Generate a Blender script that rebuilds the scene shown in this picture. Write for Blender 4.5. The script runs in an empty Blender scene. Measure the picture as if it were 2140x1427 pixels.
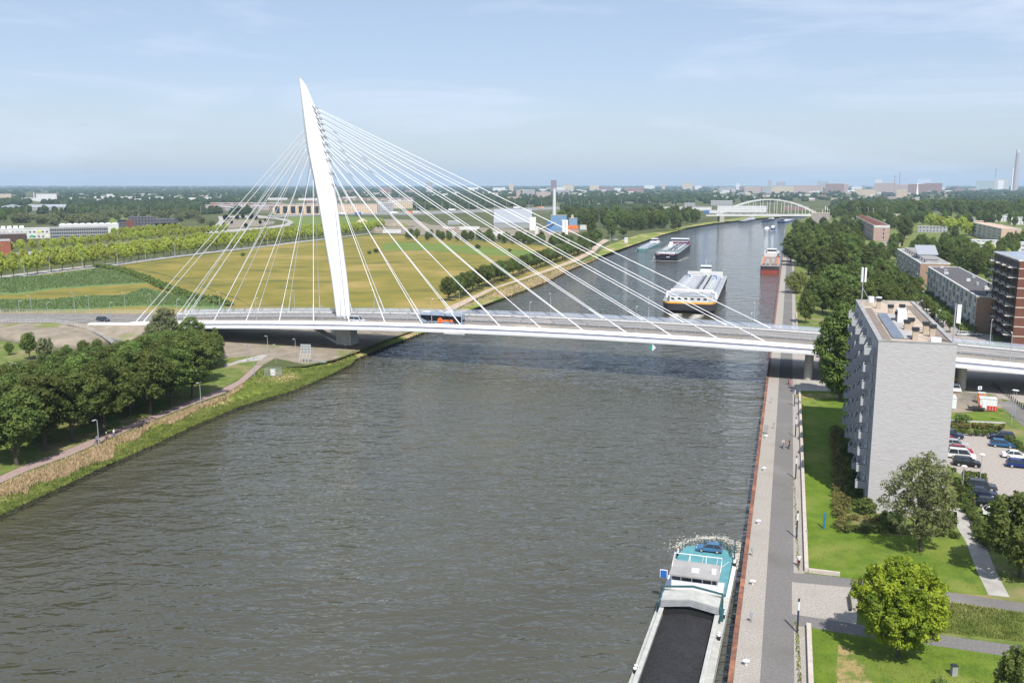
import bpy, bmesh, math, random
import numpy as np
from mathutils import Vector, Matrix
from mathutils.geometry import tessellate_polygon

SC = bpy.context.scene
COL = SC.collection
rnd = random.Random(7)
nrg = np.random.default_rng(11)
R = math.radians

# ---------------------------------------------------------------- camera
FPX, CX, CY, EYE, PITCH = 1900.0, 1070.0, 713.5, 50.0, R(9.84)
cam_d = bpy.data.cameras.new('camera')
cam = bpy.data.objects.new('camera', cam_d)
COL.objects.link(cam)
cam.location = (0, 0, EYE)
cam.rotation_euler = (math.pi/2 - PITCH, 0, 0)
cam_d.sensor_width = 36.0
cam_d.lens = FPX/2140.0*36.0
cam_d.clip_start = 1.0
cam_d.clip_end = 80000.0
SC.camera = cam

# ---------------------------------------------------------------- sky, sun, exposure
SUN_EL, SUN_AZ = R(53), R(9)          # the sun stands behind the camera and a little to its right
wd = bpy.data.worlds.new('World')
SC.world = wd
wd.use_nodes = True
wn, wl = wd.node_tree.nodes, wd.node_tree.links
bg = wn['Background']
sky = wn.new('ShaderNodeTexSky')
sky.sky_type = 'NISHITA'
sky.sun_disc = False
sky.sun_elevation = SUN_EL
sky.sun_rotation = math.pi - SUN_AZ
sky.altitude = 50
sky.air_density = 1.0
sky.dust_density = 1.0
sky.ozone_density = 1.6
# thin cirrus streaks
tc = wn.new('ShaderNodeTexCoord')
mp = wn.new('ShaderNodeMapping')
mp.inputs['Scale'].default_value = (1.6, 1.6, 11.0)
mp.inputs['Location'].default_value = (.35, .1, .0)
mp.inputs['Rotation'].default_value = (0.0, R(-6), 0.0)
cn = wn.new('ShaderNodeTexNoise')
cn.inputs['Scale'].default_value = 1.7
cn.inputs['Detail'].default_value = 9.0
cn.inputs['Roughness'].default_value = 0.62
cn.inputs['Distortion'].default_value = 0.5
cr = wn.new('ShaderNodeValToRGB')
cr.color_ramp.elements[0].position = 0.50
cr.color_ramp.elements[0].color = (0, 0, 0, 1)
cr.color_ramp.elements[1].position = 0.86
cr.color_ramp.elements[1].color = (0.95, 0.95, 0.95, 1)
mx = wn.new('ShaderNodeMix')
mx.data_type = 'RGBA'
mx.inputs[7].default_value = (7.6, 8.2, 9.0, 1)
wl.new(tc.outputs['Generated'], mp.inputs['Vector'])
wl.new(mp.outputs['Vector'], cn.inputs['Vector'])
wl.new(cn.outputs['Fac'], cr.inputs['Fac'])
wl.new(cr.outputs['Color'], mx.inputs[0])
wl.new(sky.outputs['Color'], mx.inputs[6])
tn = wn.new('ShaderNodeMix'); tn.data_type = 'RGBA'; tn.blend_type = 'MULTIPLY'
tn.inputs[0].default_value = 1.0; tn.inputs[7].default_value = (.97, .96, 1.02, 1)
vm = wn.new('ShaderNodeMix'); vm.data_type = 'RGBA'          # thin veil of high cloud over the whole sky
vm.inputs[0].default_value = .52; vm.inputs[7].default_value = (3.45, 4.15, 4.95, 1)
wl.new(mx.outputs[2], vm.inputs[6]); wl.new(vm.outputs[2], tn.inputs[6])
wl.new(tn.outputs[2], bg.inputs['Color'])
bg.inputs['Strength'].default_value = 0.093

sun_d = bpy.data.lights.new('sun', 'SUN')
sun_d.energy = 3.7
sun_d.angle = R(0.53)
sun_d.color = (1.0, 0.955, 0.89)
sun = bpy.data.objects.new('sun', sun_d)
COL.objects.link(sun)
SDIR = Vector((math.sin(SUN_AZ)*math.cos(SUN_EL), -math.cos(SUN_AZ)*math.cos(SUN_EL), math.sin(SUN_EL)))
sun.rotation_euler = SDIR.to_track_quat('Z', 'Y').to_euler()
sun.location = (60, -200, 260)

SC.view_settings.view_transform = 'Standard'
SC.view_settings.look = 'None'
SC.view_settings.exposure = 0.72
SC.view_settings.gamma = 1.0
SC.render.engine = 'CYCLES'
SC.cycles.use_denoising = True
SC.cycles.max_bounces = 5
SC.cycles.volume_bounces = 1
SC.cycles.transparent_max_bounces = 6
SC.cycles.caustics_reflective = False
SC.cycles.caustics_refractive = False

# ---------------------------------------------------------------- picking ground points from the photograph's pixels
def ray(px, py):
    a = (px-CX)/FPX; b = -(py-CY)/FPX
    return (a, math.cos(PITCH)+b*math.sin(PITCH), -math.sin(PITCH)+b*math.cos(PITCH))

def at(px, py, z=0.0):
    d = ray(px, py); t = (z-EYE)/d[2]
    return (d[0]*t, d[1]*t, z)

def at2(px, py, z=0.0):
    return at(px, py, z)[:2]

def height(bx, by, tx, ty, z=0.0):
    q = at(bx, by, z); d = ray(tx, ty)
    return EYE + d[2]*math.hypot(q[0], q[1])/math.hypot(d[0], d[1]) - z

def atD(px, py, D):
    d = ray(px, py); t = D/math.hypot(d[0], d[1])
    return (d[0]*t, d[1]*t, EYE+d[2]*t)

def scale_at(D):
    return FPX/D

# quay frame: r to the right of the quay edge, v along it; bridge frame: s along the deck, w across it
Q0 = (22.0, 85.1); QA = R(16.85)
def Q(r, v, z=0.0):
    return (Q0[0]+r*math.cos(QA)+v*math.sin(QA), Q0[1]-r*math.sin(QA)+v*math.cos(QA), z)
def rv(px, py, z=0.0):
    q = at(px, py, z); dx, dy = q[0]-Q0[0], q[1]-Q0[1]
    return (dx*math.cos(QA)-dy*math.sin(QA), dx*math.sin(QA)+dy*math.cos(QA))
B0 = (-52.87, 284.27); BA = R(19.3)
def Bp(s, w, z=0.0):
    return (B0[0]+s*math.cos(BA)+w*math.sin(BA), B0[1]-s*math.sin(BA)+w*math.cos(BA), z)
def bz(s):                              # height of the deck edge
    if s < -70: return max(0.25, 10.3-0.00022*155**2 - 0.042*(-70-s))
    if s > 205: return 10.3-0.00022*120**2 - 0.03*(s-205)
    return 10.3-0.00022*(s-85)**2

# ---------------------------------------------------------------- mesh builder
class MB:
    def __init__(self): self.v = []; self.f = []; self.mi = []; self.m = 0
    def add(self, vs, fs):
        o = len(self.v); self.v += [tuple(p) for p in vs]
        self.f += [tuple(i+o for i in f) for f in fs]; self.mi += [self.m]*len(fs); return self
    def box(self, x0, y0, z0, x1, y1, z1):
        return self.add([(x0,y0,z0),(x1,y0,z0),(x1,y1,z0),(x0,y1,z0),(x0,y0,z1),(x1,y0,z1),(x1,y1,z1),(x0,y1,z1)],
                        [(3,2,1,0),(4,5,6,7),(0,1,5,4),(1,2,6,5),(2,3,7,6),(3,0,4,7)])
    def cbox(self, cx, cy, z0, sx, sy, h, rz=0.0):
        c, s = math.cos(rz), math.sin(rz); vs = []
        for z in (z0, z0+h):
            for a, b in ((-1,-1),(1,-1),(1,1),(-1,1)):
                x, y = a*sx/2, b*sy/2; vs.append((cx+x*c-y*s, cy+x*s+y*c, z))
        return self.add(vs, [(3,2,1,0),(4,5,6,7),(0,1,5,4),(1,2,6,5),(2,3,7,6),(3,0,4,7)])
    def prism(self, poly, z0, z1, top=None):
        n = len(poly); t = top or poly
        vs = [(p[0],p[1],z0) for p in poly]+[(p[0],p[1],z1) for p in t]
        fs = [tuple(range(n-1,-1,-1)), tuple(range(n,2*n))]+[(i,(i+1)%n,n+(i+1)%n,n+i) for i in range(n)]
        return self.add(vs, fs)
    def loft(self, secs, closed=True, caps=True):
        n = len(secs[0]); vs = [p for s in secs for p in s]; fs = []
        for k in range(len(secs)-1):
            for i in range(n if closed else n-1):
                j = (i+1) % n; fs.append((k*n+i, k*n+j, (k+1)*n+j, (k+1)*n+i))
        if caps and closed:
            fs.append(tuple(range(n-1,-1,-1))); fs.append(tuple(range((len(secs)-1)*n, len(secs)*n)))
        return self.add(vs, fs)
    def tube(self, pts, r, n=6, r2=None, caps=True):
        pts = [Vector(p) for p in pts]; secs = []; m = len(pts)
        for i, p in enumerate(pts):
            d = (pts[min(i+1,m-1)]-pts[max(i-1,0)]).normalized()
            a = d.orthogonal().normalized() if abs(d.z) < .99 else Vector((1,0,0))
            if abs(d.z) < .99: a = d.cross(Vector((0,0,1))).normalized()
            b = d.cross(a)
            rr = r[i] if isinstance(r, (list, tuple)) else (r if r2 is None else r+(r2-r)*i/(m-1))
            secs.append([p+a*rr*math.cos(2*math.pi*k/n)+b*rr*math.sin(2*math.pi*k/n) for k in range(n)])
        return self.loft(secs, True, caps)
    def cyl(self, x, y, z0, z1, r, n=10, r2=None):
        r2 = r if r2 is None else r2
        return self.loft([[(x+r*math.cos(2*math.pi*k/n), y+r*math.sin(2*math.pi*k/n), z0) for k in range(n)],
                          [(x+r2*math.cos(2*math.pi*k/n), y+r2*math.sin(2*math.pi*k/n), z1) for k in range(n)]])
    def ball(self, x, y, z, rx, ry=None, rz=None, n=8, m=5):
        ry = rx if ry is None else ry; rz = rx if rz is None else rz; secs = []
        for j in range(m+1):
            t = math.pi*(j+.02)/(m+.04)-math.pi/2
            secs.append([(x+rx*math.cos(t)*math.cos(2*math.pi*k/n), y+ry*math.cos(t)*math.sin(2*math.pi*k/n), z+rz*math.sin(t)) for k in range(n)])
        return self.loft(secs)
    def wheel(self, x, y, z, r, t, n=12, axis='y'):
        pr = []
        for o in (-t/2, t/2):
            pr.append([((x+r*math.cos(2*math.pi*k/n), y+o, z+r*math.sin(2*math.pi*k/n)) if axis == 'y' else
                        (x+o, y+r*math.cos(2*math.pi*k/n), z+r*math.sin(2*math.pi*k/n))) for k in range(n)])
        return self.loft(pr)
    def sheet(self, poly, z=None):
        p3 = [Vector((p[0], p[1], z if z is not None else p[2])) for p in poly]
        tris = tessellate_polygon([p3]); fs = []
        for t in tris:
            a, b, c = (p3[i] for i in t)
            fs.append(tuple(t) if (b-a).cross(c-a).z > 0 else tuple(reversed(t)))
        return self.add(p3, fs)
    def mesh(self, name, mats, smooth=False):
        me = bpy.data.meshes.new(name)
        me.from_pydata(self.v, [], self.f)
        for m in (mats if isinstance(mats, (list, tuple)) else [mats]): me.materials.append(m)
        if any(self.mi): me.polygons.foreach_set('material_index', self.mi)
        if smooth: me.polygons.foreach_set('use_smooth', [True]*len(me.polygons))
        me.update(); return me
    def build(self, name, mats, parent=None, smooth=False, loc=None):
        o = bpy.data.objects.new(name, self.mesh(name, mats, smooth)); COL.objects.link(o)
        if parent is not None: o.parent = parent
        if loc is not None: o.location = loc
        return o

def link_mesh(name, me, parent=None, loc=(0,0,0), rz=0.0, sc=1.0):
    o = bpy.data.objects.new(name, me); COL.objects.link(o)
    o.parent = parent; o.location = loc; o.rotation_euler = (0,0,rz)
    o.scale = (sc,sc,sc) if not isinstance(sc, tuple) else sc
    return o
def tag(o, label, cat, group=None, kind=None):
    if label: o['label'] = label
    if cat: o['category'] = cat
    if group: o['group'] = group
    if kind: o['kind'] = kind
    return o
def thing(name, label, cat, loc=(0,0,0), rz=0.0, group=None):
    o = bpy.data.objects.new(name, None); COL.objects.link(o)
    o.location = loc; o.rotation_euler = (0,0,rz); o.empty_display_size = .5
    return tag(o, label, cat, group)
def struct(mb, name, mats, kind='structure', label=None, smooth=False):
    o = mb.build(name, mats, smooth=smooth); o['kind'] = kind
    if label: o['label'] = label
    return o
def kids(o): return KIDS.get(o.name, [])
KIDS = {}
def copy_tree(o, loc=None, rz=None, label=None, group=None, sc=None):
    def rec(src, par):
        c = src.copy(); COL.objects.link(c)
        if par is not None: c.parent = par
        for ch in list(src.children): rec(ch, c)
        return c
    c = rec(o, None)
    if loc is not None: c.location = loc
    if rz is not None: c.rotation_euler = (0,0,rz)
    if label: c['label'] = label
    if group: c['group'] = group
    if sc is not None: c.scale = sc if isinstance(sc, tuple) else (sc,sc,sc)
    return c

# ---------------------------------------------------------------- materials
def mat(name, c, rough=.7, c2=None, scale=1.0, bump=0.0, metal=0.0, detail=4.0, lo=.35, hi=.65, world=False, stretch=None, spec=.5, rand=0.0, bscale=None):
    m = bpy.data.materials.new(name); m.use_nodes = True
    nt = m.node_tree; N, L = nt.nodes, nt.links; b = N['Principled BSDF']
    b.inputs['Roughness'].default_value = rough; b.inputs['Metallic'].default_value = metal
    b.inputs['Specular IOR Level'].default_value = .15 if world else spec
    if c2 is None: c2 = tuple(x*.8 for x in c)
    if world:
        g = N.new('ShaderNodeNewGeometry'); src = g.outputs['Position']
    else:
        g = N.new('ShaderNodeTexCoord'); src = g.outputs['Object']
    if stretch:
        mpn = N.new('ShaderNodeMapping'); mpn.inputs['Scale'].default_value = stretch[:3]
        if len(stretch) > 3: mpn.inputs['Rotation'].default_value = (0,0,stretch[3])
        L.new(src, mpn.inputs['Vector']); src = mpn.outputs['Vector']
    n = N.new('ShaderNodeTexNoise'); n.inputs['Scale'].default_value = scale; n.inputs['Detail'].default_value = detail
    n.inputs['Roughness'].default_value = .62
    L.new(src, n.inputs['Vector'])
    rp = N.new('ShaderNodeValToRGB'); e = rp.color_ramp.elements
    e[0].position = lo; e[1].position = hi; e[0].color = (*c2, 1); e[1].color = (*c, 1)
    L.new(n.outputs['Fac'], rp.inputs['Fac']); out = rp.outputs['Color']
    if rand:
        oi = N.new('ShaderNodeObjectInfo'); hs = N.new('ShaderNodeHueSaturation')
        mr = N.new('ShaderNodeMapRange'); mr.inputs[3].default_value = 1-rand; mr.inputs[4].default_value = 1+rand
        L.new(oi.outputs['Random'], mr.inputs[0]); L.new(mr.outputs[0], hs.inputs['Value'])
        mr2 = N.new('ShaderNodeMapRange'); mr2.inputs[3].default_value = .5-rand*.09; mr2.inputs[4].default_value = .5+rand*.05
        L.new(oi.outputs['Random'], mr2.inputs[0]); L.new(mr2.outputs[0], hs.inputs['Hue'])
        L.new(out, hs.inputs['Color']); out = hs.outputs['Color']
    L.new(out, b.inputs['Base Color'])
    if bump:
        bn = N.new('ShaderNodeBump'); bn.inputs['Strength'].default_value = min(1, bump); bn.inputs['Distance'].default_value = .1*max(1, bump)
        n2 = n
        if bscale:
            n2 = N.new('ShaderNodeTexNoise'); n2.inputs['Scale'].default_value = bscale; n2.inputs['Detail'].default_value = 3
            L.new(src, n2.inputs['Vector'])
        L.new(n2.outputs['Fac'], bn.inputs['Height']); L.new(bn.outputs['Normal'], b.inputs['Normal'])
    return m

def mix_in(m, c, scale, lo, hi, world=True, detail=3.0, stretch=None):
    """lay a second, larger noise patchwork of colour c over a mat() material"""
    nt = m.node_tree; N, L = nt.nodes, nt.links; b = N['Principled BSDF']
    src = b.inputs['Base Color'].links[0].from_socket
    g = N.new('ShaderNodeNewGeometry') if world else N.new('ShaderNodeTexCoord')
    vec = g.outputs['Position'] if world else g.outputs['Object']
    if stretch:
        mpn = N.new('ShaderNodeMapping'); mpn.inputs['Scale'].default_value = stretch[:3]
        if len(stretch) > 3: mpn.inputs['Rotation'].default_value = (0,0,stretch[3])
        L.new(vec, mpn.inputs['Vector']); vec = mpn.outputs['Vector']
    n = N.new('ShaderNodeTexNoise'); n.inputs['Scale'].default_value = scale; n.inputs['Detail'].default_value = detail
    L.new(vec, n.inputs['Vector'])
    mr = N.new('ShaderNodeMapRange'); mr.inputs[1].default_value = lo; mr.inputs[2].default_value = hi
    L.new(n.outputs['Fac'], mr.inputs[0])
    mxn = N.new('ShaderNodeMix'); mxn.data_type = 'RGBA'; mxn.inputs[7].default_value = (*c, 1)
    L.new(mr.outputs[0], mxn.inputs[0]); L.new(src, mxn.inputs[6]); L.new(mxn.outputs[2], b.inputs['Base Color'])
    return m

def facade(name, wall, win, bw, bh, gap=.35, wrough=.8, glassrough=.2, offs=0.0):
    """wall with a regular grid of windows, in the wall's own object coordinates (metres)"""
    m = bpy.data.materials.new(name); m.use_nodes = True
    nt = m.node_tree; N, L = nt.nodes, nt.links; b = N['Principled BSDF']
    g = N.new('ShaderNodeTexCoord'); sx = N.new('ShaderNodeSeparateXYZ'); L.new(g.outputs['Object'], sx.inputs[0])
    ad = N.new('ShaderNodeMath'); L.new(sx.outputs['X'], ad.inputs[0]); L.new(sx.outputs['Y'], ad.inputs[1])
    cb = N.new('ShaderNodeCombineXYZ'); L.new(ad.outputs[0], cb.inputs['X']); L.new(sx.outputs['Z'], cb.inputs['Y'])
    bt = N.new('ShaderNodeTexBrick'); bt.offset = offs; bt.squash = 1
    bt.inputs['Scale'].default_value = 1; bt.inputs['Brick Width'].default_value = bw; bt.inputs['Row Height'].default_value = bh
    bt.inputs['Mortar Size'].default_value = gap*bh; bt.inputs['Mortar Smooth'].default_value = 0; bt.inputs['Bias'].default_value = 0
    bt.inputs['Color1'].default_value = (*win, 1); bt.inputs['Color2'].default_value = (*[x*1.8 for x in win], 1)
    n = N.new('ShaderNodeTexNoise'); n.inputs['Scale'].default_value = .35; n.inputs['Detail'].default_value = 5
    L.new(g.outputs['Object'], n.inputs['Vector'])
    rp = N.new('ShaderNodeValToRGB'); e = rp.color_ramp.elements; e[0].position = .3; e[1].position = .7
    e[0].color = (*[x*.82 for x in wall], 1); e[1].color = (*[min(1, x*1.12) for x in wall], 1)
    L.new(n.outputs['Fac'], rp.inputs['Fac']); L.new(rp.outputs['Color'], bt.inputs['Mortar'])
    L.new(cb.outputs[0], bt.inputs['Vector']); L.new(bt.outputs['Color'], b.inputs['Base Color'])
    mr = N.new('ShaderNodeMapRange'); mr.inputs[3].default_value = glassrough; mr.inputs[4].default_value = wrough
    L.new(bt.outputs['Fac'], mr.inputs[0]); L.new(mr.outputs[0], b.inputs['Roughness'])
    return m

def glassy(name, c, alpha, rough=.1):
    m = mat(name, c, rough); nt = m.node_tree; N, L = nt.nodes, nt.links
    t = N.new('ShaderNodeBsdfTransparent'); x = N.new('ShaderNodeMixShader'); x.inputs[0].default_value = alpha
    L.new(t.outputs[0], x.inputs[1]); L.new(N['Principled BSDF'].outputs[0], x.inputs[2])
    L.new(x.outputs[0], N['Material Output'].inputs['Surface']); return m

def leaf_mat(name, c, c2, rand=.18, trans=.34):
    m = mat(name, c, .55, c2, scale=.45, detail=2, lo=.35, hi=.65, rand=rand, spec=.14)
    nt = m.node_tree; N, L = nt.nodes, nt.links; b = N['Principled BSDF']
    src = b.inputs['Base Color'].links[0].from_socket
    t = N.new('ShaderNodeBsdfTranslucent'); x = N.new('ShaderNodeMixShader'); x.inputs[0].default_value = trans
    L.new(src, t.inputs['Color']); L.new(b.outputs[0], x.inputs[1]); L.new(t.outputs[0], x.inputs[2])
    L.new(x.outputs[0], N['Material Output'].inputs['Surface']); return m

M = {}
M['white'] = mat('white_paint', (.76,.77,.79), .4, (.71,.72,.74), scale=.4)
M['white_dull'] = mat('weathered_white', (.62,.62,.61), .6, (.48,.48,.47), scale=.5)
M['steel'] = mat('galvanised_steel', (.50,.52,.54), .45, (.40,.42,.44), scale=2, metal=.4)
M['grey'] = mat('grey_paint', (.32,.33,.34), .6, scale=1.5)
M['dark'] = mat('dark_paint', (.03,.032,.036), .5, scale=2)
M['black'] = mat('black_rubber', (.015,.015,.016), .8, scale=3)
M['glass'] = mat('dark_glass', (.02,.027,.035), .08, (.03,.04,.05), scale=.6)
M['glassblue'] = mat('blue_glass', (.06,.10,.16), .08, (.03,.05,.09), scale=.5)
M['asphalt'] = mat('asphalt', (.195,.183,.175), .9, (.145,.138,.132), scale=3, world=True)
M['road'] = mat('road_asphalt', (.235,.215,.195), .9, (.17,.158,.148), scale=.5, world=True, detail=6)
M['concrete'] = mat('concrete', (.42,.40,.37), .85, (.31,.295,.27), scale=.5, world=True, detail=6)
M['paving'] = mat('brick_paving', (.40,.36,.325), .9, (.29,.26,.235), scale=2.5, world=True, detail=6)
M['cobble'] = mat('cobbles', (.42,.385,.345), .9, (.255,.232,.205), scale=4.5, world=True, detail=5, bump=.5)
M['soil'] = mat('bare_soil', (.30,.255,.20), .95, (.205,.175,.135), scale=.25, world=True, detail=6)
M['redpath'] = mat('red_asphalt', (.36,.265,.235), .9, (.27,.20,.18), scale=1.5, world=True)
M['sand'] = mat('sand', (.50,.40,.31), .95, (.38,.30,.23), scale=.3, world=True)
M['rust'] = mat('rusty_steel', (.235,.115,.08), .85, (.15,.07,.05), scale=1.2, world=True, detail=6)
M['wood'] = mat('dark_timber', (.045,.038,.028), .85, (.022,.018,.014), scale=2)
M['bark'] = mat('bark', (.10,.08,.06), .9, (.055,.045,.035), scale=2, stretch=(1,1,.3))
M['line'] = mat('road_marking', (.74,.74,.72), .8, (.55,.55,.53), scale=2)
M['orange'] = mat('orange_paint', (.75,.19,.04), .5)
M['red'] = mat('red_paint', (.55,.04,.03), .45)
M['blue'] = mat('blue_paint', (.05,.17,.45), .45)
M['bluesign'] = mat('blue_board', (.02,.14,.50), .4)
M['teal'] = mat('teal_deck_paint', (.105,.30,.325), .65, (.08,.235,.26), scale=.7)
M['tealdark'] = mat('dark_teal_paint', (.03,.10,.115), .5)
M['green'] = mat('green_paint', (.03,.35,.22), .5)
M['skin'] = mat('skin', (.55,.34,.25), .5)
mix_in(M['asphalt'], (.145,.136,.128), .16, .52, .72); mix_in(M['asphalt'], (.235,.222,.21), .06, .55, .72); mix_in(M['cobble'], (.30,.272,.235), .22, .5, .75); mix_in(M['rust'], (.36,.17,.10), .3, .5, .7)
mix_in(M['soil'], (.17,.19,.06), .09, .58, .68)
# ================================================================ SETTING: water, land, paths
def water_mat():
    m = bpy.data.materials.new('canal_water'); m.use_nodes = True
    nt = m.node_tree; N, L = nt.nodes, nt.links; b = N['Principled BSDF']
    b.inputs['Roughness'].default_value = .05; b.inputs['Specular IOR Level'].default_value = .95; b.inputs['IOR'].default_value = 1.333
    g = N.new('ShaderNodeNewGeometry')
    def noise(sc, det, st, rot):
        mpn = N.new('ShaderNodeMapping'); mpn.inputs['Scale'].default_value = st; mpn.inputs['Rotation'].default_value = (0,0,rot)
        L.new(g.outputs['Position'], mpn.inputs['Vector'])
        n = N.new('ShaderNodeTexNoise'); n.inputs['Scale'].default_value = sc; n.inputs['Detail'].default_value = det
        n.inputs['Roughness'].default_value = .5; n.inputs['Distortion'].default_value = .7
        L.new(mpn.outputs[0], n.inputs['Vector']); return n
    n1 = noise(.40, 2.5, (.62,1.3,1), R(22)); n2 = noise(.14, 2, (.6,1.3,1), R(-20)); n3 = noise(.016, 6, (.7,1.3,1), R(20))
    n4 = noise(1.0, 1, (.6,1.2,1), R(8))
    ad0 = N.new('ShaderNodeMath'); ad0.operation = 'MULTIPLY_ADD'; ad0.inputs[1].default_value = .38
    L.new(n4.outputs['Fac'], ad0.inputs[0]); L.new(n1.outputs['Fac'], ad0.inputs[2])
    ad = N.new('ShaderNodeMath'); ad.operation = 'MULTIPLY_ADD'; ad.inputs[1].default_value = 1.9
    L.new(n2.outputs['Fac'], ad.inputs[0]); L.new(ad0.outputs[0], ad.inputs[2])
    wind = N.new('ShaderNodeMapRange'); wind.inputs[1].default_value = .35; wind.inputs[2].default_value = .68   # gusts: rougher and calmer patches
    wind.inputs[3].default_value = .30; wind.inputs[4].default_value = .68; L.new(n3.outputs['Fac'], wind.inputs[0])
    bn = N.new('ShaderNodeBump'); bn.inputs['Strength'].default_value = 1.0; L.new(wind.outputs[0], bn.inputs['Distance'])
    L.new(ad.outputs[0], bn.inputs['Height']); L.new(bn.outputs['Normal'], b.inputs['Normal'])
    rp = N.new('ShaderNodeValToRGB'); e = rp.color_ramp.elements
    e[0].position = .35; e[1].position = .66; e[0].color = (.060,.056,.035,1); e[1].color = (.076,.075,.056,1)
    L.new(n3.outputs['Fac'], rp.inputs['Fac']); L.new(rp.outputs['Color'], b.inputs['Base Color'])
    return m
M['water'] = water_mat()
WZ = -2.0

M['farland'] = mix_in(mat('far_ground', (.105,.115,.042), .95, (.065,.08,.03), scale=.02, world=True, detail=6), (.14,.135,.085), .008, .55, .65)
M['grass'] = mix_in(mix_in(mat('mown_grass', (.130,.195,.020), .9, (.088,.145,.015), scale=.45, world=True, detail=7, bump=.4, bscale=6), (.205,.225,.055), .09, .50, .70), (.085,.15,.02), .35, .55, .7)
M['rough'] = mix_in(mat('rough_grass', (.165,.20,.05), .95, (.085,.125,.026), scale=.5, world=True, detail=8, bump=.8, bscale=3), (.24,.205,.10), .12, .5, .68)
M['meadow'] = mix_in(mix_in(mix_in(mat('hay_meadow', (.245,.200,.044), .95, (.165,.155,.030), scale=.075, world=True, detail=10, bump=.9, bscale=1.2),
                     (.31,.235,.075), .018, .5, .66), (.115,.118,.032), .035, .54, .70, stretch=(.7,1.3,1,R(-9))), (.10,.10,.028), .30, .60, .78)
M['greenfield'] = mat('green_field', (.155,.205,.045), .95, (.115,.165,.035), scale=.05, world=True, detail=6, stretch=(.5,1.6,1))
M['reedgreen'] = mat('reed_green', (.165,.235,.085), .9, (.115,.175,.06), scale=.12, world=True, detail=7, bump=1.2, bscale=.9)
M['bank'] = mix_in(mat('bank_grass', (.20,.25,.045), .95, (.115,.17,.028), scale=.45, world=True, detail=8, bump=1, bscale=2.2), (.42,.31,.17), .075, .50, .62)

# left bank: water edge and top edge
WE = [(-330,1190),(-120,1110),(0,1069),(110,1019),(221,968),(315,927),(410,883),(504,845),(600,817),(690,780),(740,757),(800,731),(890,697),(1000,645),(1070,620),(1140,592),(1196,564),(1238,547),(1290,524),(1297,516),(1345,495),(1398,488),(1420,481),(1477,469),(1519,463),(1560,457),(1600,454),(1700,447.5),(1850,441),(2050,436)]
BE = [(-330,1085),(-120,1040),(0,1013),(63,985),(142,957),(202,931),(268,903),(347,871),(419,843),(473,824),(511,802),(549,770),(640,765),(700,752),(750,732),(800,714),(870,688),(945,652),(1010,624),(1080,595),(1150,571),(1205,552),(1243,534),(1270,512),(1338,489),(1393,483),(1415,477),(1473,465),(1515,459.5),(1556,454),(1597,451.5),(1698,445.5),(1849,440),(2050,435.5)]
we = [at2(x, y, WZ) for x, y in WE]
be = [at2(x, y, 0) for x, y in BE]
def resamp(pl, n):
    d = [0]
    for a, b in zip(pl, pl[1:]): d.append(d[-1]+math.dist(a, b))
    out = []
    for k in range(n):
        t = d[-1]*k/(n-1); i = max(j for j in range(len(d)) if d[j] <= t+1e-9); i = min(i, len(pl)-2)
        f = (t-d[i])/(d[i+1]-d[i]); out.append(tuple(pl[i][c]+(pl[i+1][c]-pl[i][c])*f for c in range(len(pl[0]))))
    return out
def along(pl, step):
    L = sum(math.dist(a, b) for a, b in zip(pl, pl[1:])); return resamp(pl, max(2, int(L/step)+1))
bank = MB(); secs = []
for a, b in zip(we, be):
    row = []
    for k in range(7):
        t = k/6; z = -1.35+1.35*(t**.8)
        row.append((a[0]+(b[0]-a[0])*t, a[1]+(b[1]-a[1])*t, z))
    secs.append([(a[0], a[1], -2.6)]+row)
bank.loft(secs, closed=False)
struct(bank, 'grass_bank', M['bank'], label='grassy slope of the left canal bank')
far = 18000
struct(MB().sheet([(-700,-60),(1600,-60),(far,be[-1][1]+3000),(far,be[-1][1]+4200),(1000,3000),(-700,3000)], WZ), 'canal_water', M['water'], label='wide brown grey canal running away under the bridge')
struct(MB().sheet(be+[(far, be[-1][1]+4000),(far,far),(-far,far),(-far,-400),(-700,-400)], 0), 'ground', M['farland'], label='flat green land left of the canal and out to the horizon')
# right land, cut off by the straight quay line
quay = [Q(.25,-60),Q(.25,960),Q(0,1085)]
rq = quay+[at(1690,452.5),at(1850,444.5),at(2050,439.5),(far, be[-1][1]+3940, 0),(far,-400,0),(200,-400,0)]
struct(MB().sheet([q[:2] for q in rq], 0), 'ground', M['rough'], label='level ground right of the canal')

# sheet-pile and timber edges
tim = MB()
for a, b in zip(along(we[:26], 2.2), along(we[:26], 2.2)[1:]):
    dx, dy = b[0]-a[0], b[1]-a[1]; l = math.hypot(dx, dy); nx, ny = -dy/l, dx/l
    tim.add([(a[0],a[1],-2.4),(b[0],b[1],-2.4),(b[0],b[1],-1.32),(a[0],a[1],-1.32),(a[0]+nx*.35,a[1]+ny*.35,-1.32),(b[0]+nx*.35,b[1]+ny*.35,-1.32)], [(0,1,2,3),(3,2,5,4)])
    tim.cbox(a[0]-nx*.12, a[1]-ny*.12, -2.4, .3, .3, 1.28+rnd.random()*.12, math.atan2(dy, dx))
tag(tim.build('timber_bank_edge', M['wood']), 'dark timber piling along the foot of the grassy left bank', 'bank edge')
qw = MB(); qa = [Q(0,v_) for v_ in range(-60, 965, 2)]
for k in range(len(qa)-1):
    v0 = -60+2*k; o = .0 if k % 2 else .14
    qw.add([Q(o-.1,v0,-2.6),Q(o-.1,v0+2,-2.6),Q(o-.1,v0+2,.0),Q(o-.1,v0,.0)], [(3,2,1,0)])
qw.loft([[Q(-.12,v_,-.05),Q(.42,v_,-.05),Q(.42,v_,.12),Q(-.12,v_,.12)] for v_ in (-60,200,500,964)])
quay_o = tag(qw.build('quay_wall', M['rust']), 'rusty orange steel sheet piling edging the straight right quay', 'quay wall')

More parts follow.
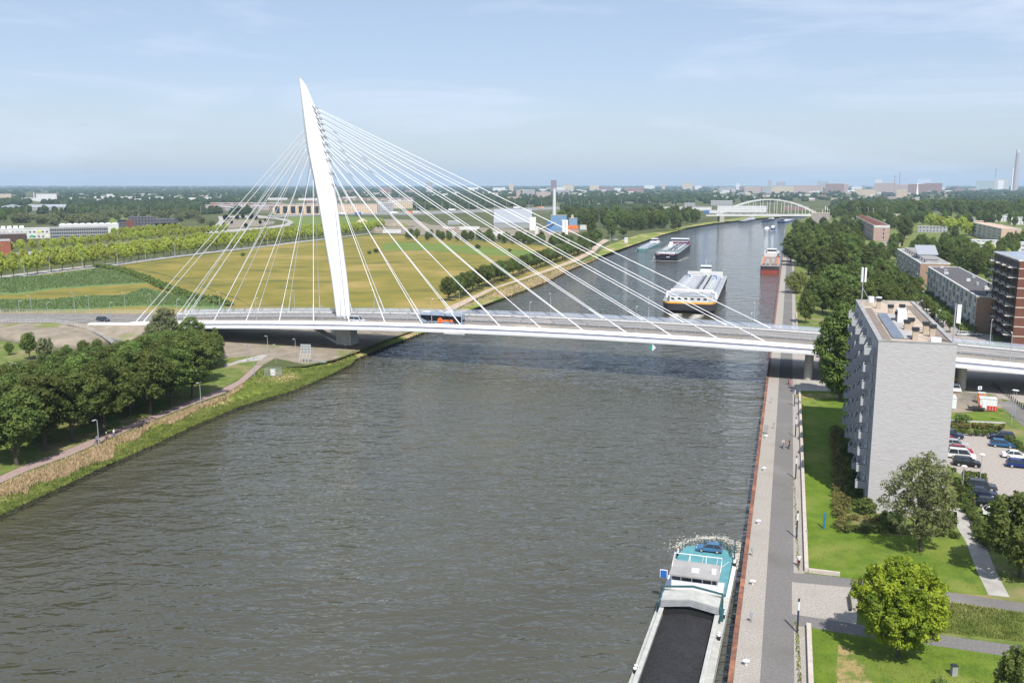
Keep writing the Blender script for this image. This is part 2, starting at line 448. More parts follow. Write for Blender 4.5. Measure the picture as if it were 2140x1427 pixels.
# right quay strips (sheets a few millimetres to centimetres apart)
def strip(name, m, r0, r1, v0, v1, z, label=None, n=1):
    struct(MB().sheet([Q(r0,v0)[:2],Q(r1,v0)[:2],Q(r1,v1)[:2],Q(r0,v1)[:2]], z), name, m, label=label)
vq = lambda y, x=1600: rv(x, y)[1]
strip('cobbled_quay', M['cobble'], .44, 3.05, -60, 720, .012, 'pale cobbled strip between quay edge and asphalt path')
strip('quay_path', M['asphalt'], 3.05, 6.4, -60, 720, .016, 'straight grey asphalt path along the quay')
strip('cobbled_verge', M['cobble'], 6.4, 7.75, -60, 720, .012, 'narrow cobbled verge beside the asphalt path')
px = lambda pts: [at2(x, y) for x, y in pts]
def patch(name, m, pts, z, label=None, kind='structure'):
    return struct(MB().sheet(px(pts), z), name, m, kind, label)
patch('lawn', M['grass'], [(1671,817),(1760,817),(1830,830),(1830,1060),(1990,1060),(2016,1131),(2064,1243),(1974,1236),(1796,1211),(1756,1205),(1684,1194),(1676,1000)], .02, 'mown lawn between the quay wall and the tall flats')
patch('lawn', M['grass'], [(1688,1310),(1790,1327),(1950,1349),(2300,1395),(2300,1600),(1690,1600)], .02, 'mown lawn with a straw patch in the bottom corner')
patch('park_path', M['asphalt'], [(1655,1197),(1684,1198),(1796,1211),(1974,1236),(2300,1284),(2300,1305),(1974,1254),(1794,1229),(1655,1216)], .024, 'upper grey path branching from the quay')
patch('park_path', M['asphalt'], [(1655,1283),(1788,1304),(1950,1325),(2300,1372),(2300,1400),(1950,1348),(1788,1327),(1688,1310),(1655,1306)], .024, 'lower grey path branching from the quay')
patch('cobbled_square', M['cobble'], [(1655,1216),(1794,1229),(1790,1304),(1655,1283)], .028, 'square of pale cobbles between the two paths')
patch('rough_grass', M['rough'], [(1974,1254),(2300,1305),(2300,1372),(1950,1325),(1960,1290)], .02, 'rough flowering grass between the two paths', 'stuff')
patch('footpath', M['concrete'], [(1978,1062),(2012,1062),(2056,1131),(2080,1190),(2110,1248),(2066,1243),(2040,1190),(2018,1131),(1990,1085)], .03, 'pale tiled footpath running up past the flats')
M['dirt'] = mat('dry_grass', (.33,.25,.115), .95, (.115,.165,.03), scale=.55, world=True, detail=9, lo=.40, hi=.56)
patch('straw_patch', M['dirt'], [(1752,1347),(1772,1352),(1806,1385),(1826,1430),(1826,1520),(1752,1520),(1748,1400)], .026, 'dry straw coloured patch in the lower lawn', 'stuff')
patch('straw_patch', M['dirt'], [(1662,822),(1752,822),(1752,830),(1664,832)], .026, 'dry strip at the top of the upper lawn', 'stuff')
patch('footpath', M['concrete'], [(1664,792),(1760,794),(1760,818),(1666,816)], .034, 'pale concrete strip between lawn and bridge')
patch('underpass_paving', M['paving'], [(1658,740),(2300,770),(2300,860),(2140,842),(2000,815),(1660,793)], .014, 'grey paving under the right end of the bridge')
patch('car_park', M['paving'], [(2000,903),(2080,905),(2126,930),(2300,985),(2300,1110),(2120,1075),(2060,1052),(2040,1020),(1975,965),(1975,905)], .02, 'pale paved car park beside the flats')
patch('road', M['asphalt'], [(2086,842),(2112,836),(2300,905),(2300,950),(2140,893)], .03, 'narrow grey road beside the car park')
patch('building_site', M['soil'], [(1990,818),(2080,824),(2110,850),(1990,864)], .024, 'churned soil between bridge and car park')
patch('lawn', M['grass'], [(1980,866),(2085,862),(2100,884),(1980,886)], .026, 'small lawn above the car park hedge')
patch('footpath', M['concrete'], [(1980,876.5),(2100,882),(2103,885.5),(1980,880)], .034, 'thin pale path above the hedge')
patch('street', M['paving'], [(1909,624),(1926,622),(2010,690),(2075,700),(2075,720),(1995,712),(1950,680)], .02, 'brick paved street behind the tall flats')
patch('hedge_garden', M['rough'], [(1754,1040),(1830,1030),(2000,1070),(2000,1125),(1960,1125),(1760,1112)], .03, 'shaggy planting at the foot of the flats', 'stuff')
patch('park_lawn', M['rough'], [(1664,652),(1740,655),(1740,690),(1666,690)], .02, 'sunlit grass beyond the bridge')

# left side
patch('meadow', M['meadow'], [(250,556),(311,547),(429,533),(519,522),(600,510),(690,501),(757,493),(800,490),(900,495),(1110,512),(1250,524),(1232,533),(1195,552),(1140,571),(1075,594),(1000,621),(940,650),(900,668),(560,662),(500,625),(400,590),(330,570)], .02, 'broad yellow hay meadow behind the bridge')
patch('green_field', M['greenfield'], [(800,508),(870,507),(990,514),(1110,524),(1180,531),(1150,537),(1010,533),(900,524),(800,524)], .06, 'mown green strip in the meadow')
patch('reed_field', M['meadow'], [(-300,640),(0,578),(110,568),(252,557),(330,572),(400,592),(500,627),(560,660),(300,660),(-300,662)], .02, 'yellow flowering ground left of the meadow')
patch('reed_bed', M['reedgreen'], [(-300,640),(-300,610),(0,581),(110,573),(205,560),(240,565),(300,580),(312,592),(240,596),(110,605),(40,616),(0,616)], .06, 'dark green reeds nearest the avenue', 'stuff')
patch('reed_bed', M['reedgreen'], [(-300,660),(-300,640),(0,625),(110,625),(180,618),(262,616),(300,601),(350,612),(420,621),(470,640),(480,648),(300,640),(120,650),(0,650)], .06, 'dark green reeds beside the approach road', 'stuff')
patch('avenue_road', M['concrete'], [(-300,640),(0,585),(114,570),(250,554),(311,545),(429,530),(519,520),(690,499),(770,489),(770,487),(690,496),(519,516),(429,525),(311,540),(250,548),(114,563),(0,577),(-300,628)], .03, 'pale road along the avenue of young trees')
patch('avenue_road', M['concrete'], [(-100,548),(0,538),(110,528),(250,513),(400,498),(560,484),(560,482),(400,494),(250,508),(110,522),(0,531),(-100,540)], .03, 'second pale road between the avenue trees')
patch('wood_floor', M['rough'], [(-330,1060),(0,994),(55,969),(132,942),(192,917),(258,890),(340,859),(410,831),(462,812),(497,795),(534,762),(545,742),(470,748),(445,735),(300,735),(150,745),(-60,790),(-400,900)], .016, 'sunlit rough grass under the left wood')
patch('cycle_path', M['redpath'], [(-330,1085),(0,1009),(63,981),(142,953),(202,927),(268,899),(347,867),(419,839),(473,820),(511,798),(549,763),(534,763),(497,796),(462,813),(410,832),(340,860),(258,891),(192,918),(132,943),(55,970),(0,995),(-330,1065)], .02, 'red cycle path along the top of the left bank')
patch('cycle_path', M['sand'], [(900,672),(960,642),(1033,604),(1100,582),(1160,562),(1210,544),(1245,525),(1258,511),(1275,502),(1262,500),(1248,508),(1232,524),(1195,543),(1145,562),(1085,583),(1015,606),(940,640),(880,668)], .03, 'pale path along the bank beyond the bridge')
patch('bridge_plaza', M['soil'], [(430,690),(880,672),(860,692),(800,712),(745,732),(700,750),(640,762),(575,748),(549,763),(534,763),(545,742),(470,748),(440,760),(420,740)], .014, 'dusty paved ground under the left end of the bridge')
patch('park_path', M['concrete'], [(470,768),(500,758),(545,753),(560,742),(548,741),(500,753),(468,763)], .03, 'thin pale path joining the cycle path')
patch('court', M['sand'], [(-60,770),(0,758),(42,757),(44,764),(20,778),(-60,800)], .02, 'sandy ball court behind the trees')
patch('highway', mat('highway', (.26,.26,.25), .9, world=True), [(560,455),(700,449),(860,449),(1000,444),(1300,432),(1300,428),(1000,438),(860,443),(700,444),(560,450)], .05, 'grey motorway crossing in the distance')
patch('roundabout_road', M['concrete'], [(430,483),(470,480),(560,474),(598,468),(602,463),(570,457),(530,455),(470,455),(462,462),(468,452),(540,450),(600,458),(614,464),(604,472),(560,479),(470,486),(430,488)], .05, 'curving pale slip road beyond the avenue')
patch('roundabout_island', M['soil'], [(470,478),(455,472),(462,462),(480,458),(540,460),(575,463),(572,468),(540,473)], .04, 'bare soil island inside the slip road')
patch('slip_road', M['concrete'], [(418,484),(446,474),(458,462),(456,452),(464,452),(468,462),(462,472),(440,482)], .06, 'pale slip road running away')
patch('building_site', M['soil'], [(770,487),(860,490),(1000,497),(1120,504),(1200,508),(1180,484),(1050,478),(900,470),(870,460),(800,458),(790,470)], .03, 'dusty yard behind the meadow')
patch('grass_slope', M['greenfield'], [(600,468),(760,482),(790,470),(800,456),(700,452),(600,454)], .03, 'green field before the beige flats')
patch('green_slope', M['greenfield'], [(170,468),(290,466),(290,455),(190,455)], .03, 'green dyke behind the dark office')
patch('far_quay_grass', M['bank'], [(1560,454),(1700,446),(1700,449),(1600,453.5)], .06, 'bright grass beyond the arch bridge')

# left approach embankment
emb = MB(); secs = []
for s in [-62,-72,-84,-96,-110,-125,-140,-160,-190,-260,-400]:
    z = max(.1, bz(s)-.55); k = 2.2 if s > -70 else 3.0
    secs.append([Bp(s,-13-k*z-.5,-.3),Bp(s,-13,z-.02),Bp(s,-4,z),Bp(s,4,z),Bp(s,13.5,z-.02),Bp(s,13.5+2*z+.5,-.3)])
emb.loft(secs, closed=False)
struct(emb, 'approach_embankment', M['soil'], label='bare soil embankment carrying the left approach road')
rd = MB(); rd.loft([[Bp(s,-11.5,max(.1,bz(s)-.55)+.05),Bp(s,11,max(.1,bz(s)-.55)+.05)] for s in range(-400,-70,5)]+[[Bp(-72,-11.5,bz(-72)-.5),Bp(-72,11,bz(-72)-.5)]], closed=False)
struct(rd, 'approach_road', M['road'], label='wide worn road leading onto the bridge from the left')
mk = MB()
for w in (-7.2,-3.6,1.5,5.0):
    for s in range(-200,-72,9):
        z0, z1 = bz(s)-.44, bz(s+4)-.44
        mk.add([Bp(s,w-.1,z0),Bp(s+4,w-.1,z1),Bp(s+4,w+.1,z1),Bp(s,w+.1,z0)], [(0,1,2,3)])
for w in (-10.6,-.4,.5,9.8):
    for s in range(-240,-72,8):
        z0, z1 = bz(s)-.44, bz(s+8)-.44
        mk.add([Bp(s,w-.08,z0),Bp(s+8,w-.08,z1),Bp(s+8,w+.08,z1),Bp(s,w+.08,z0)], [(0,1,2,3)])
struct(mk, 'road_markings', M['line'], label='white lane lines on the approach road')
mound = MB(); mp_ = px([(-40,680),(60,676),(165,682),(240,720),(150,730),(60,722),(-40,705)])
cx_, cy_ = sum(p[0] for p in mp_)/7, sum(p[1] for p in mp_)/7
mound.loft([[(p[0],p[1],-.1) for p in mp_],[(cx_+(p[0]-cx_)*.75,cy_+(p[1]-cy_)*.75,1.8) for p in mp_],[(cx_+(p[0]-cx_)*.4,cy_+(p[1]-cy_)*.4,2.4) for p in mp_]])
struct(mound, 'soil_mound', M['soil'], label='low mound of bare soil beside the approach ramp', smooth=True)
rl = [(140,678.5,3.1),(185,689,2.4),(215,705,1.4),(246,727,.35),(252,736,.1)]; rr = [(160,676.5,3.2),(208,687,2.5),(240,701,1.5),(268,720,.4),(280,730,.1)]
rm = MB(); rm.loft([[at(a[0],a[1],-.2)[:2]+(-.2,), at(*a), at(*b), at(b[0],b[1],-.2)[:2]+(-.2,)] for a, b in zip(rl, rr)], closed=False)
struct(rm, 'ramp_road', M['asphalt'], label='asphalt ramp running down beside the soil mound')
patch('wild_meadow', M['rough'], [(-200,690),(0,688),(60,700),(90,712),(110,735),(0,765),(-200,790)], .03, 'overgrown green patch left of the soil mound')
# ================================================================ CABLE-STAYED BRIDGE
bridge = thing('cable_stayed_bridge', 'long white cable-stayed road bridge with one leaning sail shaped pylon', 'bridge', Bp(0,0,0), -BA)
# local frame: x = s, y = w
ss = [-72,-64]+list(range(-56,262,6))
def sweep(mb, prof, s_list=ss, cap=True):
    mb.loft([[(s, w, bz(s)+dz) for w, dz in prof] for s in s_list], True, cap); return mb
def ribbon(mb, w0, w1, dz, s_list=ss):
    mb.loft([[(s, w0, bz(s)+dz),(s, w1, bz(s)+dz)] for s in s_list], closed=False); return mb
M['fascia'] = mat('lavender_grey_paint', (.47,.48,.56), .5, scale=.3)
for sg in (-1, 1):
    g = MB()
    sweep(g, [(sg*11.2,-.55),(sg*11.2,.02),(sg*11.9,.18),(sg*12.3,.1),(sg*13.05,-.58),(sg*13.05,-.66),(sg*12.75,-.72),(sg*12.75,-1.42),(sg*13.4,-1.5),(sg*13.35,-2.12),(sg*12.4,-2.2),(sg*10.9,-1.9)][::sg])
    o = g.build('edge_beam', M['white'], bridge)
    g = MB(); g.loft([[(s, sg*12.78, bz(s)-.73),(s, sg*12.78, bz(s)-1.41)] for s in ss], closed=False); g.build('fascia_strip', M['fascia'], bridge)
dk = MB(); sweep(dk, [(-11.2,-.6),(-10.9,-1.95),(-6,-1.7),(6,-1.7),(10.9,-1.95),(11.2,-.6)][::-1])
dk.build('deck_slab', M['grey'], bridge)
M['bridge_road'] = mix_in(mat('worn_bridge_asphalt', (.30,.262,.222), .9, (.19,.168,.145), scale=.35, detail=7, stretch=(.25,1,1)), (.40,.33,.27), .05, .55, .7, world=False)
r_ = MB(); ribbon(r_, -11.19, -2.6, -.5); ribbon(r_, 2.6, 9.6, -.5)
r_.build('carriageway', M['bridge_road'], bridge)
r_ = MB(); ribbon(r_, -2.6, 2.6, -.46); ribbon(r_, 9.6, 11.19, -.46)
r_.build('median_paving', M['asphalt'], bridge)
ln = MB()
for w in (-6.9, 6.1):
    for s in range(-66, 250, 9): ln.loft([[(s_, w-.08, bz(s_)-.49),(s_, w+.08, bz(s_)-.49)] for s_ in (s, s+4)], closed=False)
for w in (-10.5,-3.1,3.1,9.2): ribbon(ln, w-.07, w+.07, -.49)
ln.build('lane_line', M['line'], bridge)
for w in (-2.3, 2.3, 9.9):
    b = MB(); sweep(b, [(w-.09,.1),(w+.09,.1),(w+.09,.45),(w-.09,.45)])
    for s in range(-70, 256, 3): b.box(s-.06, w-.05, bz(s)-.5, s+.06, w+.05, bz(s)+.3)
    b.build('guard_rail', M['steel'], bridge)
b = MB(); b.box(-.09,-.16,0,.09,.16,.34); pp_ = b.mesh('parapet_post', M['grey'])
for k in range(98):
    s = -69+2.2*k; link_mesh('parapet_post', pp_, bridge, (s,-11.62,bz(s)+.08))
# far side cycleway rail with translucent panels
b = MB()
for s in np.arange(-70, 256, 3.0): b.box(s-.05, 13.1, bz(s)-.6, s+.05, 13.22, bz(s)+1.05)
sweep(b, [(13.1,1.0),(13.22,1.0),(13.22,1.08),(13.1,1.08)])
b.build('railing', M['steel'], bridge)
b = MB(); b.loft([[(s, 13.16, bz(s)+.05),(s, 13.16, bz(s)+.98)] for s in ss], closed=False)
b.build('rail_panel', glassy('translucent_panel', (.55,.62,.74), .55), bridge)

# pylon: outline along the deck (s at left edge, s at right edge) per height
PL = [(7.5,-2.7),(22.4,-4.35),(32.9,-6.05),(45.4,-8.05),(49.9,-9.0),(55.7,-10.15),(60.8,-11.1),(65.9,-11.8),(71,-12.3),(76.7,-12.75),(79.7,-12.95),(81.7,-13.05)]
PR = [(7.5,2.1),(16.6,1.65),(24,.9),(30,.2),(36,-.6),(43.3,-1.35),(48.4,-2.0),(53.5,-2.95),(59.3,-4.3),(65,-5.4),(69.4,-6.5),(72.5,-7.55),(74,-8.35),(76.6,-9.5),(79.7,-10.9),(81.7,-12.7)]
def itp(t, z):
    if z <= t[0][0]: return t[0][1]
    for (a, p), (b, q) in zip(t, t[1:]):
        if z <= b: return p+(q-p)*(z-a)/(b-a)
    return t[-1][1]
TH = [(0,3.4),(7.5,3.8),(30,4.6),(45,4.9),(60,4.0),(72,2.6),(80,.9),(82,.15)]
def psec(z):
    a, b = itp(PL, z), itp(PR, z); w = b-a; t = itp(TH, z)/2
    f = .5+.25*min(1, max(0, (z-10)/45))*0
    k = .18+.4*min(1, max(0, (62-z)/50))
    return [(a,-t*.18,z),(a+w*.22,-t*.92,z),(a+w*(1-.12-k*.32),-t,z),(b-w*.06,-t*.42,z),(b,0,z),(b-w*.06,t*.42,z),(a+w*(1-.12-k*.32),t,z),(a+w*.22,t*.92,z),(a,t*.18,z)]
py = MB(); py.loft([psec(z) for z in [7.4,11,15,19,23,27,31,35,39,43,46,49,52,55,58,61,64,67,70,72.5,74.5,76.5,78.3,79.7,80.8,81.7]])
M['pylon'] = mix_in(mat('pylon_paint', (.78,.79,.81), .42, (.73,.74,.765), scale=.5, stretch=(1,1,.12), detail=6), (.66,.67,.69), .35, .56, .8, world=False, stretch=(1,1,.1))
pyl = py.build('pylon', M['pylon'], bridge)
# slot covers where the cables enter the pylon
RZ = [49.5,53,57.0,59.4,61.8,64,66,67.9,69.5,71.2,72.7]
for z in RZ:
    s = itp(PR, z)
    for sg in (-1,1): sl = MB(); sl.tube([(s+.25, sg*.75, z-.15),(s-.9, sg*.95, z+.9)], [.3,.12], 6); sl.build('cable_collar', M['grey'], pyl)
# pylon foot: upright block and raking strut, both reaching the ground
ft = MB()
ft.loft([[(-1.6,-2.4,-.2),(3.4,-2.4,-.2),(3.4,2.4,-.2),(-1.6,2.4,-.2)],[(-2.7,-1.9,6.6),(2.9,-1.9,6.6),(2.9,1.9,6.6),(-2.7,1.9,6.6)]])
ft.loft([[(-1.4,-2.2,-.2),(2.4,-2.2,-.2),(2.4,2.2,-.2),(-1.4,2.2,-.2)],[(-8.5,-1.7,3.2),(-6.2,-1.7,2.3),(-6.2,1.7,2.3),(-8.5,1.7,3.2)],[(-15.5,-1.5,6.6),(-12,-1.5,5.6),(-12,1.5,5.6),(-15.5,1.5,6.6)]])
ft.build('pylon_foot', M['white_dull'], bridge)
# stay cables, one part each
def cable(p, q):
    p, q = Vector(p), Vector(q); d = (q-p).normalized(); L = (q-p).length
    c = MB(); c.tube([p, p+d*(L-5.2), p+d*(L-5.1), q], [.095,.095,.165,.165], 6); c.build('cable', M['white'], bridge)
for k in range(11):
    s = 8.0+12.1*k
    for w in (-11.9, 11.9):
        z = RZ[k]; cable((itp(PR, z)-.1, .8*(1 if w > 0 else -1), z), (s+(.2 if w < 0 else 0), w, bz(s)+.1))
LZ = [51,54.4,58.3,60.7,62,63.4,64.5,66.2]
for k in range(8):
    s = -4-12.15*k if k < 5 else (-56.4,-68.3,-71.3)[k-5]
    for w in (-11.9, 11.9):
        z = LZ[k]; cable((itp(PL, z)+.1, .7*(1 if w > 0 else -1), z), (s, w, bz(s)+.1))
# left end: curved fin and low abutment arm
fin = MB(); prof = [(-73.6,4.9),(-73.9,4.2),(-74.6,2.4),(-75.2,.9),(-74.5,.55),(-72.2,1.5),(-69,2.1),(-64,2.3),(-60,2.4),(-60,5.2),(-72,5.0)]
for sg in (-1,1):
    fin = MB(); fin.loft([[(s, sg*11.3, z) for s, z in prof],[(s, sg*13.4, z) for s, z in prof]][::sg]); fin.build('end_fin', M['white'], bridge)
arm = MB(); arm.loft([[(s,-13.6,z-1.35),(s,-12.2,z-1.35),(s,-12.2,z),(s,-13.6,z)] for s, z in ((-73,4.75),(-86,4.3),(-89.5,4.0),(-90.5,3.2))])
arm.build('abutment_arm', M['white'], bridge)
ab = MB(); ab.loft([[(s,-12.6,-.2),(s,12.6,-.2),(s,12.6,z),(s,-12.6,z)] for s, z in ((-76,3.4),(-66,3.1))])
ab.build('abutment', M['concrete'], bridge)
# piers
for s, w in ((140,-7.8),(140,7.8),(176,-7.8),(176,7.8),(214,-7.8),(214,7.8)):
    c = MB(); c.cyl(s, w, -.2, bz(s)-1.7, 1.05, 14, .95); c.build('pier', M['concrete'], bridge, smooth=False)
c = MB(); c.box(138.6,-11,bz(140)-2.6,141.4,11,bz(140)-1.75); c.build('crossbeam', M['concrete'], bridge)
# navigation mark under the near edge: green and white diamond on a board
nm = thing('navigation_mark', 'small green and white diamond board hung under the bridge edge', 'sign', Bp(100.4,-13.7,bz(100)-3.2), -BA)
d_ = MB(); d_.m = 0; d_.add([(-.95,0,0),(0,0,-1.0),(0,0,1.0)], [(0,1,2)]); d_.m = 1; d_.add([(.95,0,0),(0,0,1.0),(0,0,-1.0)], [(0,1,2)])
d_.m = 2; d_.prism([(-1,.03),(1,.03),(1,.08),(-1,.08)], -.1, .1); d_.box(-.05,.03,.6,.05,.1,1.1)
d_.build('board', [M['green'], M['white'], M['steel']], nm)
hg = MB(); hg.box(40.0,-13.7,bz(46)-2.5,46.4,-13.2,bz(46)-2.3); hg.build('service_rail', M['white_dull'], bridge)

# street lamps on both edges, about 30 m apart
def lamp_post(h, arm=.9, name='street_lamp'):
    t = thing(name, None, 'street lamp'); p = MB(); p.tube([(0,0,0),(0,0,h)], [.11,.06], 6); p.build('pole', M['steel'], t)
    a = MB(); a.tube([(0,0,h-.05),(0,arm,h+.12)], .05, 5); a.cbox(0, arm+.15, h+.06, .28, .75, .13); a.build('lamp_head', M['white_dull'], t); return t
blamp = lamp_post(7.0); used_lamp = [False]
def put_lamp(proto, flag, loc, rz, label, group, sc=1.0):
    if not flag[0]:
        o = proto; flag[0] = True; o.location = loc; o.rotation_euler = (0,0,rz); o.scale = (sc,)*3; o['label'] = label; o['group'] = group; return o
    return copy_tree(proto, loc, rz, label, group, sc)
for k in range(-2, 8):
    s = 5.4+30*k
    put_lamp(blamp, used_lamp, Bp(s,-11.75,bz(s)+.05), -BA, 'slim white lamp post on the near edge of the bridge deck', 'lamp posts along the near bridge edge')
    put_lamp(blamp, used_lamp, Bp(s-1,11.6,bz(s)+.05), math.pi-BA, 'slim white lamp post on the far edge of the bridge deck', 'lamp posts along the far bridge edge')
for x, y, s in ((66,655,0),(101,672,1),(187,655,0),(232,672,1),(317,650,0),(447,655,0),(0,650,0),(42,668,1),(156,647,0),(262,646,0)):
    q = at(x, y, 2.0); put_lamp(blamp, used_lamp, q, -BA+(0 if s else math.pi), 'grey lamp post beside the left approach road', 'lamp posts along the approach road', .95)
# oval frames marking the pylon
for s, w, lab in ((-.5,-11.9,'slim oval metal frame mast on the near edge left of the pylon'),(-.6,12.2,'slim oval metal frame mast on the far edge right of the pylon')):
    o = MB(); z0 = bz(s)
    for sg in (-1,1): o.tube([(0,0,0),(sg*.25,0,1.2),(sg*.62,0,2.8),(sg*.58,0,4.0),(sg*.4,0,4.9)], .05, 5)
    o.tube([(-.4,0,4.9),(.4,0,4.9)], .05, 5); o.tube([(-.6,0,3.4),(.6,0,3.4)], .04, 5)
    ob = o.build('oval_mast', M['steel'], loc=Bp(s+(6.2 if w > 0 else -.4), w, z0)); ob.rotation_euler = (0,0,-BA); tag(ob, lab, 'mast')
# white lattice railings on the approach
def railing(name, pts, label, h=1.1, m=None, step=1.6):
    b = MB(); pl = along(pts, step)
    for a, c in zip(pl, pl[1:]):
        for hh in (.45, h-.04): b.tube([(a[0],a[1],a[2]+hh),(c[0],c[1],c[2]+hh)], .045, 4)
        b.tube([a,(a[0],a[1],a[2]+h)], .05, 4)
        m_ = [(a[i]+c[i])/2 for i in range(3)]; b.tube([(m_[0],m_[1],m_[2]+.1),(m_[0],m_[1],m_[2]+h)], .03, 4)
    return tag(b.build(name, m or M['white_dull']), label, 'railing')
railing('railing', [Bp(s, 13.3, bz(s)-.55) for s in (-170,-140,-110,-90,-73)], 'white post railing on the far side of the approach road', 1.3)
railing('railing', [Bp(-150,-12.6,bz(-150)-.5),Bp(-125,-12.6,bz(-125)-.5),Bp(-108,-12.6,bz(-108)-.5)]+[at(x, y, z) for x, y, z in ((140,678.5,3.15),(185,689,2.45),(215,705,1.45),(246,727,.4))], 'white railing curving down beside the soil mound', 1.3)
# ================================================================ TREES
M['leaf_dark'] = leaf_mat('dark_leaves', (.155,.198,.050), (.080,.122,.030), .30)
M['leaf_mid'] = leaf_mat('mid_green_leaves', (.175,.232,.056), (.098,.148,.038), .28)
M['leaf_lime'] = leaf_mat('lime_leaves', (.46,.50,.085), (.31,.39,.06), .14)
M['leaf_pale'] = leaf_mat('pale_willow_leaves', (.23,.25,.125), (.14,.165,.075), .12)
M['leaf_birch'] = leaf_mat('birch_leaves', (.24,.265,.11), (.15,.18,.07), .1)
M['leaf_gold'] = leaf_mat('golden_leaves', (.33,.40,.034), (.13,.20,.022), .01)
M['leaf_willow'] = leaf_mat('weeping_leaves', (.27,.31,.09), (.18,.225,.06), .1)
M['leaf_purple'] = leaf_mat('purple_leaves', (.032,.020,.026), (.018,.014,.018), .1)
M['leaf_hedge'] = leaf_mat('hedge_leaves', (.115,.15,.035), (.07,.10,.025), .1)
M['leaf_brown'] = leaf_mat('brown_hedge_leaves', (.22,.19,.065), (.12,.12,.035), .1)

def leaf_cloud(name, centres, radii, per, size, m, flat=.85, droop=0.0, spiky=.45, seed=1):
    g = np.random.default_rng(seed); C = np.asarray(centres, float); Rr = np.asarray(radii, float)
    n = len(C)*per
    c = np.repeat(C, per, 0); r = np.repeat(Rr, per)
    d = g.normal(size=(n,3)); d[:,2] += .25; d /= np.linalg.norm(d, axis=1)[:,None]
    rad = r*(.55+.5*g.random(n))
    p = c+d*rad[:,None]*np.array([1,1,flat])
    if droop: p[:,2] -= droop*g.random(n)**1.5
    nn = d+spiky*g.normal(size=(n,3))+np.array([0,0,.35]); nn /= np.linalg.norm(nn, axis=1)[:,None]
    t = np.cross(nn, g.normal(size=(n,3))); t /= np.linalg.norm(t, axis=1)[:,None]+1e-9
    if droop:
        t = t*.35+np.array([0,0,-1.0]); t -= nn*np.sum(t*nn, 1)[:,None]; t /= np.linalg.norm(t, axis=1)[:,None]+1e-9
    b = np.cross(nn, t); s = (size*(.65+.7*g.random(n)))[:,None]
    asp = .62 if not droop else .3
    V = np.empty((n,4,3)); V[:,0] = p-t*s; V[:,1] = p+b*s*asp-nn*s*.12; V[:,2] = p+t*s; V[:,3] = p-b*s*asp-nn*s*.12
    me = bpy.data.meshes.new(name); me.vertices.add(n*4); me.vertices.foreach_set('co', V.reshape(-1))
    me.loops.add(n*4); me.loops.foreach_set('vertex_index', np.arange(n*4, dtype=np.int32))
    me.polygons.add(n); me.polygons.foreach_set('loop_start', np.arange(0, n*4, 4, dtype=np.int32))
    me.materials.append(m); me.update(); me.validate(); return me

def crown_spec(h, w, z0, ncl, cr, seed, top=1.0, rough=.16):
    """clump centres over an uneven ellipsoid of height h-z0 and width w"""
    g = random.Random(seed); out = []; rad = []
    cz = (h+z0)/2; az = (h-z0)/2-cr*.5; ax = w/2-cr*.7
    lob = [(g.uniform(0, 6.28), g.uniform(-.6, .9), g.uniform(-rough, rough*1.2)) for _ in range(7)]
    for k in range(ncl):
        u_ = (k+.5)/ncl; zz = 1-2*u_; ph = k*2.39996+g.uniform(-.4, .4); q = math.sqrt(1-zz*zz)
        f = 1.0
        for lp, lz, la in lob:
            f += la*max(0, math.cos(ph-lp))**2*max(0, 1-abs(zz-lz))
        f *= g.uniform(.72, 1.02) if k % 4 else g.uniform(.3, .6)
        taper = 1-(1-top)*max(0, zz)
        out.append((ax*f*q*math.cos(ph)*taper, ax*f*q*math.sin(ph)*taper, cz+az*f*zz)); rad.append(cr*g.uniform(.75, 1.25))
    return out, rad

def trunk_mesh(name, h, z0, w, centres, seed, r=None, limbs=6, lean=.03):
    g = random.Random(seed); r = r or h*.018+.04; b = MB()
    top = (g.uniform(-1,1)*h*lean, g.uniform(-1,1)*h*lean, z0+(h-z0)*.45)
    mid = (top[0]*.3+g.uniform(-.1,.1), top[1]*.3, z0*.55)
    b.tube([(0,0,-.3),(0,0,.25),mid,top,(top[0],top[1],z0+(h-z0)*.75)], [r*1.45,r*1.05,r*.85,r*.5,r*.15], 7)
    for c in g.sample(centres, min(limbs, len(centres))):
        zz = g.uniform(z0*.75, z0+(h-z0)*.3); f = zz/top[2]
        st = (top[0]*f, top[1]*f, zz); m_ = ((st[0]+c[0])*.5, (st[1]+c[1])*.5, max(st[2], (st[2]+c[2])*.5-.2))
        b.tube([st, m_, tuple(st[i]+(c[i]-st[i])*.85 for i in range(3))], [r*.42,r*.28,r*.08], 5)
    return b.mesh(name, M['bark'])

PROTO = {}
def species(key, n, h, w, z0, ncl, cr, per, size, m, top=1.0, rough=.16, droop=0, spiky=.45, flat=.85, r=None, limbs=6):
    lst = []
    for i in range(n):
        sd = hash_(key)*31+i*7
        hh, ww = h*(1+.06*math.sin(i*2.1)), w*(1+.08*math.cos(i*1.7))
        c, rd_ = crown_spec(hh, ww, z0, ncl, cr, sd, top, rough)
        lst.append((leaf_cloud(key+'_leaves', c, rd_, per, size, m, flat, droop, spiky, sd), trunk_mesh(key+'_trunk', hh, z0, ww, c, sd, r, limbs), hh))
    PROTO[key] = lst
def hash_(s): return sum(ord(ch)*(i+3) for i, ch in enumerate(s)) % 997

